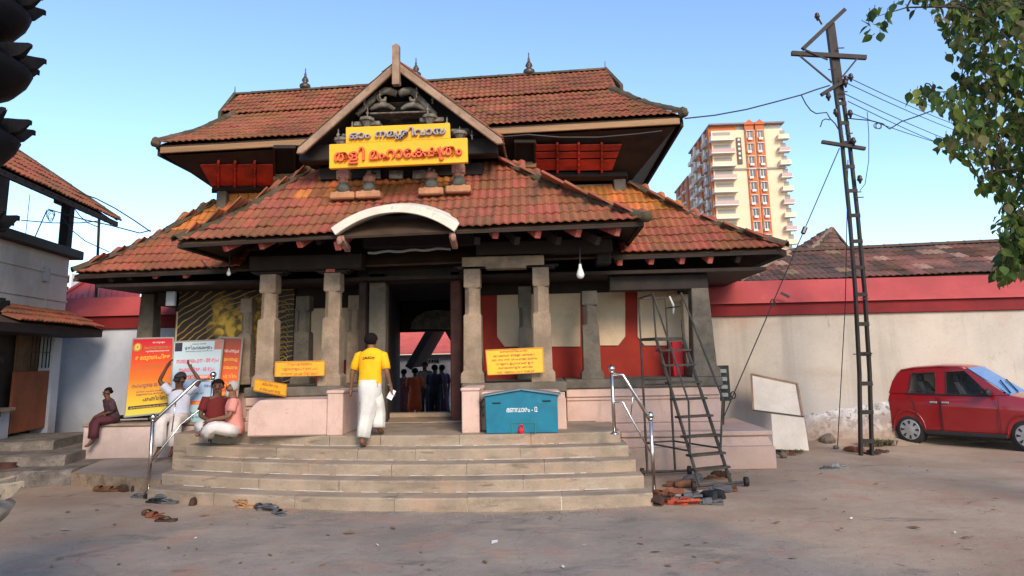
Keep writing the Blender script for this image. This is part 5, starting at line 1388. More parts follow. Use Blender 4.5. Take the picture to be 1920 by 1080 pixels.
def pline(po, tok, u0, u1, v, h, m, bold=.012):
    r, pt, W_, H_, ux, uz = po; o = pt(u0, v); e = pt(u1, v); write(tok, o, e-o, uz, (e-o).length, h*H_, m, r, 'lettering', True, depth=.0015, bold=bold)
def prect(po, u0, u1, v0, v1, m, name='printed_bar', o=.002):
    r, pt = po[:2]; MB().hexa([pt(u0, v0, .0005), pt(u1, v0, .0005), pt(u1, v1, .0005), pt(u0, v1, .0005)], [pt(u0, v0, o), pt(u1, v0, o), pt(u1, v1, o), pt(u0, v1, o)]).build(name, m, r)
i_y = plain('ink_yellow', (.85, .5, .06), .5); i_w = plain('ink_white', (.75, .7, .66), .5); i_b = plain('ink_violet', (.16, .09, .13), .5); i_r = plain('ink_pink', (.75, .05, .12), .5); i_k = plain('ink_dark', (.03, .03, .05), .5); i_or = plain('ink_orange', (.8, .16, .06), .5); i_g = plain('ink_gold', (.42, .22, .08), .5)
RED, ORG, YEL = (.55, .03, .03), (.75, .17, .02), (.78, .52, .05)
p3 = poster('red and orange poster mostly hidden behind the pale blue poster', [(404, 792), (440, 792), (455, 634), (412, 632)], 12.75, 13.0, [(0, (.6, .05, .03)), (.5, (.75, .12, .02)), (.8, (.5, .06, .02)), (1, (.25, .06, .02))])
for k in range(8): pline(p3, gib(7, 300+k), .25, .9, .12+.1*k, .04, i_y if k != 7 else i_w)
p1 = poster('red to yellow printed poster leaning at the left end of the bench', [(233, 782), (327, 772), (325, 633), (249, 635)], 12.72, 12.98, [(0, (.6, .6, .1)), (.2, (.75, .48, .04)), (.5, ORG), (.76, (.65, .06, .02)), (1, (.5, .012, .03))])
r, pt = p1[:2]
b = MB(); b.lathe([(.085, 0), (.085, .004)], pt(.14, .88), 14, pt(.14, .88, 1)-pt(.14, .88, 0)); b.build('printed_emblem', i_g, r)
b = MB(); nn_ = (pt(.14, .88, 1)-pt(.14, .88, 0))
for k in range(8):
    a = k*math.pi/4; c = pt(.14+.045*math.cos(a), .88+.03*math.sin(a), .006); b.ball(c, (.02, .004, .03), 6, 4)
b.build('printed_flower', i_y, r)
pline(p1, gib(7, 400), .5, .8, .93, .022, i_w); pline(p1, gib(11, 401), .3, .96, .855, .04, i_g, .02); pline(p1, gib(14, 402), .35, .9, .815, .018, i_w)
pline(p1, gib(11, 403), .12, .95, .715, .055, i_y, .02); pline(p1, gib(20, 404), .1, .95, .63, .018, i_g); pline(p1, gib(20, 405), .1, .95, .595, .018, i_g); pline(p1, gib(9, 406), .3, .85, .53, .045, i_or)
pline(p1, gib(12, 407), .1, .92, .355, .05, i_b, .02); pline(p1, gib(16, 408), .2, .9, .29, .018, i_b); pline(p1, gib(16, 409), .2, .9, .255, .02, i_b); pline(p1, gib(8, 410), .35, .85, .175, .05, i_k, .02)
prect(p1, .06, .97, .085, .125, i_k); pline(p1, gib(18, 411), .1, .94, .093, .02, i_y)
p2 = poster('pale blue poster with pink price lines leaning between two red posters', [(316, 800), (402, 797), (419, 637), (326, 641)], 12.62, 12.94, [(0, (.25, .5, .55)), (.25, (.4, .55, .6)), (.5, (.33, .45, .66)), (.75, (.5, .62, .66)), (1, (.5, .6, .64))])
prect(p2, .03, .18, .88, .985, i_k, 'printed_picture'); prect(p2, .83, .985, .885, .99, plain('ink_rose', (.5, .2, .16), .5), 'printed_picture')
pline(p2, gib(9, 500), .38, .66, .955, .014, i_k); pline(p2, LINE2, .24, .79, .895, .042, i_k, .02); pline(p2, gib(16, 501), .25, .8, .868, .012, i_k)
pline(p2, ['സ', 'ാ', 'യ', 'ു', 'ജ', 'യ', 'പ', 'ൂ', 'ജ', ' ', '-', ' ', '1', '0', '0', ' ', 'ര', 'ൂ', 'പ'], .08, .95, .735, .05, i_r, .022)
pline(p2, gib(8, 502)+[' ', '-', ' ', '6', '0', ' ', 'ര', 'ൂ', 'പ'], .14, .88, .63, .05, i_r, .022)
prect(p2, .12, .9, .54, .585, i_or); pline(p2, gib(9, 503), .2, .8, .55, .03, i_w)
pline(p2, gib(4, 504), .7, .85, .44, .035, i_k); pline(p2, gib(6, 505), .45, .7, .36, .03, i_b); prect(p2, .4, .95, .24, .285, i_or); pline(p2, gib(8, 506), .55, .9, .25, .025, i_y); pline(p2, gib(7, 507), .45, .8, .14, .02, i_k); pline(p2, gib(7, 508), .5, .85, .09, .02, i_k)
b = MB(); a, c = atY(226, 782, 12.85), atY(322, 778, 12.85); b.bar(a, c, .06, .07); single('timber_batten', 'dark timber batten under the yellow foot of the left poster', 'batten', b, m_wood)
# bench of masonry below the posters
bx0, bx1 = X(167, 810, 12.7), -5.0
bench = thing('masonry_bench', 'long low pale pink masonry bench below the posters', 'bench', ((bx0+bx1)/2, 12.8, .3))
b = MB(); b.bb(bx0, bx1, 12.52, 13.3, .2, .79); b.build('bench_body', mat('bench_limewash', (.6, .46, .43), .9, .12, 1.5, 40, .2, .3, .006, [((.35, .27, .25), 2, .55, .75, .6)], low=((.25, .2, .18), .2, 1.0, .6)), bench, bevel=.02)
b = MB(); b.bb(bx0-.02, bx1, 12.49, 13.3, .792, .84); b.build('bench_top', m_stone, bench, bevel=.015)

# ================================================================== donation box
DY = 10.42
dn = thing('donation_box', 'teal steel donation box with gabled lid and white lettering beside the entrance', 'donation box', atY(978, 820, DY))
c = [atY(x, y, DY) for x, y in ((912, 819), (1047, 818), (1045, 741), (977, 732), (909, 744))]
zb_ = (c[0].z+c[1].z)/2; zb_ = max(zb_, .785)
F_ = [V((c[0].x, DY, zb_)), V((c[1].x, DY, zb_)), V((c[2].x, DY, c[2].z)), V((c[3].x, DY, c[3].z)), V((c[4].x, DY, c[2].z+.0))]
b = MB(); b.prism(F_, V((0, .42, 0))); b.build('box_body', m_teal, dn, bevel=.008)
m_lid = mat('blue_grey_lid', (.13, .2, .24), .45, .2, 3, 40, .2, .1, .003)
for a, q in ((F_[4], F_[3]), (F_[2], F_[3])):
    b = MB(); d = (a-q).normalized(); nrm = V((0, 1, 0)).cross(d); nrm = nrm if nrm.z > 0 else -nrm
    A_, B_ = q+nrm*.004, a+d*.05+nrm*.004; k = V((0, -.04, 0)); kb = V((0, .46, 0))
    b.hexa([A_+k, B_+k, B_+kb, A_+kb], [p+nrm*.022 for p in (A_+k, B_+k, B_+kb, A_+kb)]); b.build('lid', m_lid, dn, bevel=.004)
for x, y in ((931, 756), (1025, 752)):
    p = atY(x, y, DY); b = MB(); b.box(p+V((0, -.004, 0)), (.115, .008, .018)); b.build('coin_slot', m_black, dn)
    b = MB(); b.box(p+V((0, -.008, .016)), (.13, .016, .01)); b.build('slot_lip', m_teal, dn)
m_lw = plain('white_letter_paint', (.8, .8, .78), .5)
o, e = atY(950, 773, DY-.002), atY(1008, 772, DY-.002); e.z = o.z
write(['ഭ', 'ണ', ('ഡ', -.06, 0, 1, .98), 'ാ', 'ര', 'ം', ' ', '-', ' ', '1', '2'], o, e-o, (0, 0, 1), (e-o).length, .075, m_lw, dn, 'letter', depth=.002, bold=.004)
b = MB(); pz = atY(960, 802, DY)
for xx in (960, 1004): p = atY(xx, 803, DY); b.bar(p+V((0, -.006, -.10)), p+V((0, -.006, .09)), .012)
for yy in (792, 816): b.bar(atY(960, yy, DY-.006), atY(1004, yy, DY-.006), .010)
b.build('hatch_frame', mat('green_paint', (.02, .2, .12), .5), dn)
b = MB(); p = atY(977, 806, DY-.02); b.ball(p+V((0, 0, -.01)), (.045, .03, .05), 10, 7); b.tube([p+V((-.025, 0, .03)), p+V((-.02, 0, .07)), p+V((0.02, 0, .07)), p+V((.025, 0, .03))], .010, 6); b.build('red_lock_pouch', plain('red_cloth', (.55, .015, .02), .7), dn, smooth=True)
for s in range(3):
    b = MB(); p = atY(904, 752+14*s, DY+.2); b.bar(p-V((.03, 0, .03)), p+V((.03, 0, .03)), .03, .02); b.build('hasp', m_iron, dn)
# ================================================================== stair handrails
def handrail(label, base, top, top2, base2, ends):
    r = thing('handrail', label, 'handrail', base)
    for p, q in ((base, top), (base2, top2)):
        b = MB(); b.tube([p, q], .026, 10); b.build('post', m_steel, r, smooth=True)
        b = MB(); b.ball(q+V((0, 0, .045)), .05, 12, 8); b.lathe([(.03, -.02), (.03, .01)], q, 10); b.build('ball_finial', m_steel, r, smooth=True)
        b = MB(); b.lathe([(.06, 0), (.06, .012), (.03, .03)], p, 12); b.build('base_flange', m_steel, r, smooth=True)
    for pts, rad, nm in ends: b = MB(); b.tube(pts, rad, 10); b.build(nm, m_steel, r, smooth=True)
    return r
LB = atZ(278, 925, 0); LT = atY(278, 788, LB.y); LT.x = LB.x; RBs = atZ(395, 808, .78); RBs.y = max(RBs.y, 10.9); RBs = V((atY(395, 800, 11.2).x, 11.2, .6)); RTp = atY(396, 708, 11.2); RTp.x = RBs.x
fl = lambda x, y, t: atY(x, y, LB.y+(RBs.y-LB.y)*t)
handrail('steel handrail with ball ends on the left side of the steps', LB, LT, RTp, RBs, [([LT-V((0, 0, .03)), fl(369, 714, .82), RTp-V((0, 0, .03))], .026, 'top_rail'), ([LT-V((0, 0, .62)), fl(340, 795, .6), fl(372, 770, .85), RTp-V((0, 0, .42))], .013, 'lower_rail'), ([fl(330, 750, .45), fl(322, 810, .45)], .010, 'tie_rod')])
RB = atZ(1227, 925, .0); RT_ = atY(1227, 785, RB.y); RT_.x = RB.x; R2b = V((atY(1152, 808, 10.15).x, 10.15, .78)); R2t = atY(1152, 697, 10.15); R2t.x = R2b.x
fr_ = lambda x, y, t: atY(x, y, RB.y+(R2b.y-RB.y)*t)
handrail('steel handrail with ball ends on the right side of the steps', RB, RT_, R2t, R2b, [([RT_-V((0, 0, .03)), fr_(1168, 703, .85), R2t-V((0, 0, .03))], .026, 'top_rail'), ([RT_-V((0, 0, .5)), fr_(1182, 781, .6), fr_(1168, 754, .85), R2t-V((0, 0, .42))], .013, 'lower_rail'), ([fr_(1188, 733, .6), fr_(1182, 781, .6)], .010, 'tie_rod')])
# ================================================================== rolling ladder
RL, RR_, FL, FR = atZ(1214, 886, .06), atZ(1266, 882, .06), atZ(1312, 912, .06), atZ(1370, 904, .06)
pzl = 2.12
lad = thing('rolling_ladder', 'dark rusty rolling step ladder with small top platform beside the steps', 'ladder', ((RL.x+FR.x)/2, (RL.y+FR.y)/2, 0))
PL_, PR_ = V((RL.x, RL.y, pzl)), V((RR_.x, RR_.y, pzl))
NL, NR = atY(1230, 634, RL.y-.42), atY(1281, 633, RR_.y-.42); NL.z = NR.z = pzl
def lb(name, pts, r=.019, n=6):
    b = MB(); b.tube(pts, r, n); return b.build(name, m_ladder, lad)
lb('leg', [RL, PL_]); lb('leg', [RR_, PR_])
lb('stringer', [FL, NL], .026); lb('stringer', [FR, NR], .026)
b = MB(); b.hexa([p+V((0, 0, -.03)) for p in (PL_, PR_, NR, NL)], [p+V((0, 0, .015)) for p in (PL_, PR_, NR, NL)]); b.build('platform', m_ladder, lad)
for t in (.09, .2, .325, .44, .56, .69, .81, .90):
    a, q = NL.lerp(FL, t), NR.lerp(FR, t); d = V((0, -.09, 0)); b = MB(); b.bar(a+V((-.03, 0, 0)), q+V((.03, 0, 0)), .13, .03, (0, 0, 1)); b.build('tread', m_ladder, lad)
lb('axle_bar', [RL+V((-.06, 0, .0)), RR_+V((.2, -.02, 0))], .02); lb('axle_bar', [FL+V((-.06, 0, 0)), FR+V((.2, 0, 0))], .02)
lb('side_bar', [RL+V((0, 0, .45)), FL.lerp(NL, .22)], .014); lb('side_bar', [RR_+V((0, 0, .45)), FR.lerp(NR, .22)], .014); lb('cross_bar', [RL+V((0, 0, .45)), RR_+V((0, 0, .45))], .014)
lb('cross_bar', [RL+V((0, 0, 1.42)), RR_+V((0, 0, 1.42))], .014); lb('cross_bar', [RL+V((0, 0, 1.34)), RR_+V((0, 0, 1.34))], .014)
hr1 = [atY(1224, 551, NL.y), None, None]
TLp, TRp = atY(1224, 551, NL.y), atY(1277, 549, NR.y); FLt, FRt = FL.lerp(NL, .2), FR.lerp(NR, .2)
ML, MR_ = atY(1291, 753, FLt.y), atY(1355, 747, FRt.y)
lb('guard_rail', [TLp, ML, FLt], .016); lb('guard_rail', [TRp, MR_, FRt], .016)
TPL, TPR = atY(1202, 560, RL.y), atY(1256, 559, RR_.y); TPL.x = RL.x; TPR.x = RR_.x
lb('guard_post', [PL_, TPL], .014); lb('guard_post', [PR_, TPR], .014); lb('guard_post', [NL, TLp], .014); lb('guard_post', [NR, atY(1278, 600, NR.y)], .014)
lb('guard_rail', [TLp, TPL, TPR], .014)
lb('guard_rail', [PR_+V((0, 0, .5)), NR+V((0, 0, .5))], .012)
for p in (RR_+V((.22, -.02, 0)), FR+V((.22, 0, 0)), RL+V((-.08, 0, 0)), FL+V((-.08, 0, 0))):
    b = MB(); b.lathe([(.03, -.03), (.062, -.028), (.065, -.015), (.065, .015), (.062, .028), (.03, .03)], V((p.x, p.y, .066)), 14, V((1, 0, 0))); b.build('wheel', m_iron, lad, smooth=False)
b = MB(); b.tube([TPR+V((.05, -.1, .02)), TPR+V((.1, -.12, -.12)), TPR+V((.09, -.13, -.26))], .018, 6); single('white_rag', 'white rag tied to the top rail of the rolling ladder', 'rag', b, plain('white_cloth', (.6, .58, .55), .9), smooth=True)
# red metal drum panel by the back of the ladder
b = MB(); a, c = atY(1263, 700, 12.9), atY(1279, 640, 12.9); b.bb(a.x, c.x, 12.9, 13.25, SZ+.003, c.z); single('red_cabinet', 'narrow bright red cabinet on the platform behind the rolling ladder', 'cabinet', b, mat('bright_red_paint', (.5, .01, .02), .5), bevel=.01)
# ================================================================== odds and ends
def bulb(label, px, py, Y, s=1):
    p = atY(px, py, Y); r = thing('light_bulb', label, 'bulb', p)
    b = MB(); b.lathe([(.02, .12), (.028, .06), (.05, .0), (.065, -.05), (.055, -.09), (.025, -.115)][::-1], p, 12); b.v = [p+(v-p)*s for v in b.v]; b.build('glass', m_bulb, r, smooth=True)
    b = MB(); b.tube([p+V((0, 0, .1*s)), p+V((0, 0, .14*s)), p+V((.01, 0, .4))], [.024*s, .012, .006], 6); b.build('cord', m_wire, r)
bulb('large white bulb hanging under the porch eave right of the lintel', 1088, 509, 11.0)
bulb('small white bulb hanging under the left end of the porch eave', 429, 510, 11.2, .55)
b = MB(); p = atY(321, 560, 12.8); b.box(p, (.17, .08, .27)); b.box(p+V((0, -.045, 0)), (.14, .015, .22)); single('switch_box', 'pale grey switch box fixed by the left corner pillar', 'box', b, plain('pale_grey_plastic', (.42, .45, .5), .6), bevel=.008)
wire('loose pale wire hanging off the left end of the porch eave', [atY(x, y, 11.8) for x, y in ((378, 488), (388, 500), (400, 505), (414, 507))], .012)
# electric fuse panel
fz = thing('fuse_panel', 'dark electric fuse panel mounted beyond the right corner pillar', 'fuse panel', atY(1355, 755, 12.9))
a, c = atY(1346, 752, 12.95), atY(1366, 685, 12.95); b = MB(); b.bb(a.x, c.x, 12.95, 13.0, a.z, c.z); b.build('panel', m_dkiron, fz)
for k in range(4):
    b = MB(); z = c.z-.1-.14*k; b.box(((a.x+c.x)/2, 12.92, z), (.12, .06, .07)); b.build('fuse_carrier', plain('porcelain', (.3, .29, .27), .4), fz, bevel=.008)
b = MB(); b.tube([V(((a.x+c.x)/2, 12.97, a.z)), V(((a.x+c.x)/2-.05, 12.97, lz))], .02, 6); b.build('conduit', m_dkiron, fz)
b = MB(); p0 = atY(1338, 712, 12.7); b.tube([p0, p0+V((-.02, 0, -.28)), p0+V((.01, 0, -.34))], .012, 5); single('bent_rod', 'short pale bent rod leaning by the right corner pillar', 'rod', b, m_steel)
# two pale sheets leaning on the right wall
sh = thing('leaning_sheet', 'pale framed canvas sheet leaning on the right wall', 'sheet', atY(1458, 775, 14.0))
Q = [atY(x, y, Y) for x, y, Y in ((1412, 769, 13.9), (1505, 781, 13.9), (1494, 719, 14.3), (1408, 701, 14.3))]
m_sheet = mat('pale_canvas', (.6, .52, .44), .85, .1, 2, 30, .15, .2, .006, [((.42, .35, .29), 2.5, .55, .75, .5)])
MB().hexa([p+V((0, .015, 0)) for p in Q], Q).build('canvas', m_sheet, sh)
for a, q, nm in ((3, 2, 'top_batten'), (0, 1, 'lower_batten'), (0, 3, 'side_batten'), (1, 2, 'side_batten')):
    b = MB(); b.bar(Q[a]+V((0, -.02, 0)), Q[q]+V((0, -.02, 0)), .035, .03); b.build(nm, m_barge if nm != 'lower_batten' else m_ladder, sh)
Q = [atY(x, y, Y) for x, y, Y in ((1450, 842, 13.6), (1517, 845, 13.6), (1508, 784, 13.85), (1446, 776, 13.85))]
b = MB(); b.hexa([p+V((0, .015, 0)) for p in Q], Q); sh2 = single('plain_sheet', 'plain pale board propped below the framed canvas sheet', 'board', b, m_sheet)
b = MB(); b.bar(Q[0]+V((0, .03, -.03)), Q[1]+V((-.25, .03, -.02)), .05, .05); single('wood_strip', 'dark wooden strip under the propped pale board', 'strip', b, m_wood)
# stones, weeds
m_rock = mat('rubble_stone', (.16, .12, .09), .95, .3, 4, 30, .4, .6, .02)
def rock(label, px, py, r, m=m_rock, group=None):
    p = atZ(px, py, 0); b = MB(); b.ball((0, 0, r*.55), (r, r*.9, r*.7), 9, 6)
    b.v = [p+v*(1+.28*NZ.noise(v*9/ max(r*10, 1)+V((px, py, 0)))) for v in b.v]; return single('stone', label, 'stone', b, m, group=group)
rock('dark lump of stone at the foot of the peeling wall', 1552, 834, .16)
rock('small stone just left of the pole base', 1568, 842, .06)
rock('flat brown stone near the propped board', 1470, 858, .08)
rock('small stone in the weeds right of the pole base', 1672, 836, .07)
m_weed = mat('dry_weed', (.15, .13, .07), .9, .35, 6)
def weed(label, px, py, n, h, seed, m=m_weed):
    r_ = random.Random(seed); p = atZ(px, py, 0.0); b = MB()
    for i in range(n):
        a = r_.uniform(0, 6.28); q = p+V((r_.uniform(-.16, .16), r_.uniform(-.08, .08), 0)); d = V((math.cos(a), math.sin(a), 0)); L = h*r_.uniform(.5, 1)
        s = d.cross(V((0, 0, 1)))*L*.16
        m0 = q+d*L*.35+V((0, 0, L*.6)); e = q+d*L*.8+V((0, 0, L*.55))
        b.add([q, m0-s, e, m0+s], [(0, 1, 2, 3)])
        b.v[-4:] = b.v[-4:]
    single('weed', label, 'plant', b, m)
weed('dry weeds growing around the foot of the iron pole', 1640, 838, 70, .26, 1); weed('tuft of dry leaves between the pole and the car', 1662, 836, 60, .2, 2); weed('dead leaves heaped under the propped board', 1485, 852, 60, .14, 3)
# ================================================================== sandals and shoes
SHC = {'brown': (.14, .06, .03), 'dark brown': (.06, .028, .018), 'black': (.018, .018, .02), 'grey': (.10, .10, .105), 'tan': (.36, .19, .09), 'reddish brown': (.22, .07, .035), 'orange red': (.34, .05, .02), 'pale grey': (.3, .28, .26)}
SHM = {k: mat('leather_'+k.replace(' ', '_'), v, .7, .25, 12, 60, .2, .2, .003) for k, v in SHC.items()}
_shm = {}
def shoe_meshes(kind):
    if kind in _shm: return _shm[kind]
    out = [(-.035, -.125), (.03, -.125), (.042, -.08), (.036, 0), (.05, .07), (.04, .12), (.01, .138), (-.025, .125), (-.042, .08), (-.036, 0), (-.045, -.08)]
    b = MB(); b.loft([[V((x, y, 0)) for x, y in out], [V((x, y, .018+max(0, -y)*.09)) for x, y in out]]); sole = b.mesh('sole', None)
    b = MB()
    if kind == 'flip':
        for s in (-1, 1): b.tube([V((0, .095, .018)), V((s*.02, .07, .045)), V((s*.042, .0, .04)), V((s*.042, -.03, .022))], .009, 5)
    elif kind == 'slide':
        rings = []
        for i in range(9):
            a = math.pi*i/8; rings.append([V((.048*math.cos(a)*1.04, y, .014+.055*math.sin(a)*(1 if y < .05 else .8))) for y in (-.01, .04, .09)])
        b.loft(rings, closed=False, cap=False); n = len(b.v); b.v += [v*.0+V((v.x*.9, v.y, v.z-.006)) for v in b.v]; b.f += [tuple(i+n for i in reversed(f)) for f in b.f]
        b.tube([V((-.04, -.02, .03)), V((-.03, -.11, .05)), V((.03, -.11, .05)), V((.04, -.02, .03))], .008, 5)
    else:
        rings = []
        for y, w, h in ((-.12, .03, .05), (-.09, .042, .075), (-.02, .04, .07), (.03, .045, .06), (.09, .044, .045), (.125, .03, .03)):
            rings.append([V((w*math.cos(a), y, .018+h*max(0, math.sin(a)))) for a in [math.pi*k/8 for k in range(9)]])
        b.loft(rings, closed=False, cap=False); b.add(rings[0], [tuple(range(9))]); b.add(rings[-1], [tuple(range(8, -1, -1))])
    _shm[kind] = (sole, b.mesh('strap', None, smooth=(kind == 'shoe'))); return _shm[kind]
def sandal(px, py, rz, col, kind, label, group=None, z=0.0, tip=0.0, s=1.08):
    p = atZ(px, py, z); r = thing('shoe' if kind == 'shoe' else 'sandal', label, 'shoe' if kind == 'shoe' else 'sandal', p, group, R_(rz))
    M = MX.Translation(p+V((0, 0, .06*abs(math.sin(R_(tip)))+.004))) @ MX.Rotation(R_(rz), 4, 'Z') @ MX.Rotation(R_(tip), 4, 'Y') @ MX.Scale(s, 4)
    a, c = shoe_meshes(kind); m = SHM[col]
    for nm, me in (('sole', a), ('strap' if kind != 'shoe' else 'upper', c)):
        me2 = me.copy(); link(nm, me2, r, M, m)
GL, GR = 'footwear left of the steps', 'footwear by the right handrail and ladder'
LEFT = [
 (188, 920, 70, 'brown', 'slide', 'brown slide sandal farthest left of the steps'), (208, 921, 84, 'brown', 'slide', 'second brown slide sandal from the left of the steps'),
 (228, 921, 60, 'dark brown', 'shoe', 'dark brown shoe between the brown slides and the left handrail post'),
 (254, 919, 20, 'black', 'shoe', 'black shoe just left of the left handrail post'), (267, 914, 30, 'black', 'shoe', 'black shoe behind the left handrail post by the kerb'),
 (262, 933, 80, 'grey', 'flip', 'flat grey flip flop in front of the left handrail post'), (281, 935, 55, 'black', 'slide', 'black slide sandal at the lower left corner of the steps'), (290, 943, 75, 'black', 'flip', 'black flip flop in front of the black slide sandal'),
 (305, 941, 100, 'grey', 'slide', 'grey strapped sandal at the lower left corner of the steps'), (316, 944, 85, 'grey', 'flip', 'grey flip flop beside the grey strapped sandal'),
 (365, 945, 10, 'dark brown', 'shoe', 'single dark brown shoe against the bottom step'), (449, 950, 60, 'tan', 'slide', 'tan sandal against the bottom step'), (460, 952, 80, 'tan', 'flip', 'tan flip flop beside the tan sandal'),
 (486, 955, 30, 'grey', 'slide', 'left one of three grey slides below the bottom step'), (504, 961, 60, 'grey', 'slide', 'middle one of three grey slides below the bottom step'), (523, 966, 50, 'grey', 'slide', 'right one of three grey slides below the bottom step'),
 (278, 967, 50, 'brown', 'slide', 'brown sandal lying out on the yard left of the steps'), (290, 971, 70, 'reddish brown', 'slide', 'reddish brown sandal beside the brown one out on the yard'), (311, 978, 85, 'dark brown', 'flip', 'lone dark flip flop nearest the viewer at the left')]
RIGHT = [
 (1224, 948, 40, 'dark brown', 'shoe', 'dark brown shoe at the right end of the bottom step'), (1240, 944, 70, 'dark brown', 'slide', 'dark brown sandal behind the shoe at the right end of the bottom step'),
 (1238, 931, 20, 'reddish brown', 'slide', 'reddish brown sandal tilted against the right handrail post'), (1252, 934, 60, 'brown', 'slide', 'brown sandal right of the right handrail post'), (1262, 929, 95, 'reddish brown', 'flip', 'reddish brown flip flop behind the brown sandal'),
 (1268, 946, 80, 'orange red', 'slide', 'orange red sandal at the front of the right shoe heap'), (1290, 948, 95, 'orange red', 'flip', 'orange red flip flop at the front of the right shoe heap'),
 (1280, 938, 70, 'pale grey', 'flip', 'pale grey flip flop in the middle of the right shoe heap'), (1296, 940, 100, 'grey', 'slide', 'grey slide in the middle of the right shoe heap'), (1310, 934, 60, 'dark brown', 'slide', 'dark brown slide under the ladder foot'),
 (1328, 938, 20, 'black', 'shoe', 'black shoe at the right of the shoe heap'), (1341, 933, 40, 'black', 'shoe', 'second black shoe at the right of the shoe heap'), (1334, 946, 80, 'grey', 'slide', 'dark grey slide in front of the two black shoes'), (1322, 930, 90, 'pale grey', 'flip', 'pale flip flop behind the two black shoes'),
 (1264, 913, 75, 'brown', 'slide', 'brown sandal under the ladder near its left stringer'), (1285, 915, 90, 'brown', 'shoe', 'brown shoe beside the left stringer of the ladder'), (1300, 902, 80, 'grey', 'shoe', 'grey shoe beneath the lowest ladder tread'),
 (1352, 896, 60, 'dark brown', 'slide', 'dark sandal by the right stringer of the ladder'), (1340, 899, 90, 'brown', 'flip', 'brown flip flop between the ladder stringers'), (1362, 920, 80, 'brown', 'slide', 'brown slide in front of the ladder right foot'), (1352, 923, 95, 'grey', 'flip', 'grey flip flop in front of the ladder right foot')]
for a in LEFT: sandal(*a, group=GL, tip=rnd.choice((0, 0, 0, 35)))
for a in RIGHT: sandal(*a, group=GR, tip=rnd.choice((0, 0, 0, 30, -30)), s=1.18)
for a in ((1556, 880, 80, 'grey', 'flip', 'grey flip flop lying alone on the sandy yard'), (1574, 878, 60, 'pale grey', 'slide', 'pale grey sandal beside the lone flip flop on the yard'), (1594, 846, 20, 'reddish brown', 'shoe', 'reddish brown shoe left of the pole base'), (1608, 847, 40, 'reddish brown', 'shoe', 'second reddish brown shoe left of the pole base'),
          (1636, 851, 70, 'dark brown', 'slide', 'dark sandal at the foot of the pole'), (1652, 848, 90, 'dark brown', 'flip', 'dark flip flop right of the pole foot'), (1478, 853, 80, 'brown', 'slide', 'brown sandal below the propped pale board'), (1492, 846, 60, 'dark brown', 'shoe', 'dark shoe below the propped pale board')):
    sandal(*a, group='footwear by the right wall')
# litter on the yard
m_leafdry = mat('dry_leaf', (.2, .11, .05), .9, .3, 9); m_paper = plain('scrap_paper', (.6, .57, .55), .9)
r_ = random.Random(4); b = MB(); b2 = MB()
for i in range(95):
    px, py = r_.uniform(60, 1880), r_.uniform(880, 1070)
    if 270 < px < 1235 and py < 965: continue
    p = atZ(px, py, .012); a = r_.uniform(0, 6.3); s = r_.uniform(.012, .035)*(1 if i % 9 else 1.5); d = V((math.cos(a), math.sin(a), 0)); e = V((-d.y, d.x, 0))
    q = [p+d*s*1.6+V((0, 0, .006)), p+e*s*.7+V((0, 0, r_.uniform(0, .015))), p-d*s*1.6, p-e*s*.7]
    (b if i % 5 else b2).add(q, [(0, 1, 2, 3)])
tag(b.build('leaf_litter', m_leafdry), 'scattered dry leaf scraps on the yard', 'litter', kind='stuff'); tag(b2.build('paper_litter', m_paper), 'tiny pale paper scraps on the yard', 'litter', kind='stuff')

# ================================================================== tiered lamp tower at the left edge
LY = 4.3
lx = atY(-78, 500, LY).x-.235
lamp = thing('lamp_tower', 'dark tiered stone lamp tower with rings of spout lamps at the left edge', 'lamp tower', (lx, LY, 0))
m_lamp = mat('black_lamp_stone', (.005, .0045, .006), .7, .35, 4, 40, .3, .4, .008, [((.025, .018, .015), 3, .6, .75, .5)], spec=.15)
m_lamp_lit = mat('lit_lamp_stone', (.3, .24, .18), .8, .25, 4, 40, .3, .4, .008)  # lowest tier: same stone, with light from above put into its colour
def tier(z, R, m, bowl=.30, ns=14, ph=0.0):
    b = MB(); k = R
    b.lathe([(.12, -bowl), (.2*k/.4, -bowl*.96), (.33*k/.4, -bowl*.72), (.39*k/.4, -bowl*.42), (.41*k/.4, -bowl*.22), (.36*k/.4, -.02), (.34*k/.4, .02), (.22, .05), (.13, .10)], (lx, LY, z), 28)
    t = b.build('tier', m, lamp, smooth=True)
    b = MB(); L = .17
    b.loft([[V((.30*k/.4+x, y, zz)) for y, zz in ((-w, h), (-w*.6, -h2), (w*.6, -h2), (w, h), (0, h*.4))] for x, w, h, h2 in ((0, .065, .05, .06), (.08, .062, .055, .045), (.14, .045, .055, .025), (L+.02, .02, .062, -.03), (L+.035, .006, .058, -.045))])
    me = b.mesh('spout', m, smooth=False)
    for i in range(ns):
        a = 2*math.pi*(i+ph)/ns; link('spout', me, t, MX.Translation(V((lx, LY, z-.02))) @ MX.Rotation(a, 4, 'Z') @ MX.Rotation(R_(-3), 4, 'Y'), m)
zs = [(945, .60), (800, .38), (690, .36), (575, .37), (410, .38), (232, .44), (100, .47), (-8, .43), (-130, .42)]
for i, (y, R) in enumerate(zs):
    zc = atY(-60, y, LY).z
    tier(zc, R, m_lamp_lit if i == 0 else m_lamp, ph=.5*(i % 2)+.15, ns=13)
b = MB(); ztop_ = atY(-60, -250, LY).z; b.lathe([(.45, 0), (.45, .25), (.3, .28), (.13, .4), (.11, ztop_)], (lx, LY, 0), 20); b.build('shaft', m_lamp, lamp, smooth=False)

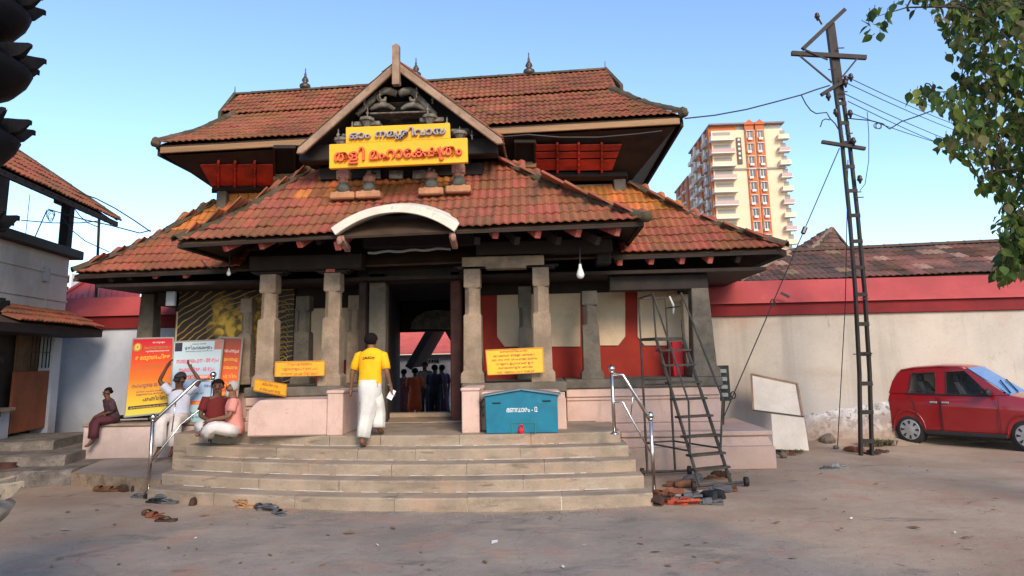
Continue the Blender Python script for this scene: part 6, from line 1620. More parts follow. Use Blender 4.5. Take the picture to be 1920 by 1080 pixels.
# ================================================================== tree at the right
def leaf_mesh(name, L, W, fold, m):
    out = [(0, 0), (.16, .30), (.36, .47), (.6, .42), (.82, .2), (1.0, .02)]
    b = MB(); mid = [V((0, t*L, -.12*L*t*t)) for t, w_ in out]
    for s in (-1, 1):
        sd = [V((s*w_*W, t*L, abs(w_)*W*fold-.12*L*t*t)) for t, w_ in out]
        n = len(b.v); k = len(out); b.v += mid+sd
        for i in range(k-1):
            f = (n+i, n+i+1, n+k+i+1, n+k+i); b.f.append(f if s < 0 else f[::-1])
    b.tube([V((0, -.22*L, .04*L)), V((0, 0, 0))], .0035, 3, cap=False)
    return b, b.mesh(name, m)
def leaf_mat(name, col, tr):
    m = mat(name, col, .62, .3, 3, 30, .15, .0, .002, spec=.22); nt = m.node_tree; b = nt.nodes['Principled BSDF']
    tl = nt.nodes.new('ShaderNodeBsdfTranslucent'); mx = nt.nodes.new('ShaderNodeMixShader'); mx.inputs[0].default_value = tr
    tl.inputs[0].default_value = (col[0]*1.5, col[1]*1.5, col[2]*.8, 1)
    nt.links.new(b.outputs[0], mx.inputs[1]); nt.links.new(tl.outputs[0], mx.inputs[2]); nt.links.new(mx.outputs[0], nt.nodes['Material Output'].inputs[0]); return m
LM = [leaf_mat('green_leaf', (.075, .125, .028), .36), leaf_mat('dark_leaf', (.038, .07, .026), .28), leaf_mat('yellow_green_leaf', (.16, .19, .04), .4), leaf_mat('olive_leaf', (.12, .11, .045), .32)]
tree = thing('leafy_tree', 'leafy tree reaching into the picture at the upper right', 'tree', (7.4, 7.2, 0))
m_bark = mat('tree_bark', (.07, .055, .04), .95, .3, 5, 30, .5, .8, .03, stretch=(1, 1, .3))
b = MB(); b.tube([(7.4, 7.2, -.1), (7.35, 7.2, 1.2), (7.2, 7.1, 2.6), (7.15, 7.0, 4.0), (7.1, 6.9, 5.6), (7.3, 7.0, 7.2)], [.34, .27, .23, .2, .15, .08], 10); b.build('trunk', m_bark, tree, smooth=True)
tw = MB()
A_ = lambda x, y, Y: atY(x, y, Y)
hub = V((7.15, 7.0, 3.9)); hub2 = V((7.1, 6.9, 5.4))
branches = [([hub2, A_(2020, 60, 6.6), A_(1900, 30, 6.4), A_(1800, 12, 6.2), A_(1700, 14, 6.1), A_(1640, 32, 6.0)], .035), ([hub2, A_(2030, 130, 6.8), A_(1900, 150, 6.8), A_(1800, 170, 6.8), A_(1730, 175, 6.8)], .03), ([hub, A_(2050, 300, 6.6), A_(1930, 250, 6.6), A_(1840, 262, 6.6), A_(1775, 268, 6.6)], .03),
            ([hub, A_(2060, 380, 6.4), A_(1960, 360, 6.4), A_(1900, 400, 6.3), A_(1885, 500, 6.2)], .025), ([hub, A_(2040, 330, 6), A_(1950, 310, 6), A_(1870, 320, 6), A_(1838, 340, 6)], .02), ([hub2, A_(2000, 0, 7.4), A_(1880, 60, 7.4), A_(1780, 90, 7.4)], .03), ([hub2, A_(2040, 200, 7.6), A_(1900, 220, 7.6), A_(1830, 120, 7.6)], .025)]
for pts, r in branches: tw.tube(pts, [r*(1.2-1.1*i/(len(pts)-1))*(.6 if i else 1.4) for i in range(len(pts))], 6)
leaves = []
def inside(poly, x, y):
    c = False; n = len(poly)
    for i in range(n):
        (a, b_), (c_, d_) = poly[i], poly[(i+1) % n]
        if (b_ > y) != (d_ > y) and x < (c_-a)*(y-b_)/(d_-b_)+a: c = not c
    return c
R1 = [(1732, -30), (1750, 40), (1778, 62), (1772, 105), (1800, 120), (1812, 150), (1775, 168), (1716, 172), (1728, 198), (1775, 205), (1800, 225), (1788, 250), (1762, 262), (1775, 290), (1800, 296), (1850, 300), (1885, 330), (1940, 350), (2120, 380), (2180, -30)]
R3 = [(1838, 322), (1832, 350), (1850, 362), (1880, 380), (1868, 420), (1876, 470), (1862, 505), (1880, 530), (1905, 520), (2020, 500), (2020, 330)]
r_ = random.Random(21)
def scatter(poly, n, y0, y1, thr, mats_w, gz=3.0, size=1.0):
    xs_ = [p[0] for p in poly]; ys_ = [p[1] for p in poly]; k = 0; tries = 0
    while k < n and tries < n*14:
        tries += 1; x, y = r_.uniform(min(xs_), max(xs_)), r_.uniform(min(ys_), max(ys_))
        if not inside(poly, x, y): continue
        Y = r_.uniform(y0, y1); p = atY(x, y, Y)
        if NZ.noise(p*2.6)+.35*NZ.noise(p*6) < thr: continue
        leaves.append((p, r_.choices(range(4), mats_w)[0], r_.uniform(.7, 1.15)*size, Y)); k += 1
scatter(R1, 1700, 5.7, 7.6, .02, (5, 6, 1.6, 4))
scatter([(1800, -30), (1830, 120), (1880, 200), (1870, 280), (1960, 300), (2180, 380), (2180, -30)], 900, 6.2, 8.2, -.1, (4, 7, .8, 5))
scatter(R3, 560, 5.8, 6.9, -.15, (5, 4, 2.5, 3))
for x, y in [(1618, 40), (1625, 30), (1631, 20), (1628, 48), (1640, 46), (1648, 52), (1655, 45), (1659, 38), (1664, 20), (1653, 16), (1676, 6), (1686, 3), (1700, 10), (1668, 33), (1636, 66), (1630, 56), (1645, 28), (1716, 18), (1650, 60), (1640, 14)]:
    leaves.append((atY(x, y, 6.0+r_.uniform(-.1, .1)), r_.choice((0, 1, 1)), 1.0, 6.0))
for x, y in [(1706, 172), (1720, 166), (1730, 178), (1742, 172), (1722, 186), (1752, 183), (1736, 160), (1756, 258), (1768, 262), (1764, 275), (1774, 250), (1886, 500), (1876, 512), (1890, 518), (1884, 525), (1832, 322), (1842, 345), (1868, 340)]:
    leaves.append((atY(x, y, 6.4+r_.uniform(-.3, .3)), r_.choice((0, 1, 2)), 1.05, 6.2))
# twigs strung with leaves
tg = MB(); anchors = [p for pts, r in branches for a, c in zip(pts, pts[1:]) for p in (a, a.lerp(c, .33), a.lerp(c, .66), c)]
tries = 0; made = 0
while made < 190 and tries < 4000:
    tries += 1; x, y = r_.uniform(1700, 2100), r_.uniform(-30, 530)
    if not (inside(R1, x, y) or inside(R3, x, y)): continue
    e = atY(x, y, r_.uniform(5.8, 7.4)); a = min(anchors, key=lambda q: (q-e).length+r_.random()*.25)
    if (a-e).length > 1.1: continue
    m0 = a.lerp(e, .5)+V((0, 0, .12)); tg.tube([a, a.lerp(m0, .6)+V((0, 0, .03)), m0, m0.lerp(e, .6)+V((0, 0, .02)), e], [.009, .007, .006, .004, .002], 4); made += 1
    for k in range(9):
        t = .25+.75*k/8; q = (m0.lerp(e, (t-.5)*2) if t > .5 else a.lerp(m0, t*2))+V((r_.gauss(0, .04), r_.gauss(0, .04), r_.gauss(-.02, .03)))
        leaves.append((q, r_.choices(range(4), (6, 4, 3, 3))[0], r_.uniform(.75, 1.15), q.y))
tg.build('twigs', m_bark, tree, kind='stuff')
# crown continuing outside the picture to the right
for i in range(1500):
    a = r_.uniform(0, 6.28); q = V((7.9+1.9*r_.gauss(0, .5), 7.2+1.8*r_.gauss(0, .5), 6.0+1.5*r_.gauss(0, .5)))
    if q.x > q.y*.79+.25: leaves.append((q, r_.randrange(4), 1.0, 20))
VAR = [[leaf_mesh('leaf', .10*s, .074*s, f, m) for s, f in ((1, .25), (.8, .5), (1.1, .1))] for m in LM]
leaves.sort(key=lambda l: l[3]-l[2])
crown = None; accs = [MB() for _ in LM]; cnt = 0
tw_o = tw.build('branches', m_bark, tree, smooth=True)
for (p, mi, s, Y) in leaves:
    az = r_.uniform(0, 6.28); dr = r_.gauss(-.95, .45)
    M = MX.Translation(p) @ MX.Rotation(az, 4, 'Z') @ MX.Rotation(dr, 4, 'X') @ MX.Rotation(r_.gauss(0, .7), 4, 'Y') @ MX.Scale(s, 4)
    mb_, me = VAR[mi][r_.randrange(3)]
    vis = Y < 19
    if cnt < 300 and vis and r_.random() < .9: link('leaf', me, tree, M); cnt += 1
    else: accs[mi].add([M @ v for v in mb_.v], mb_.f)
for m, a in zip(LM, accs): a.build('foliage', m, tree, kind='stuff')
# loose grit lying over the yard, thicker along the foot of steps and walls
r_ = random.Random(9); b = MB()
for i in range(5200):
    if i % 3 == 0: px, py = r_.uniform(-150, 2050), 860+230*r_.random()**1.3
    elif i % 3 == 1: t = r_.random(); q = STEP_EDGE[0](t); px = None; p = V((q.x, q.y-.02-abs(r_.gauss(0, .22)), 0))
    else: px = None; p = V((r_.uniform(2.2, 12), 0, 0)); p.y = (11.85 if p.x < 4.6 else 14.75)-abs(r_.gauss(0, .3))
    if px is not None: p = atZ(px, py, 0)
    if p.y > 9.3 and -6.2 < p.x < 1.3: continue
    if p.x < -8 and p.y > 11: continue
    s = r_.uniform(.003, .008)*(1.7 if r_.random() < .04 else 1); a = r_.uniform(0, 3.1); c_, s_ = math.cos(a)*s, math.sin(a)*s
    z0 = .03*NZ.noise(V((p.x*.5, p.y*.5, 0)))
    b.add([p+V((c_, s_, z0)), p+V((-s_*.8, c_*.8, z0)), p+V((-c_, -s_, z0)), p+V((s_*.7, -c_*.7, z0)), p+V((0, 0, z0+s*1.1))], [(0, 1, 4), (1, 2, 4), (2, 3, 4), (3, 0, 4)])
tag(b.build('gravel', mat('grit', (.21, .17, .135), .95, .5, 3, 20, .3, 0)), 'loose grit and small pebbles strewn over the yard', 'gravel', kind='stuff')
# ================================================================== red hatchback (x forward, y left, z up)
car_red = mat('car_red', (.26, .005, .007), .35, .05, 3, 60, .03, 0, spec=.5, coat=.8)
m_tyre = plain('tyre_rubber', (.02, .02, .021), .85); m_rim = plain('wheel_cover', (.34, .34, .35), .4, .2); m_trim = plain('black_trim', (.02, .02, .022), .6)
def glass(name, col, a):
    m = bpy.data.materials.new(name); m.use_nodes = True; nt = m.node_tree; b = nt.nodes['Principled BSDF']
    b.inputs['Base Color'].default_value = (*col, 1); b.inputs['Roughness'].default_value = .04; b.inputs['Specular IOR Level'].default_value = .6; b.inputs['Alpha'].default_value = a; return m
m_glass = glass('window_glass', (.03, .035, .035), .14); m_wind = glass('windscreen_glass', (.001, .20, .56), .97)  # windscreen blue is the sky's reflection put into the base colour
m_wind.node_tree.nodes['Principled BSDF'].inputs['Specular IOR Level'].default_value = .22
rw, fw = atZ(1712, 832, 0), None
ph = R_(45); hd = V((math.cos(ph), -math.sin(ph), 0)); SX, SY, SZc = .83, 1.0, 1.04
lf = V((math.sin(ph), math.cos(ph), 0))
RAX, FAX = -1.13, 1.20
org = rw - hd*(RAX*SX) + lf*(.66*SY); org.z = 0
car = thing('parked_car', 'red hatchback car parked against the right boundary wall', 'car', org)
CM = frame(org, hd*SX, lf*SY, V((0, 0, SZc)))
def cbuild(mb, name, m, parent=None, bevel=0, smooth=False):
    mb.v = [CM @ v for v in mb.v]; return mb.build(name, m, parent or car, bevel, smooth)
# lower body by cross sections:  x, half width, bottom, shoulder height, top height
ST = [(-1.67, .60, .34, .80, .92), (-1.65, .69, .27, .82, .955), (-1.56, .735, .24, .84, .965), (-1.3, .745, .22, .84, .965), (-.8, .75, .2, .83, .955), (-.2, .75, .2, .82, .945), (.4, .75, .2, .81, .95), (.8, .745, .2, .80, .965), (1.05, .735, .2, .79, .935), (1.35, .71, .21, .77, .875), (1.6, .64, .23, .72, .79), (1.74, .54, .28, .62, .68), (1.79, .42, .34, .52, .56)]
def cr(P, t):
    i = min(int(t), len(P)-2); f = t-i; p0, p1, p2, p3 = P[max(i-1, 0)], P[i], P[i+1], P[min(i+2, len(P)-1)]
    return tuple(.5*(2*b_+(c_-a_)*f+(2*a_-5*b_+4*c_-d_)*f*f+(3*b_-a_-3*c_+d_)*f**3) for a_, b_, c_, d_ in zip(p0, p1, p2, p3))
ST = [cr(ST, k/3) for k in range(3*(len(ST)-1)+1)]
rings = []
for x, hw, zb, zs_, zt_ in ST:
    half = [(0, zb), (hw*.8, zb), (hw*.965, zb+.05), (hw*.99, zb+.17), (hw*.985, (zb+zs_)/2), (hw, zs_-.1), (hw*.985, zs_-.02), (hw*.93, zt_-.015), (hw*.78, zt_+.005), (hw*.4, zt_+.02), (0, zt_+.025)]
    half = [cr(half, k/2) for k in range(2*(len(half)-1)+1)]; half[0] = (0, half[0][1]); half[-1] = (0, half[-1][1])
    rings.append([V((x, -y, z)) for y, z in half] + [V((x, y, z)) for y, z in half[-2:0:-1]])
b = MB(); b.loft(rings)
me = b.mesh('body', None, weld=False); bo = bpy.data.objects.new('body_tmp', me); COL.objects.link(bo)
cutters = []
for ax in (RAX, FAX):
    for s in (-1, 1):
        c = MB(); c.lathe([(.335, -.16), (.335, .16)], (ax, s*.72, .29), 28, V((0, 1, 0))); co_ = bpy.data.objects.new('cut', c.mesh('cut')); COL.objects.link(co_); cutters.append(co_)
        md = bo.modifiers.new('b', 'BOOLEAN'); md.operation = 'DIFFERENCE'; md.solver = 'EXACT'; md.object = co_
dg = bpy.context.evaluated_depsgraph_get(); me2 = bpy.data.meshes.new_from_object(bo.evaluated_get(dg))
for o in cutters+[bo]: bpy.data.objects.remove(o)
for v in me2.vertices: v.co = CM @ v.co
me2.materials.clear(); me2.materials.append(car_red)
bm = bmesh.new(); bm.from_mesh(me2)
for f in bm.faces: f.smooth = True
for e in bm.edges:
    if len(e.link_faces) == 2 and e.calc_face_angle(0) > .6: e.smooth = False
bm.to_mesh(me2); bm.free(); me2.name = 'car_body'
body = link('body', me2, car)
ysd = lambda z: .715-(max(z, .93)-.93)*.30
def side(poly, s, name, m, out=0.0, th=.03, parent=None, bevel=.0):
    b = MB(); P = [V((x, s*(ysd(z)+out), z)) for x, z in poly]; b.prism(P, V((0, -s*th, 0))); return cbuild(b, name, m, parent, bevel)
for s in (-1, 1):
    side([(-1.64, .95), (-1.14, .95), (-1.07, 1.02), (-1.02, 1.30), (-.98, 1.335), (-.98, 1.40), (-1.30, 1.36)], s, 'rear_pillar', car_red)
    side([(-.50, .95), (-.27, .95), (-.27, 1.38), (-.50, 1.38)], s, 'centre_pillar', car_red)
    side([(.60, .95), (.92, .955), (.16, 1.42), (.02, 1.40), (.12, 1.375)], s, 'front_pillar', car_red)
    side([(-.98, 1.335), (.12, 1.375), (.10, 1.425), (-.3, 1.445), (-.98, 1.41)], s, 'roof_rail', car_red, .003)
    side([(-1.14, .952), (-.50, .952), (-.50, 1.345), (-.98, 1.33), (-1.02, 1.30), (-1.07, 1.02)], s, 'rear_side_window', m_glass, -.012, .006)
    side([(-.27, .952), (.60, .952), (.12, 1.372), (-.27, 1.35)], s, 'front_side_window', m_glass, -.012, .006)
    side([(-1.15, .935), (.66, .935), (.60, .957), (-1.12, .957)], s, 'belt_trim', m_trim, .008, .02)
    if s < 0:
        for x0, x1 in ((-1.02, -.42), (-.40, .74)):
            b = MB(); ln = [(x0, .93), (x0+(.12 if x0 < -.9 else 0), .38), (x0+(.28 if x0 < -.9 else 0), .26), (x1, .26), (x1, .93)]
            for i in range(len(ln)-1):
                (xa, za), (xb, zb2) = ln[i], ln[i+1]; b.bar((xa, -.757, za), (xb, -.757, zb2), .006, .012)
            cbuild(b, 'door_gap', m_trim)
        for x in (-.55, .62-.92):
            b = MB(); b.box((x, -.765, .80), (.16, .025, .035)); cbuild(b, 'door_handle', m_rim, bevel=.008)
    b = MB(); b.ball((.60, s*.83, 1.0), (.06, .11, .075), 10, 7); b.bar((.62, s*.72, .96), (.6, s*.80, .98), .05); cbuild(b, 'wing_mirror', m_trim, smooth=True)
for ax in (RAX, FAX):
    b = MB(); b.tube([V((ax+.345*math.cos(a), -.742, .29+.345*math.sin(a))) for a in [math.pi*(-.06+1.12*k/18) for k in range(19)]], .016, 6); cbuild(b, 'arch_lip', car_red, smooth=True)
b = MB(); b.bar((-.78, -.755, .245), (.85, -.755, .245), .03, .07); cbuild(b, 'side_sill', m_trim, bevel=.01)
for poly in ([(-1.14, .952), (-.50, .952), (-.50, 1.345), (-.98, 1.33), (-1.02, 1.30), (-1.07, 1.02)], [(-.27, .952), (.60, .952), (.12, 1.372), (-.27, 1.35)]):
    b = MB(); Q = [V((x, -(ysd(z)+.004), z)) for x, z in poly]; b.tube(Q+[Q[0]], .012, 5); cbuild(b, 'window_seal', m_trim)
# roof, screens
b = MB(); rr = []
for x, z, hw in ((-1.36, 1.34, .50), (-1.28, 1.405, .555), (-1.0, 1.445, .575), (-.4, 1.475, .585), (.0, 1.465, .58), (.17, 1.43, .57)):
    rr.append([V((x, -hw, z-.03)), V((x, -hw*.9, z)), V((x, -hw*.4, z+.018)), V((x, hw*.4, z+.018)), V((x, hw*.9, z)), V((x, hw, z-.03)), V((x, hw*.8, z-.045)), V((x, -hw*.8, z-.045))])
b.loft(rr); cbuild(b, 'roof', car_red, smooth=True)
def screen(p, q, name, m, th=.008):
    b = MB(); a = [V(p[0]), V(p[1]), V(q[1]), V(q[0])]; n = (a[1]-a[0]).cross(a[3]-a[0]).normalized()*th; b.hexa(a, [v+n for v in a]); return cbuild(b, name, m)
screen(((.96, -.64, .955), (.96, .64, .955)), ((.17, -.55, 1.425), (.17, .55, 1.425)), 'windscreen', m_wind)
screen(((-1.64, .64, .96), (-1.64, -.64, .96)), ((-1.34, .50, 1.36), (-1.34, -.50, 1.36)), 'rear_screen', m_glass)
b = MB(); b.bar((.94, -.5, .99), (.62, .05, 1.19), .018, .018); b.bar((.94, .05, .99), (.62, .5, 1.19), .018, .018); cbuild(b, 'wiper', m_trim)
# cabin
b = MB(); b.bb(-1.5, .9, -.66, .66, .9, .93); cbuild(b, 'parcel_floor', m_trim)
for x, w_ in ((-.75, 1.1), (.05, .5)):
    for y in ((-.32, .32) if x > -.5 else (0,)):
        b = MB(); b.hexa([(x-.1, y-w_/2, .93), (x+.05, y-w_/2, .93), (x+.05, y+w_/2, .93), (x-.1, y+w_/2, .93)], [(x-.22, y-w_/2+.05, 1.17), (x-.1, y-w_/2+.05, 1.17), (x-.1, y+w_/2-.05, 1.17), (x-.22, y+w_/2-.05, 1.17)])
        for hy in ((-.3, .3) if w_ > 1 else (0,)): b.box((x-.19, y+hy, 1.23), (.09, .24, .13))
        cbuild(b, 'seat', plain('grey_seat', (.09, .09, .09), .9), bevel=.02)
b = MB(); b.tube([V((.42+.05*math.sin(a)*.4, -.32+.18*math.cos(a), 1.0+.17*math.sin(a))) for a in [i*.524 for i in range(13)]], .014, 6); cbuild(b, 'steering_wheel', m_trim)
# wheels
for ax in (RAX, FAX):
    for s in (-1, 1):
        b = MB(); C_ = V((ax, s*.66, .272)); b.lathe([(.17, -.085), (.235, -.085), (.262, -.07), (.272, -.04), (.272, .04), (.262, .07), (.235, .085), (.17, .085)], (0, 0, 0), 28, V((0, s, 0)))
        b.v = [V((v.x/SX*.98+C_.x, v.y+C_.y, v.z+C_.z)) for v in b.v]; wh = cbuild(b, 'wheel', m_tyre, smooth=True)
        b = MB(); b.lathe([(.192, .06), (.188, .09), (.17, .088), (.09, .09), (.05, .098), (.02, .1)], (0, 0, 0), 28, V((0, s, 0))); b.v = [V((v.x/SX*.98+C_.x, v.y+C_.y, v.z+C_.z)) for v in b.v]; cbuild(b, 'rim', m_rim, wh, smooth=True)
        b = MB()
        for k in range(8):
            a = 2*math.pi*k/8; d = V((math.cos(a), 0, math.sin(a))); e = V((-d.z, 0, d.x)); o_ = V((0, s*.094, 0))
            q = [d*.10-e*.010+o_, d*.165-e*.024+o_, d*.165+e*.024+o_, d*.10+e*.010+o_]; b.prism(q, V((0, -s*.02, 0)))
        b.v = [V((v.x/SX*.98+C_.x, v.y+C_.y, v.z+C_.z)) for v in b.v]; cbuild(b, 'rim_slot', m_trim, wh)
        b = MB(); b.lathe([(.328, -.12), (.328, .06), (.30, .06), (.30, -.12)], (ax, s*.66, .29), 24, V((0, s, 0))); b.bb(ax-.3, ax+.3, s*.44-.02, s*.44+.02, .2, .6); cbuild(b, 'wheel_arch', m_trim)
for s in (-1, 1):
    b = MB(); b.ball((1.60, s*.60, .70), (.16, .10, .085), 12, 8); cbuild(b, 'headlight', plain('headlight_glass', (.55, .6, .66), .12, .3), smooth=True)
    b = MB(); b.box((-1.645, s*.585, .82), (.06, .12, .2)); cbuild(b, 'tail_light', plain('tail_lamp', (.4, .01, .01), .2), bevel=.02)
b = MB(); b.loft([[V((x, y, z)) for x, z in ((-1.60, .25), (-1.69+.18*abs(y)**2.5, .27), (-1.70+.18*abs(y)**2.5, .44), (-1.60, .46))] for y in (-.73, -.6, -.3, 0, .3, .6, .73)]); cbuild(b, 'rear_bumper', m_trim)
b = MB(); b.loft([[V((x, y, z)) for x, z in ((1.6, .24), (1.80-.22*abs(y)**2.2, .26), (1.82-.22*abs(y)**2.2, .48), (1.6, .5))] for y in (-.68, -.5, -.25, 0, .25, .5, .68)]); cbuild(b, 'front_bumper', car_red, smooth=True)
b = MB(); b.bb(-1.2, 1.3, -.6, .6, .16, .2); cbuild(b, 'underbody', m_trim)
# ================================================================== people
BONES = [('pelvis', 'spine'), ('spine', 'chest'), ('chest', 'neck'), ('neck', 'jaw'), ('jaw', 'head'), ('head', 'crown')]
for s in 'LR': BONES += [('chest', 'sh'+s), ('sh'+s, 'el'+s), ('el'+s, 'wr'+s), ('pelvis', 'hip'+s), ('hip'+s, 'kn'+s), ('kn'+s, 'an'+s), ('an'+s, 'ball'+s), ('ball'+s, 'toe'+s)]
RAD = dict(pelvis=.125, spine=.11, chest=.125, neck=.05, jaw=.066, head=.088, crown=.06, sh=.056, el=.040, wr=.026, hip=.085, kn=.056, an=.036, ball=.036, toe=.026)
def skin_body(J, hf, M, m, parent_name, label, k=1.0, hand_dirs=None, hands=True, group=None):
    """one continuous body grown round a skeleton J (local metres); hf: the way the face looks"""
    vs, rs, es, idx = [], [], [], {}
    def addv(n, p, r): idx[n] = len(vs); vs.append(V(p)); rs.append(r)
    addv('pelvis', J['pelvis'], RAD['pelvis']*k)
    for n, p in J.items():
        if n != 'pelvis': addv(n, p, RAD[n if n in RAD else n[:-1]]*k)
    for a, b in BONES:
        if a in idx and b in idx: es.append((idx[a], idx[b]))
    hf = V(hf).normalized(); hu = (V(J['crown'])-V(J['jaw'])).normalized(); hr = hf.cross(hu).normalized(); hc = V(J['head'])
    def chain(a, pts):
        p = idx[a]
        for i, (q, r) in enumerate(pts): vs.append(V(q)); rs.append(r); es.append((p, len(vs)-1)); p = len(vs)-1
    chain('head', [(hc+hf*.075*k-hu*.022*k, .020*k), (hc+hf*.107*k-hu*.030*k, .013*k)])            # nose
    for s in (-1, 1): chain('head', [(hc+hr*s*.085*k-hu*.02, .020*k), (hc+hr*s*.10*k-hf*.012-hu*.01, .016*k)])   # ears
    chain('jaw', [(V(J['jaw'])+hf*.055*k, .035*k)])                                                    # chin
    if hands:
        for s in 'LR':
            w_ = V(J['wr'+s]); d = (w_-V(J['el'+s])).normalized()
            if hand_dirs and s in hand_dirs: d = V(hand_dirs[s]).normalized()
            side = d.cross(V((0, 0, 1)));
            side = side.normalized() if side.length > .2 else V((0, 1, 0))
            if abs(d.z) > .7: side = (V((0, 1, 0))-d*d.y).normalized()
            palm = d.cross(side)
            vs.append(w_+d*.055*k); rs.append(.030*k); es.append((idx['wr'+s], len(vs)-1)); pi = len(vs)-1
            for j, (o, L) in enumerate(((-.030, .075), (-.011, .088), (.009, .082), (.027, .064))):
                b0 = w_+d*.09*k+side*o*k; b1 = b0+d*L*.5*k+palm*.008*k; b2 = b1+d*L*.45*k+palm*.022*k; p = pi
                for q, r in ((b0, .0105), (b1, .0092), (b2, .0075)): vs.append(q); rs.append(r*k); es.append((p, len(vs)-1)); p = len(vs)-1
            p = pi
            for q, r in ((w_+d*.05*k-side*.042*k+palm*.01, .0115), (w_+d*.085*k-side*.060*k+palm*.02, .009)): vs.append(q); rs.append(r*k); es.append((p, len(vs)-1)); p = len(vs)-1
    me = bpy.data.meshes.new('skeleton'); me.from_pydata([tuple(v) for v in vs], es, [])
    o = bpy.data.objects.new('skeleton', me); COL.objects.link(o)
    sm = o.modifiers.new('skin', 'SKIN'); sm.use_smooth_shade = True
    sk = me.skin_vertices[0].data
    for i, r in enumerate(rs): sk[i].radius = (r, r); sk[i].use_root = (i == 0)
    ss = o.modifiers.new('sub', 'SUBSURF'); ss.levels = 2; ss.render_levels = 2
    dg = bpy.context.evaluated_depsgraph_get(); out = bpy.data.meshes.new_from_object(o.evaluated_get(dg))
    bpy.data.objects.remove(o); out.name = 'person_body'
    loc = M.to_translation()
    R3 = MX.Translation(-loc) @ M
    for v in out.vertices: v.co = R3 @ v.co
    out.materials.clear(); out.materials.append(m)
    out.polygons.foreach_set('use_smooth', [True]*len(out.polygons))
    body = link('person', out, None, MX.Translation(loc)); tag(body, label, 'person', group)
    # eyes and mouth
    for s in (-1, 1):
        b = MB(); c = hc+hf*.082*k+hr*s*.034*k+hu*.006*k; b.ball((0, 0, 0), .012*k, 8, 6); b.v = [M @ (v+c) for v in b.v]; b.build('eye', m_eye, body, smooth=True)
        b = MB(); b.bar(c+hf*.008+hu*.022*k-hr*.016*k, c+hf*.008+hu*.024*k+hr*.016*k, .008, .008); b.v = [M @ v for v in b.v]; b.build('eyebrow', m_hair, body)
    b = MB(); c = hc+hf*.083*k-hu*.062*k; b.tube([c-hr*.024*k-hf*.004, c+hf*.004, c+hr*.024*k-hf*.004], [.004, .008, .004], 6); b.v = [M @ v for v in b.v]; b.build('mouth', plain('lips', (.14, .05, .04), .6), body, smooth=True)
    body_info = (hc, hf, hu, hr)
    return body, body_info
m_eye = plain('dark_eye', (.015, .012, .01), .2)
def hair_cap(body, info, M, m, k=1.0, drop=.05, back=.10, puff=1.0, name='hair'):
    hc, hf, hu, hr = info; b = MB(); n, mm = 16, 7; c = hc+hu*.012-hf*.006
    R = .101*k*puff
    for i in range(mm+1):
        for j in range(n):
            a = 2*math.pi*j/n; fr = math.cos(a)      # 1 at the front
            tmax = math.pi*(.34 if fr > .35 else .34+.36*min(1, (.35-fr)/.8))
            t = tmax*i/mm
            d = hu*math.cos(t)+(hf*math.cos(a)+hr*math.sin(a))*math.sin(t)
            nz = 1+.05*NZ.noise(d*6+V((k*9, 0, 0)))
            b.v.append(c+V(d)*R*nz*(1.02 if i < mm else .96))
    for i in range(mm):
        for j in range(n): a_, q = i*n+j, i*n+(j+1) % n; b.f.append((a_, q, q+n, a_+n))
    b.v = [M @ v for v in b.v]; return b.build(name, m, body, smooth=True)
def cloth(path, rads, right, M, m, body, name, folds=.0, nf=9, seed=0, n=28, cap=True, extra=None, thick=.0):
    """a garment lofted along path with half-axes rads; pleats of depth folds"""
    b = MB(); rings = []
    path = [V(p) for p in path]; right = V(right).normalized()
    for i, p in enumerate(path):
        d = (path[min(i+1, len(path)-1)]-path[max(i-1, 0)]).normalized(); r = (right-d*right.dot(d)).normalized(); f = d.cross(r)
        rg = []
        for k in range(n):
            a = 2*math.pi*k/n; fo = 1+(folds if not isinstance(folds, (list, tuple)) else folds[i])*(math.sin(nf*a+seed)+.6*NZ.noise(V((math.cos(a)*3+seed, math.sin(a)*3, p.z*4))))
            rg.append(p+r*math.cos(a)*rads[i][0]*fo+f*math.sin(a)*rads[i][1]*fo)
        rings.append(rg)
    b.loft(rings, cap=cap)
    for pts, rr in (extra or []): b.tube(pts, rr, 12)
    b.v = [M @ v for v in b.v]; return b.build(name, m, body, smooth=True)
def place(p, rz, k=1.0): return MX.Translation(V(p)) @ MX.Rotation(R_(rz), 4, 'Z') @ MX.Scale(k, 4)
def cl(name, col, **kw): return mat(name, col, .85, .1, 5, 60, .12, .2, .004, **kw)
# ---------------------------------------------------------------- man walking up the steps, seen from behind
wp = atZ(684, 842, .625); wp.y += .12
Mw = place(wp, -3)
J = dict(pelvis=(.02, .03, .88), spine=(.02, .05, 1.05), chest=(.02, .08, 1.26), neck=(.01, .10, 1.41), jaw=(.01, .125, 1.48), head=(.01, .115, 1.545), crown=(.01, .105, 1.60),
         shL=(-.16, .08, 1.335), elL=(-.255, .05, 1.07), wrL=(-.285, .10, .84), shR=(.20, .08, 1.335), elR=(.28, .02, 1.07), wrR=(.31, .12, .87),
         hipL=(-.07, .02, .84), knL=(-.07, .05, .45), anL=(-.07, -.02, .08), ballL=(-.075, .10, .035), toeL=(-.075, .17, .03),
         hipR=(.11, .04, .84), knR=(.13, .26, .53), anR=(.12, .20, .24), ballR=(.125, .31, .19), toeR=(.125, .38, .185))
man, inf = skin_body(J, (0.05, 1, .0), Mw, m_skin, 'person', 'man in a yellow t shirt and white mundu climbing the steps')
hair_cap(man, inf, Mw, m_hair, puff=1.04)
m_ty = cl('yellow_tshirt', (.85, .42, .008)); m_mundu = cl('white_mundu', (.62, .60, .56))
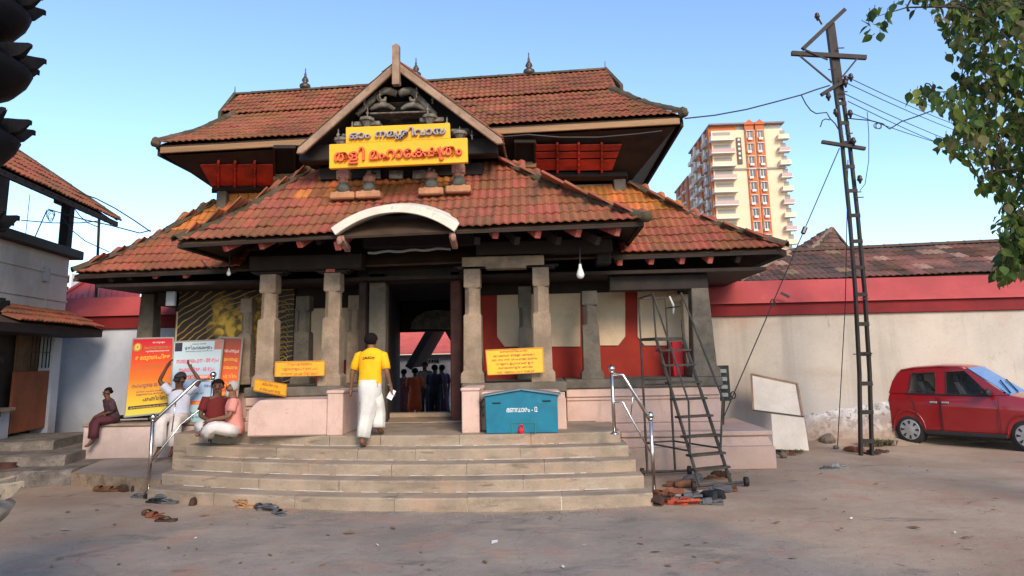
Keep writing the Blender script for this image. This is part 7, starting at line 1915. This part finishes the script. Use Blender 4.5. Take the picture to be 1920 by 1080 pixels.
cloth([(.02, .03, .86), (.02, .035, .93), (.02, .05, 1.05), (.02, .07, 1.2), (.02, .08, 1.31), (.02, .085, 1.365), (.015, .09, 1.40), (.012, .095, 1.42)], [(.178, .135), (.175, .13), (.168, .12), (.185, .125), (.205, .12), (.185, .105), (.12, .08), (.07, .065)], (1, 0, 0), Mw, m_ty, man, 'tshirt', [.025, .02, .012, .008, .004, 0, 0, 0], 7, 1,
      extra=[([(-.12, .08, 1.335), (-.165, .08, 1.32), (-.215, .068, 1.20), (-.235, .06, 1.12)], [.06, .072, .064, .066]), ([(.16, .08, 1.335), (.205, .08, 1.32), (.248, .055, 1.20), (.265, .04, 1.12)], [.06, .072, .064, .066])])
cloth([(.02, .03, .97), (.02, .03, .88), (.02, .04, .78), (-.0, .06, .6), (-.035, .06, .42), (-.055, .03, .26), (-.06, .0, .145)], [(.165, .125), (.178, .14), (.17, .15), (.135, .15), (.112, .13), (.10, .12), (.098, .11)], (1, 0, 0), Mw, m_mundu, man, 'mundu', [.01, .015, .02, .04, .05, .06, .07], 6, 2)
cloth([(.09, .06, .75), (.115, .15, .6), (.125, .2, .46), (.115, .17, .34), (.12, .15, .27)], [(.10, .13), (.09, .11), (.085, .10), (.095, .10), (.10, .085)], (1, 0, 0), Mw, m_mundu, man, 'mundu_fold', [.02, .04, .06, .08, .1], 5, 4)
b = MB(); q = V((.318, .145, .80)); b.box((0, 0, 0), (.085, .008, .15)); Rr = MX.Rotation(R_(28), 3, 'Y') ; b.v = [Mw @ (Rr @ v+q+V((-.005, .01, -.055))) for v in b.v]
c = sum(b.v, V())/8; b.v = [v-c for v in b.v]; tag(b.build('paper_slip', plain('white_paper', (.75, .74, .76), .8), M=MX.Translation(c)), 'white slip of paper in the right hand of the climbing man', 'paper')
b = MB(); b.lathe([(.031, -.015), (.036, -.012), (.036, .012), (.031, .015)], (.306, .108, .90), 14, V((.1, .35, -1)).normalized()); b.v = [Mw @ v for v in b.v]; b.build('wrist_watch', m_steel, man)
o = Mw @ V((-.072, -.045, 1.262)); e = Mw @ V((.11, -.045, 1.268))
for i, chs in enumerate(['CALICUT']):
    L, tot = layout(list(chs), .06, .3, .015, .1); wdt = .185; b = MB()
    for vs, fs in L:
        P = []
        for v in vs:
            s = v.x/tot-.5; P.append(Mw @ V((.02+s*wdt, .08-.124*math.sqrt(max(0, 1-(s*wdt/.19)**2))-.006+v.z*.04, 1.262+v.y*.05+.012*(1-4*s*s))))
        b.add(P, fs)
    b.build('printed_word', m_black, man)
# ---------------------------------------------------------------- seated figures
def seated(label, p, rz, skinm, shirt, wrap, head_dir, arms, legs, lean=(0, 0), k=1.0, sl=.5, hairm=m_hair, beard=None, hand_dirs=None, shirt_name='shirt', wrap_name='mundu', hair=True, wrap_folds=.05, hand=True):
    """p: the seat point; local +y is the way the person faces"""
    M = place(p, rz, k); lx_, ly_ = lean
    J = dict(pelvis=(0, 0, .11), spine=(lx_*.3, ly_*.3, .28), chest=(lx_*.7, ly_*.7, .47), neck=(lx_, ly_, .62), jaw=(lx_+head_dir[0]*.02, ly_+head_dir[1]*.02+.0, .69), head=(lx_+head_dir[0]*.02, ly_+head_dir[1]*.02, .755), crown=(lx_, ly_, .815),
             shL=(lx_*.85-.17, ly_*.85, .55), shR=(lx_*.85+.17, ly_*.85, .55), hipL=(-.09, .02, .09), hipR=(.09, .02, .09))
    J.update(arms); J.update(legs)
    bo, inf = skin_body(J, head_dir, M, skinm, 'person', label, 1.0, hand_dirs, hand)
    if hair: hair_cap(bo, inf, M, hairm)
    c = V(J['chest']); n_ = V(J['neck']); sp = V(J['spine']); pe = V(J['pelvis'])
    ex = []
    for s in 'LR':
        a, e = V(J['sh'+s]), V(J['el'+s]); ex.append(([a.lerp(c, .3), a, a.lerp(e, sl), a.lerp(e, sl+.18)], [.062, .076, .07, .075]))
    cloth([pe+V((0, 0, -.07)), pe+V((0, 0, .03)), sp, c, c.lerp(n_, .55), n_-V((0, 0, .03))], [(.185, .15), (.18, .145), (.175, .135), (.19, .13), (.15, .10), (.07, .065)], (1, 0, 0), M, shirt, bo, shirt_name, [.02, .02, .02, .01, .0, 0], 8, hash(label) % 7, extra=ex)
    for s in 'LR':
        h, kn, an = V(J['hip'+s]), V(J['kn'+s]), V(J['an'+s])
        cloth([h-(kn-h)*.1, h.lerp(kn, .4), kn.lerp(h, .08), kn.lerp(an, .18), kn.lerp(an, .55), kn.lerp(an, .88)], [(.115, .105), (.11, .10), (.10, .095), (.10, .095), (.10, .10), (.11, .11)], (1, 0, .05), M, wrap, bo, wrap_name, [.01, .02, .03, wrap_folds, wrap_folds*1.4, wrap_folds*1.6], 6, 3)
    if beard:
        hc, hf, hu, hr = inf; b = MB(); b.ball((0, 0, 0), (.062, .052, .07), 10, 8); cc = V(J['jaw'])+hf*.045-hu*.02
        b.v = [M @ (cc+hr*v.x+hf*v.y+hu*v.z) for v in b.v]; b.build('beard', beard, bo, smooth=True)
    return bo, inf, M, J
m_ws = cl('bluish_white_shirt', (.50, .52, .62)); m_wd = cl('white_dhoti', (.64, .58, .55)); m_mar = cl('maroon_shirt', (.13, .012, .012)); m_pk = cl('pink_shirt', (.62, .24, .2))
sp_ = atY(335, 786, 12.45); sp_.z = .845
bo, inf, M, J = seated('man in a white shirt and dark cap on the bench stretching both arms up', sp_, 186, m_skin2, m_ws, m_wd, (.1, 1, -.35),
   dict(elL=(-.36, .05, .72), wrL=(-.19, .04, .95), elR=(.36, .04, .74), wrR=(.24, .05, .98)),
   dict(knL=(-.12, .42, .08), anL=(-.10, .40, -.40), ballL=(-.10, .50, -.49), toeL=(-.10, .57, -.50), knR=(.13, .44, .08), anR=(.12, .44, -.40), ballR=(.13, .54, -.49), toeR=(.13, .61, -.50)), lean=(.0, .04), sl=.42)
hc, hf, hu, hr = inf
hair_cap(bo, (hc+hu*.012, hf, hu, hr), M, plain('dark_cap', (.02, .02, .025), .8), puff=1.1, name='cap')
b = MB(); cc = hc+hf*.10+hu*.05; b.hexa([cc-hr*.07-hf*.02, cc+hr*.07-hf*.02, cc+hr*.05+hf*.06-hu*.015, cc-hr*.05+hf*.06-hu*.015], [cc-hr*.07-hf*.02+hu*.012, cc+hr*.07-hf*.02+hu*.012, cc+hr*.05+hf*.06, cc-hr*.05+hf*.06]); b.v = [M @ v for v in b.v]; b.build('cap_peak', plain('dark_cap2', (.02, .02, .025), .8), bo)
# two men sitting together at the left end of the top step
s1 = atY(404, 806, 11.05); s1.z = .785
seated('man in a maroon shirt sitting cross legged behind the left handrail post', s1, 215, m_skin2, m_mar, m_wd, (.25, 1, -.15),
   dict(elL=(-.24, .06, .30), wrL=(-.10, .25, .20), elR=(.25, .06, .30), wrR=(.08, .27, .2)),
   dict(knL=(-.28, .30, .16), anL=(-.02, .36, .06), ballL=(.06, .40, .045), toeL=(.12, .42, .04), knR=(.28, .30, .16), anR=(.04, .44, .07), ballR=(-.04, .48, .05), toeR=(-.10, .5, .045)), lean=(0, .03), k=.98)
s2 = atY(440, 809, 10.75); s2.z = .785
seated('grey haired bearded man in a pink shirt sitting beside the man in maroon', s2, 118, m_skin, m_pk, m_wd, (.1, 1, .05),
   dict(elL=(-.23, .10, .32), wrL=(-.12, .33, .28), elR=(.25, .08, .30), wrR=(.08, .34, .24)),
   dict(knL=(-.22, .34, .17), anL=(-.02, .42, .06), ballL=(.06, .45, .045), toeL=(.12, .46, .04), knR=(.26, .34, .15), anR=(.06, .5, .07), ballR=(-.02, .55, .05), toeR=(-.08, .56, .045)), lean=(0, .05), k=.95, hairm=m_hair2, beard=m_hair2)
# woman at the far left of the bench
s3 = atY(212, 786, 12.62); s3.z = .845
m_dk = cl('dark_patterned_blouse', (.05, .025, .035), stains=[((.2, .14, .16), 22, .58, .66, .7)]); m_sk = cl('maroon_skirt', (.075, .018, .026), stains=[((.06, .02, .03), 12, .5, .65, .7)])
bo, inf, M, J = seated('woman in dark patterned blouse and maroon skirt sitting alone at the end of the bench', s3, 140, m_skin2, m_dk, m_sk, (-.2, 1, -.25),
   dict(elL=(-.22, .08, .30), wrL=(-.08, .30, .22), elR=(.23, .06, .30), wrR=(.1, .3, .22)),
   dict(knL=(-.10, .40, .10), anL=(-.06, .44, -.36), ballL=(-.06, .53, -.47), toeL=(-.06, .60, -.49), knR=(.10, .40, .10), anR=(.06, .38, -.38), ballR=(.06, .47, -.48), toeR=(.06, .54, -.5)), lean=(0, .16), k=.74, sl=.75, shirt_name='blouse', wrap_name='skirt')
hc, hf, hu, hr = inf; b = MB(); b.ball(tuple(hc-hf*.10-hu*.02), (.055, .055, .05), 10, 7); b.v = [M @ v for v in b.v]; b.build('hair_bun', m_hair, bo, smooth=True)
# ---------------------------------------------------------------- visitors in the inner court, seen through the passage
def standing(label, px, Y, rz, k, skinm, top, low, hairm=m_hair, dress=False, hl=False, z=.1):
    p = atY(px, 760, Y); p.z = z; M = place(p, rz, k)
    J = dict(pelvis=(0, 0, .88), spine=(0, .0, 1.05), chest=(0, .0, 1.26), neck=(0, .01, 1.41), jaw=(0, .03, 1.48), head=(0, .02, 1.545), crown=(0, .01, 1.60),
         shL=(-.17, 0, 1.335), elL=(-.22, .02, 1.07), wrL=(-.16, .20, .95), shR=(.17, 0, 1.335), elR=(.23, -.02, 1.06), wrR=(.24, .05, .82),
         hipL=(-.09, 0, .84), knL=(-.10, .02, .46), anL=(-.10, 0, .08), ballL=(-.11, .12, .035), toeL=(-.11, .19, .03), hipR=(.09, 0, .84), knR=(.10, .02, .46), anR=(.10, 0, .08), ballR=(.11, .12, .035), toeR=(.11, .19, .03))
    bo, inf = skin_body(J, (0, 1, 0), M, skinm, 'person', label, group=None)
    hair_cap(bo, inf, M, hairm)
    hem = .42 if dress else .82
    cloth([(0, 0, hem), (0, 0, (hem+1)/2), (0, 0, 1.05), (0, 0, 1.22), (0, 0, 1.32), (0, .005, 1.40)], [(.22 if dress else .18, .17 if dress else .14), (.20, .155), (.165, .125), (.185, .13), (.18, .11), (.065, .06)], (1, 0, 0), M, top, bo, 'tunic' if dress else 'shirt', [.04, .03, .01, .01, 0, 0], 8, 1,
        extra=[([(-.14, 0, 1.34), (-.19, 0, 1.32), (-.215, .01, 1.2), (-.22, .015, 1.1)], [.06, .07, .066, .066]), ([(.14, 0, 1.34), (.19, 0, 1.32), (.215, -.01, 1.2), (.225, -.015, 1.1)], [.06, .07, .066, .066])])
    if low is not None:
        if hl: cloth([(0, 0, .95), (0, 0, .8), (0, 0, .5), (0, 0, .08)], [(.17, .13), (.2, .16), (.21, .18), (.25, .22)], (1, 0, 0), M, low, bo, 'sari_skirt', [.01, .03, .06, .09], 9, 2)
        else:
            for s in (-1, 1): cloth([(s*.09, 0, .9), (s*.1, .01, .46), (s*.1, 0, .1)], [(.11, .12), (.085, .09), (.08, .085)], (1, 0, 0), M, low, bo, 'trouser_leg', [.01, .03, .05], 5, 2)
    return bo
m_or = cl('orange_tunic', (.6, .10, .03)); m_pr = cl('brown_print_sari', (.16, .06, .06), stains=[((.4, .2, .12), 16, .55, .64, .8)]); m_nv = cl('navy_shirt', (.03, .028, .045)); m_pu = cl('purple_cloth', (.07, .025, .05)); m_gw = cl('grey_white_shirt', (.2, .13, .1)); m_bkp = cl('black_trousers', (.02, .02, .025))
standing('visitor in an orange tunic and trousers inside the court beyond the passage', 778, 19.6, 10, .92, m_skin2, m_or, m_or, dress=True)
standing('visitor in a brown printed sari at the left inside the passage', 757, 20.2, 25, .9, m_skin2, m_pr, m_pr, hl=True)
standing('visitor in dark shirt at the right inside the court', 815, 19.8, -15, .97, m_skin2, m_nv, m_bkp)
standing('visitor in dark maroon clothes beside the right passage wall', 829, 20.4, 35, .96, m_skin2, m_pu, m_pu, hl=True)
standing('visitor in a dull tan shirt farther back in the court', 797, 22.5, 170, 1.0, m_skin2, m_gw, m_bkp)
b = MB(); a, c = atY(801, 682, 18.9), atY(824, 672, 18.9); b.bb(a.x, c.x, 18.9, 18.94, a.z, c.z); single('court_sign', 'small pale hanging sign inside the court', 'sign', b, plain('pale_sign', (.45, .45, .45), .7))
b = MB()
for x in (805, 811, 816, 820): p = atY(x, 677, 18.893); b.ball(p, (.025, .003, .03), 6, 4)
b.build('sign_mark', m_black, bpy.data.objects['court_sign'])
for _o in list(bpy.data.objects):
    if _o.type == 'MESH' and len(_o.data.polygons) == 0: bpy.data.objects.remove(_o)
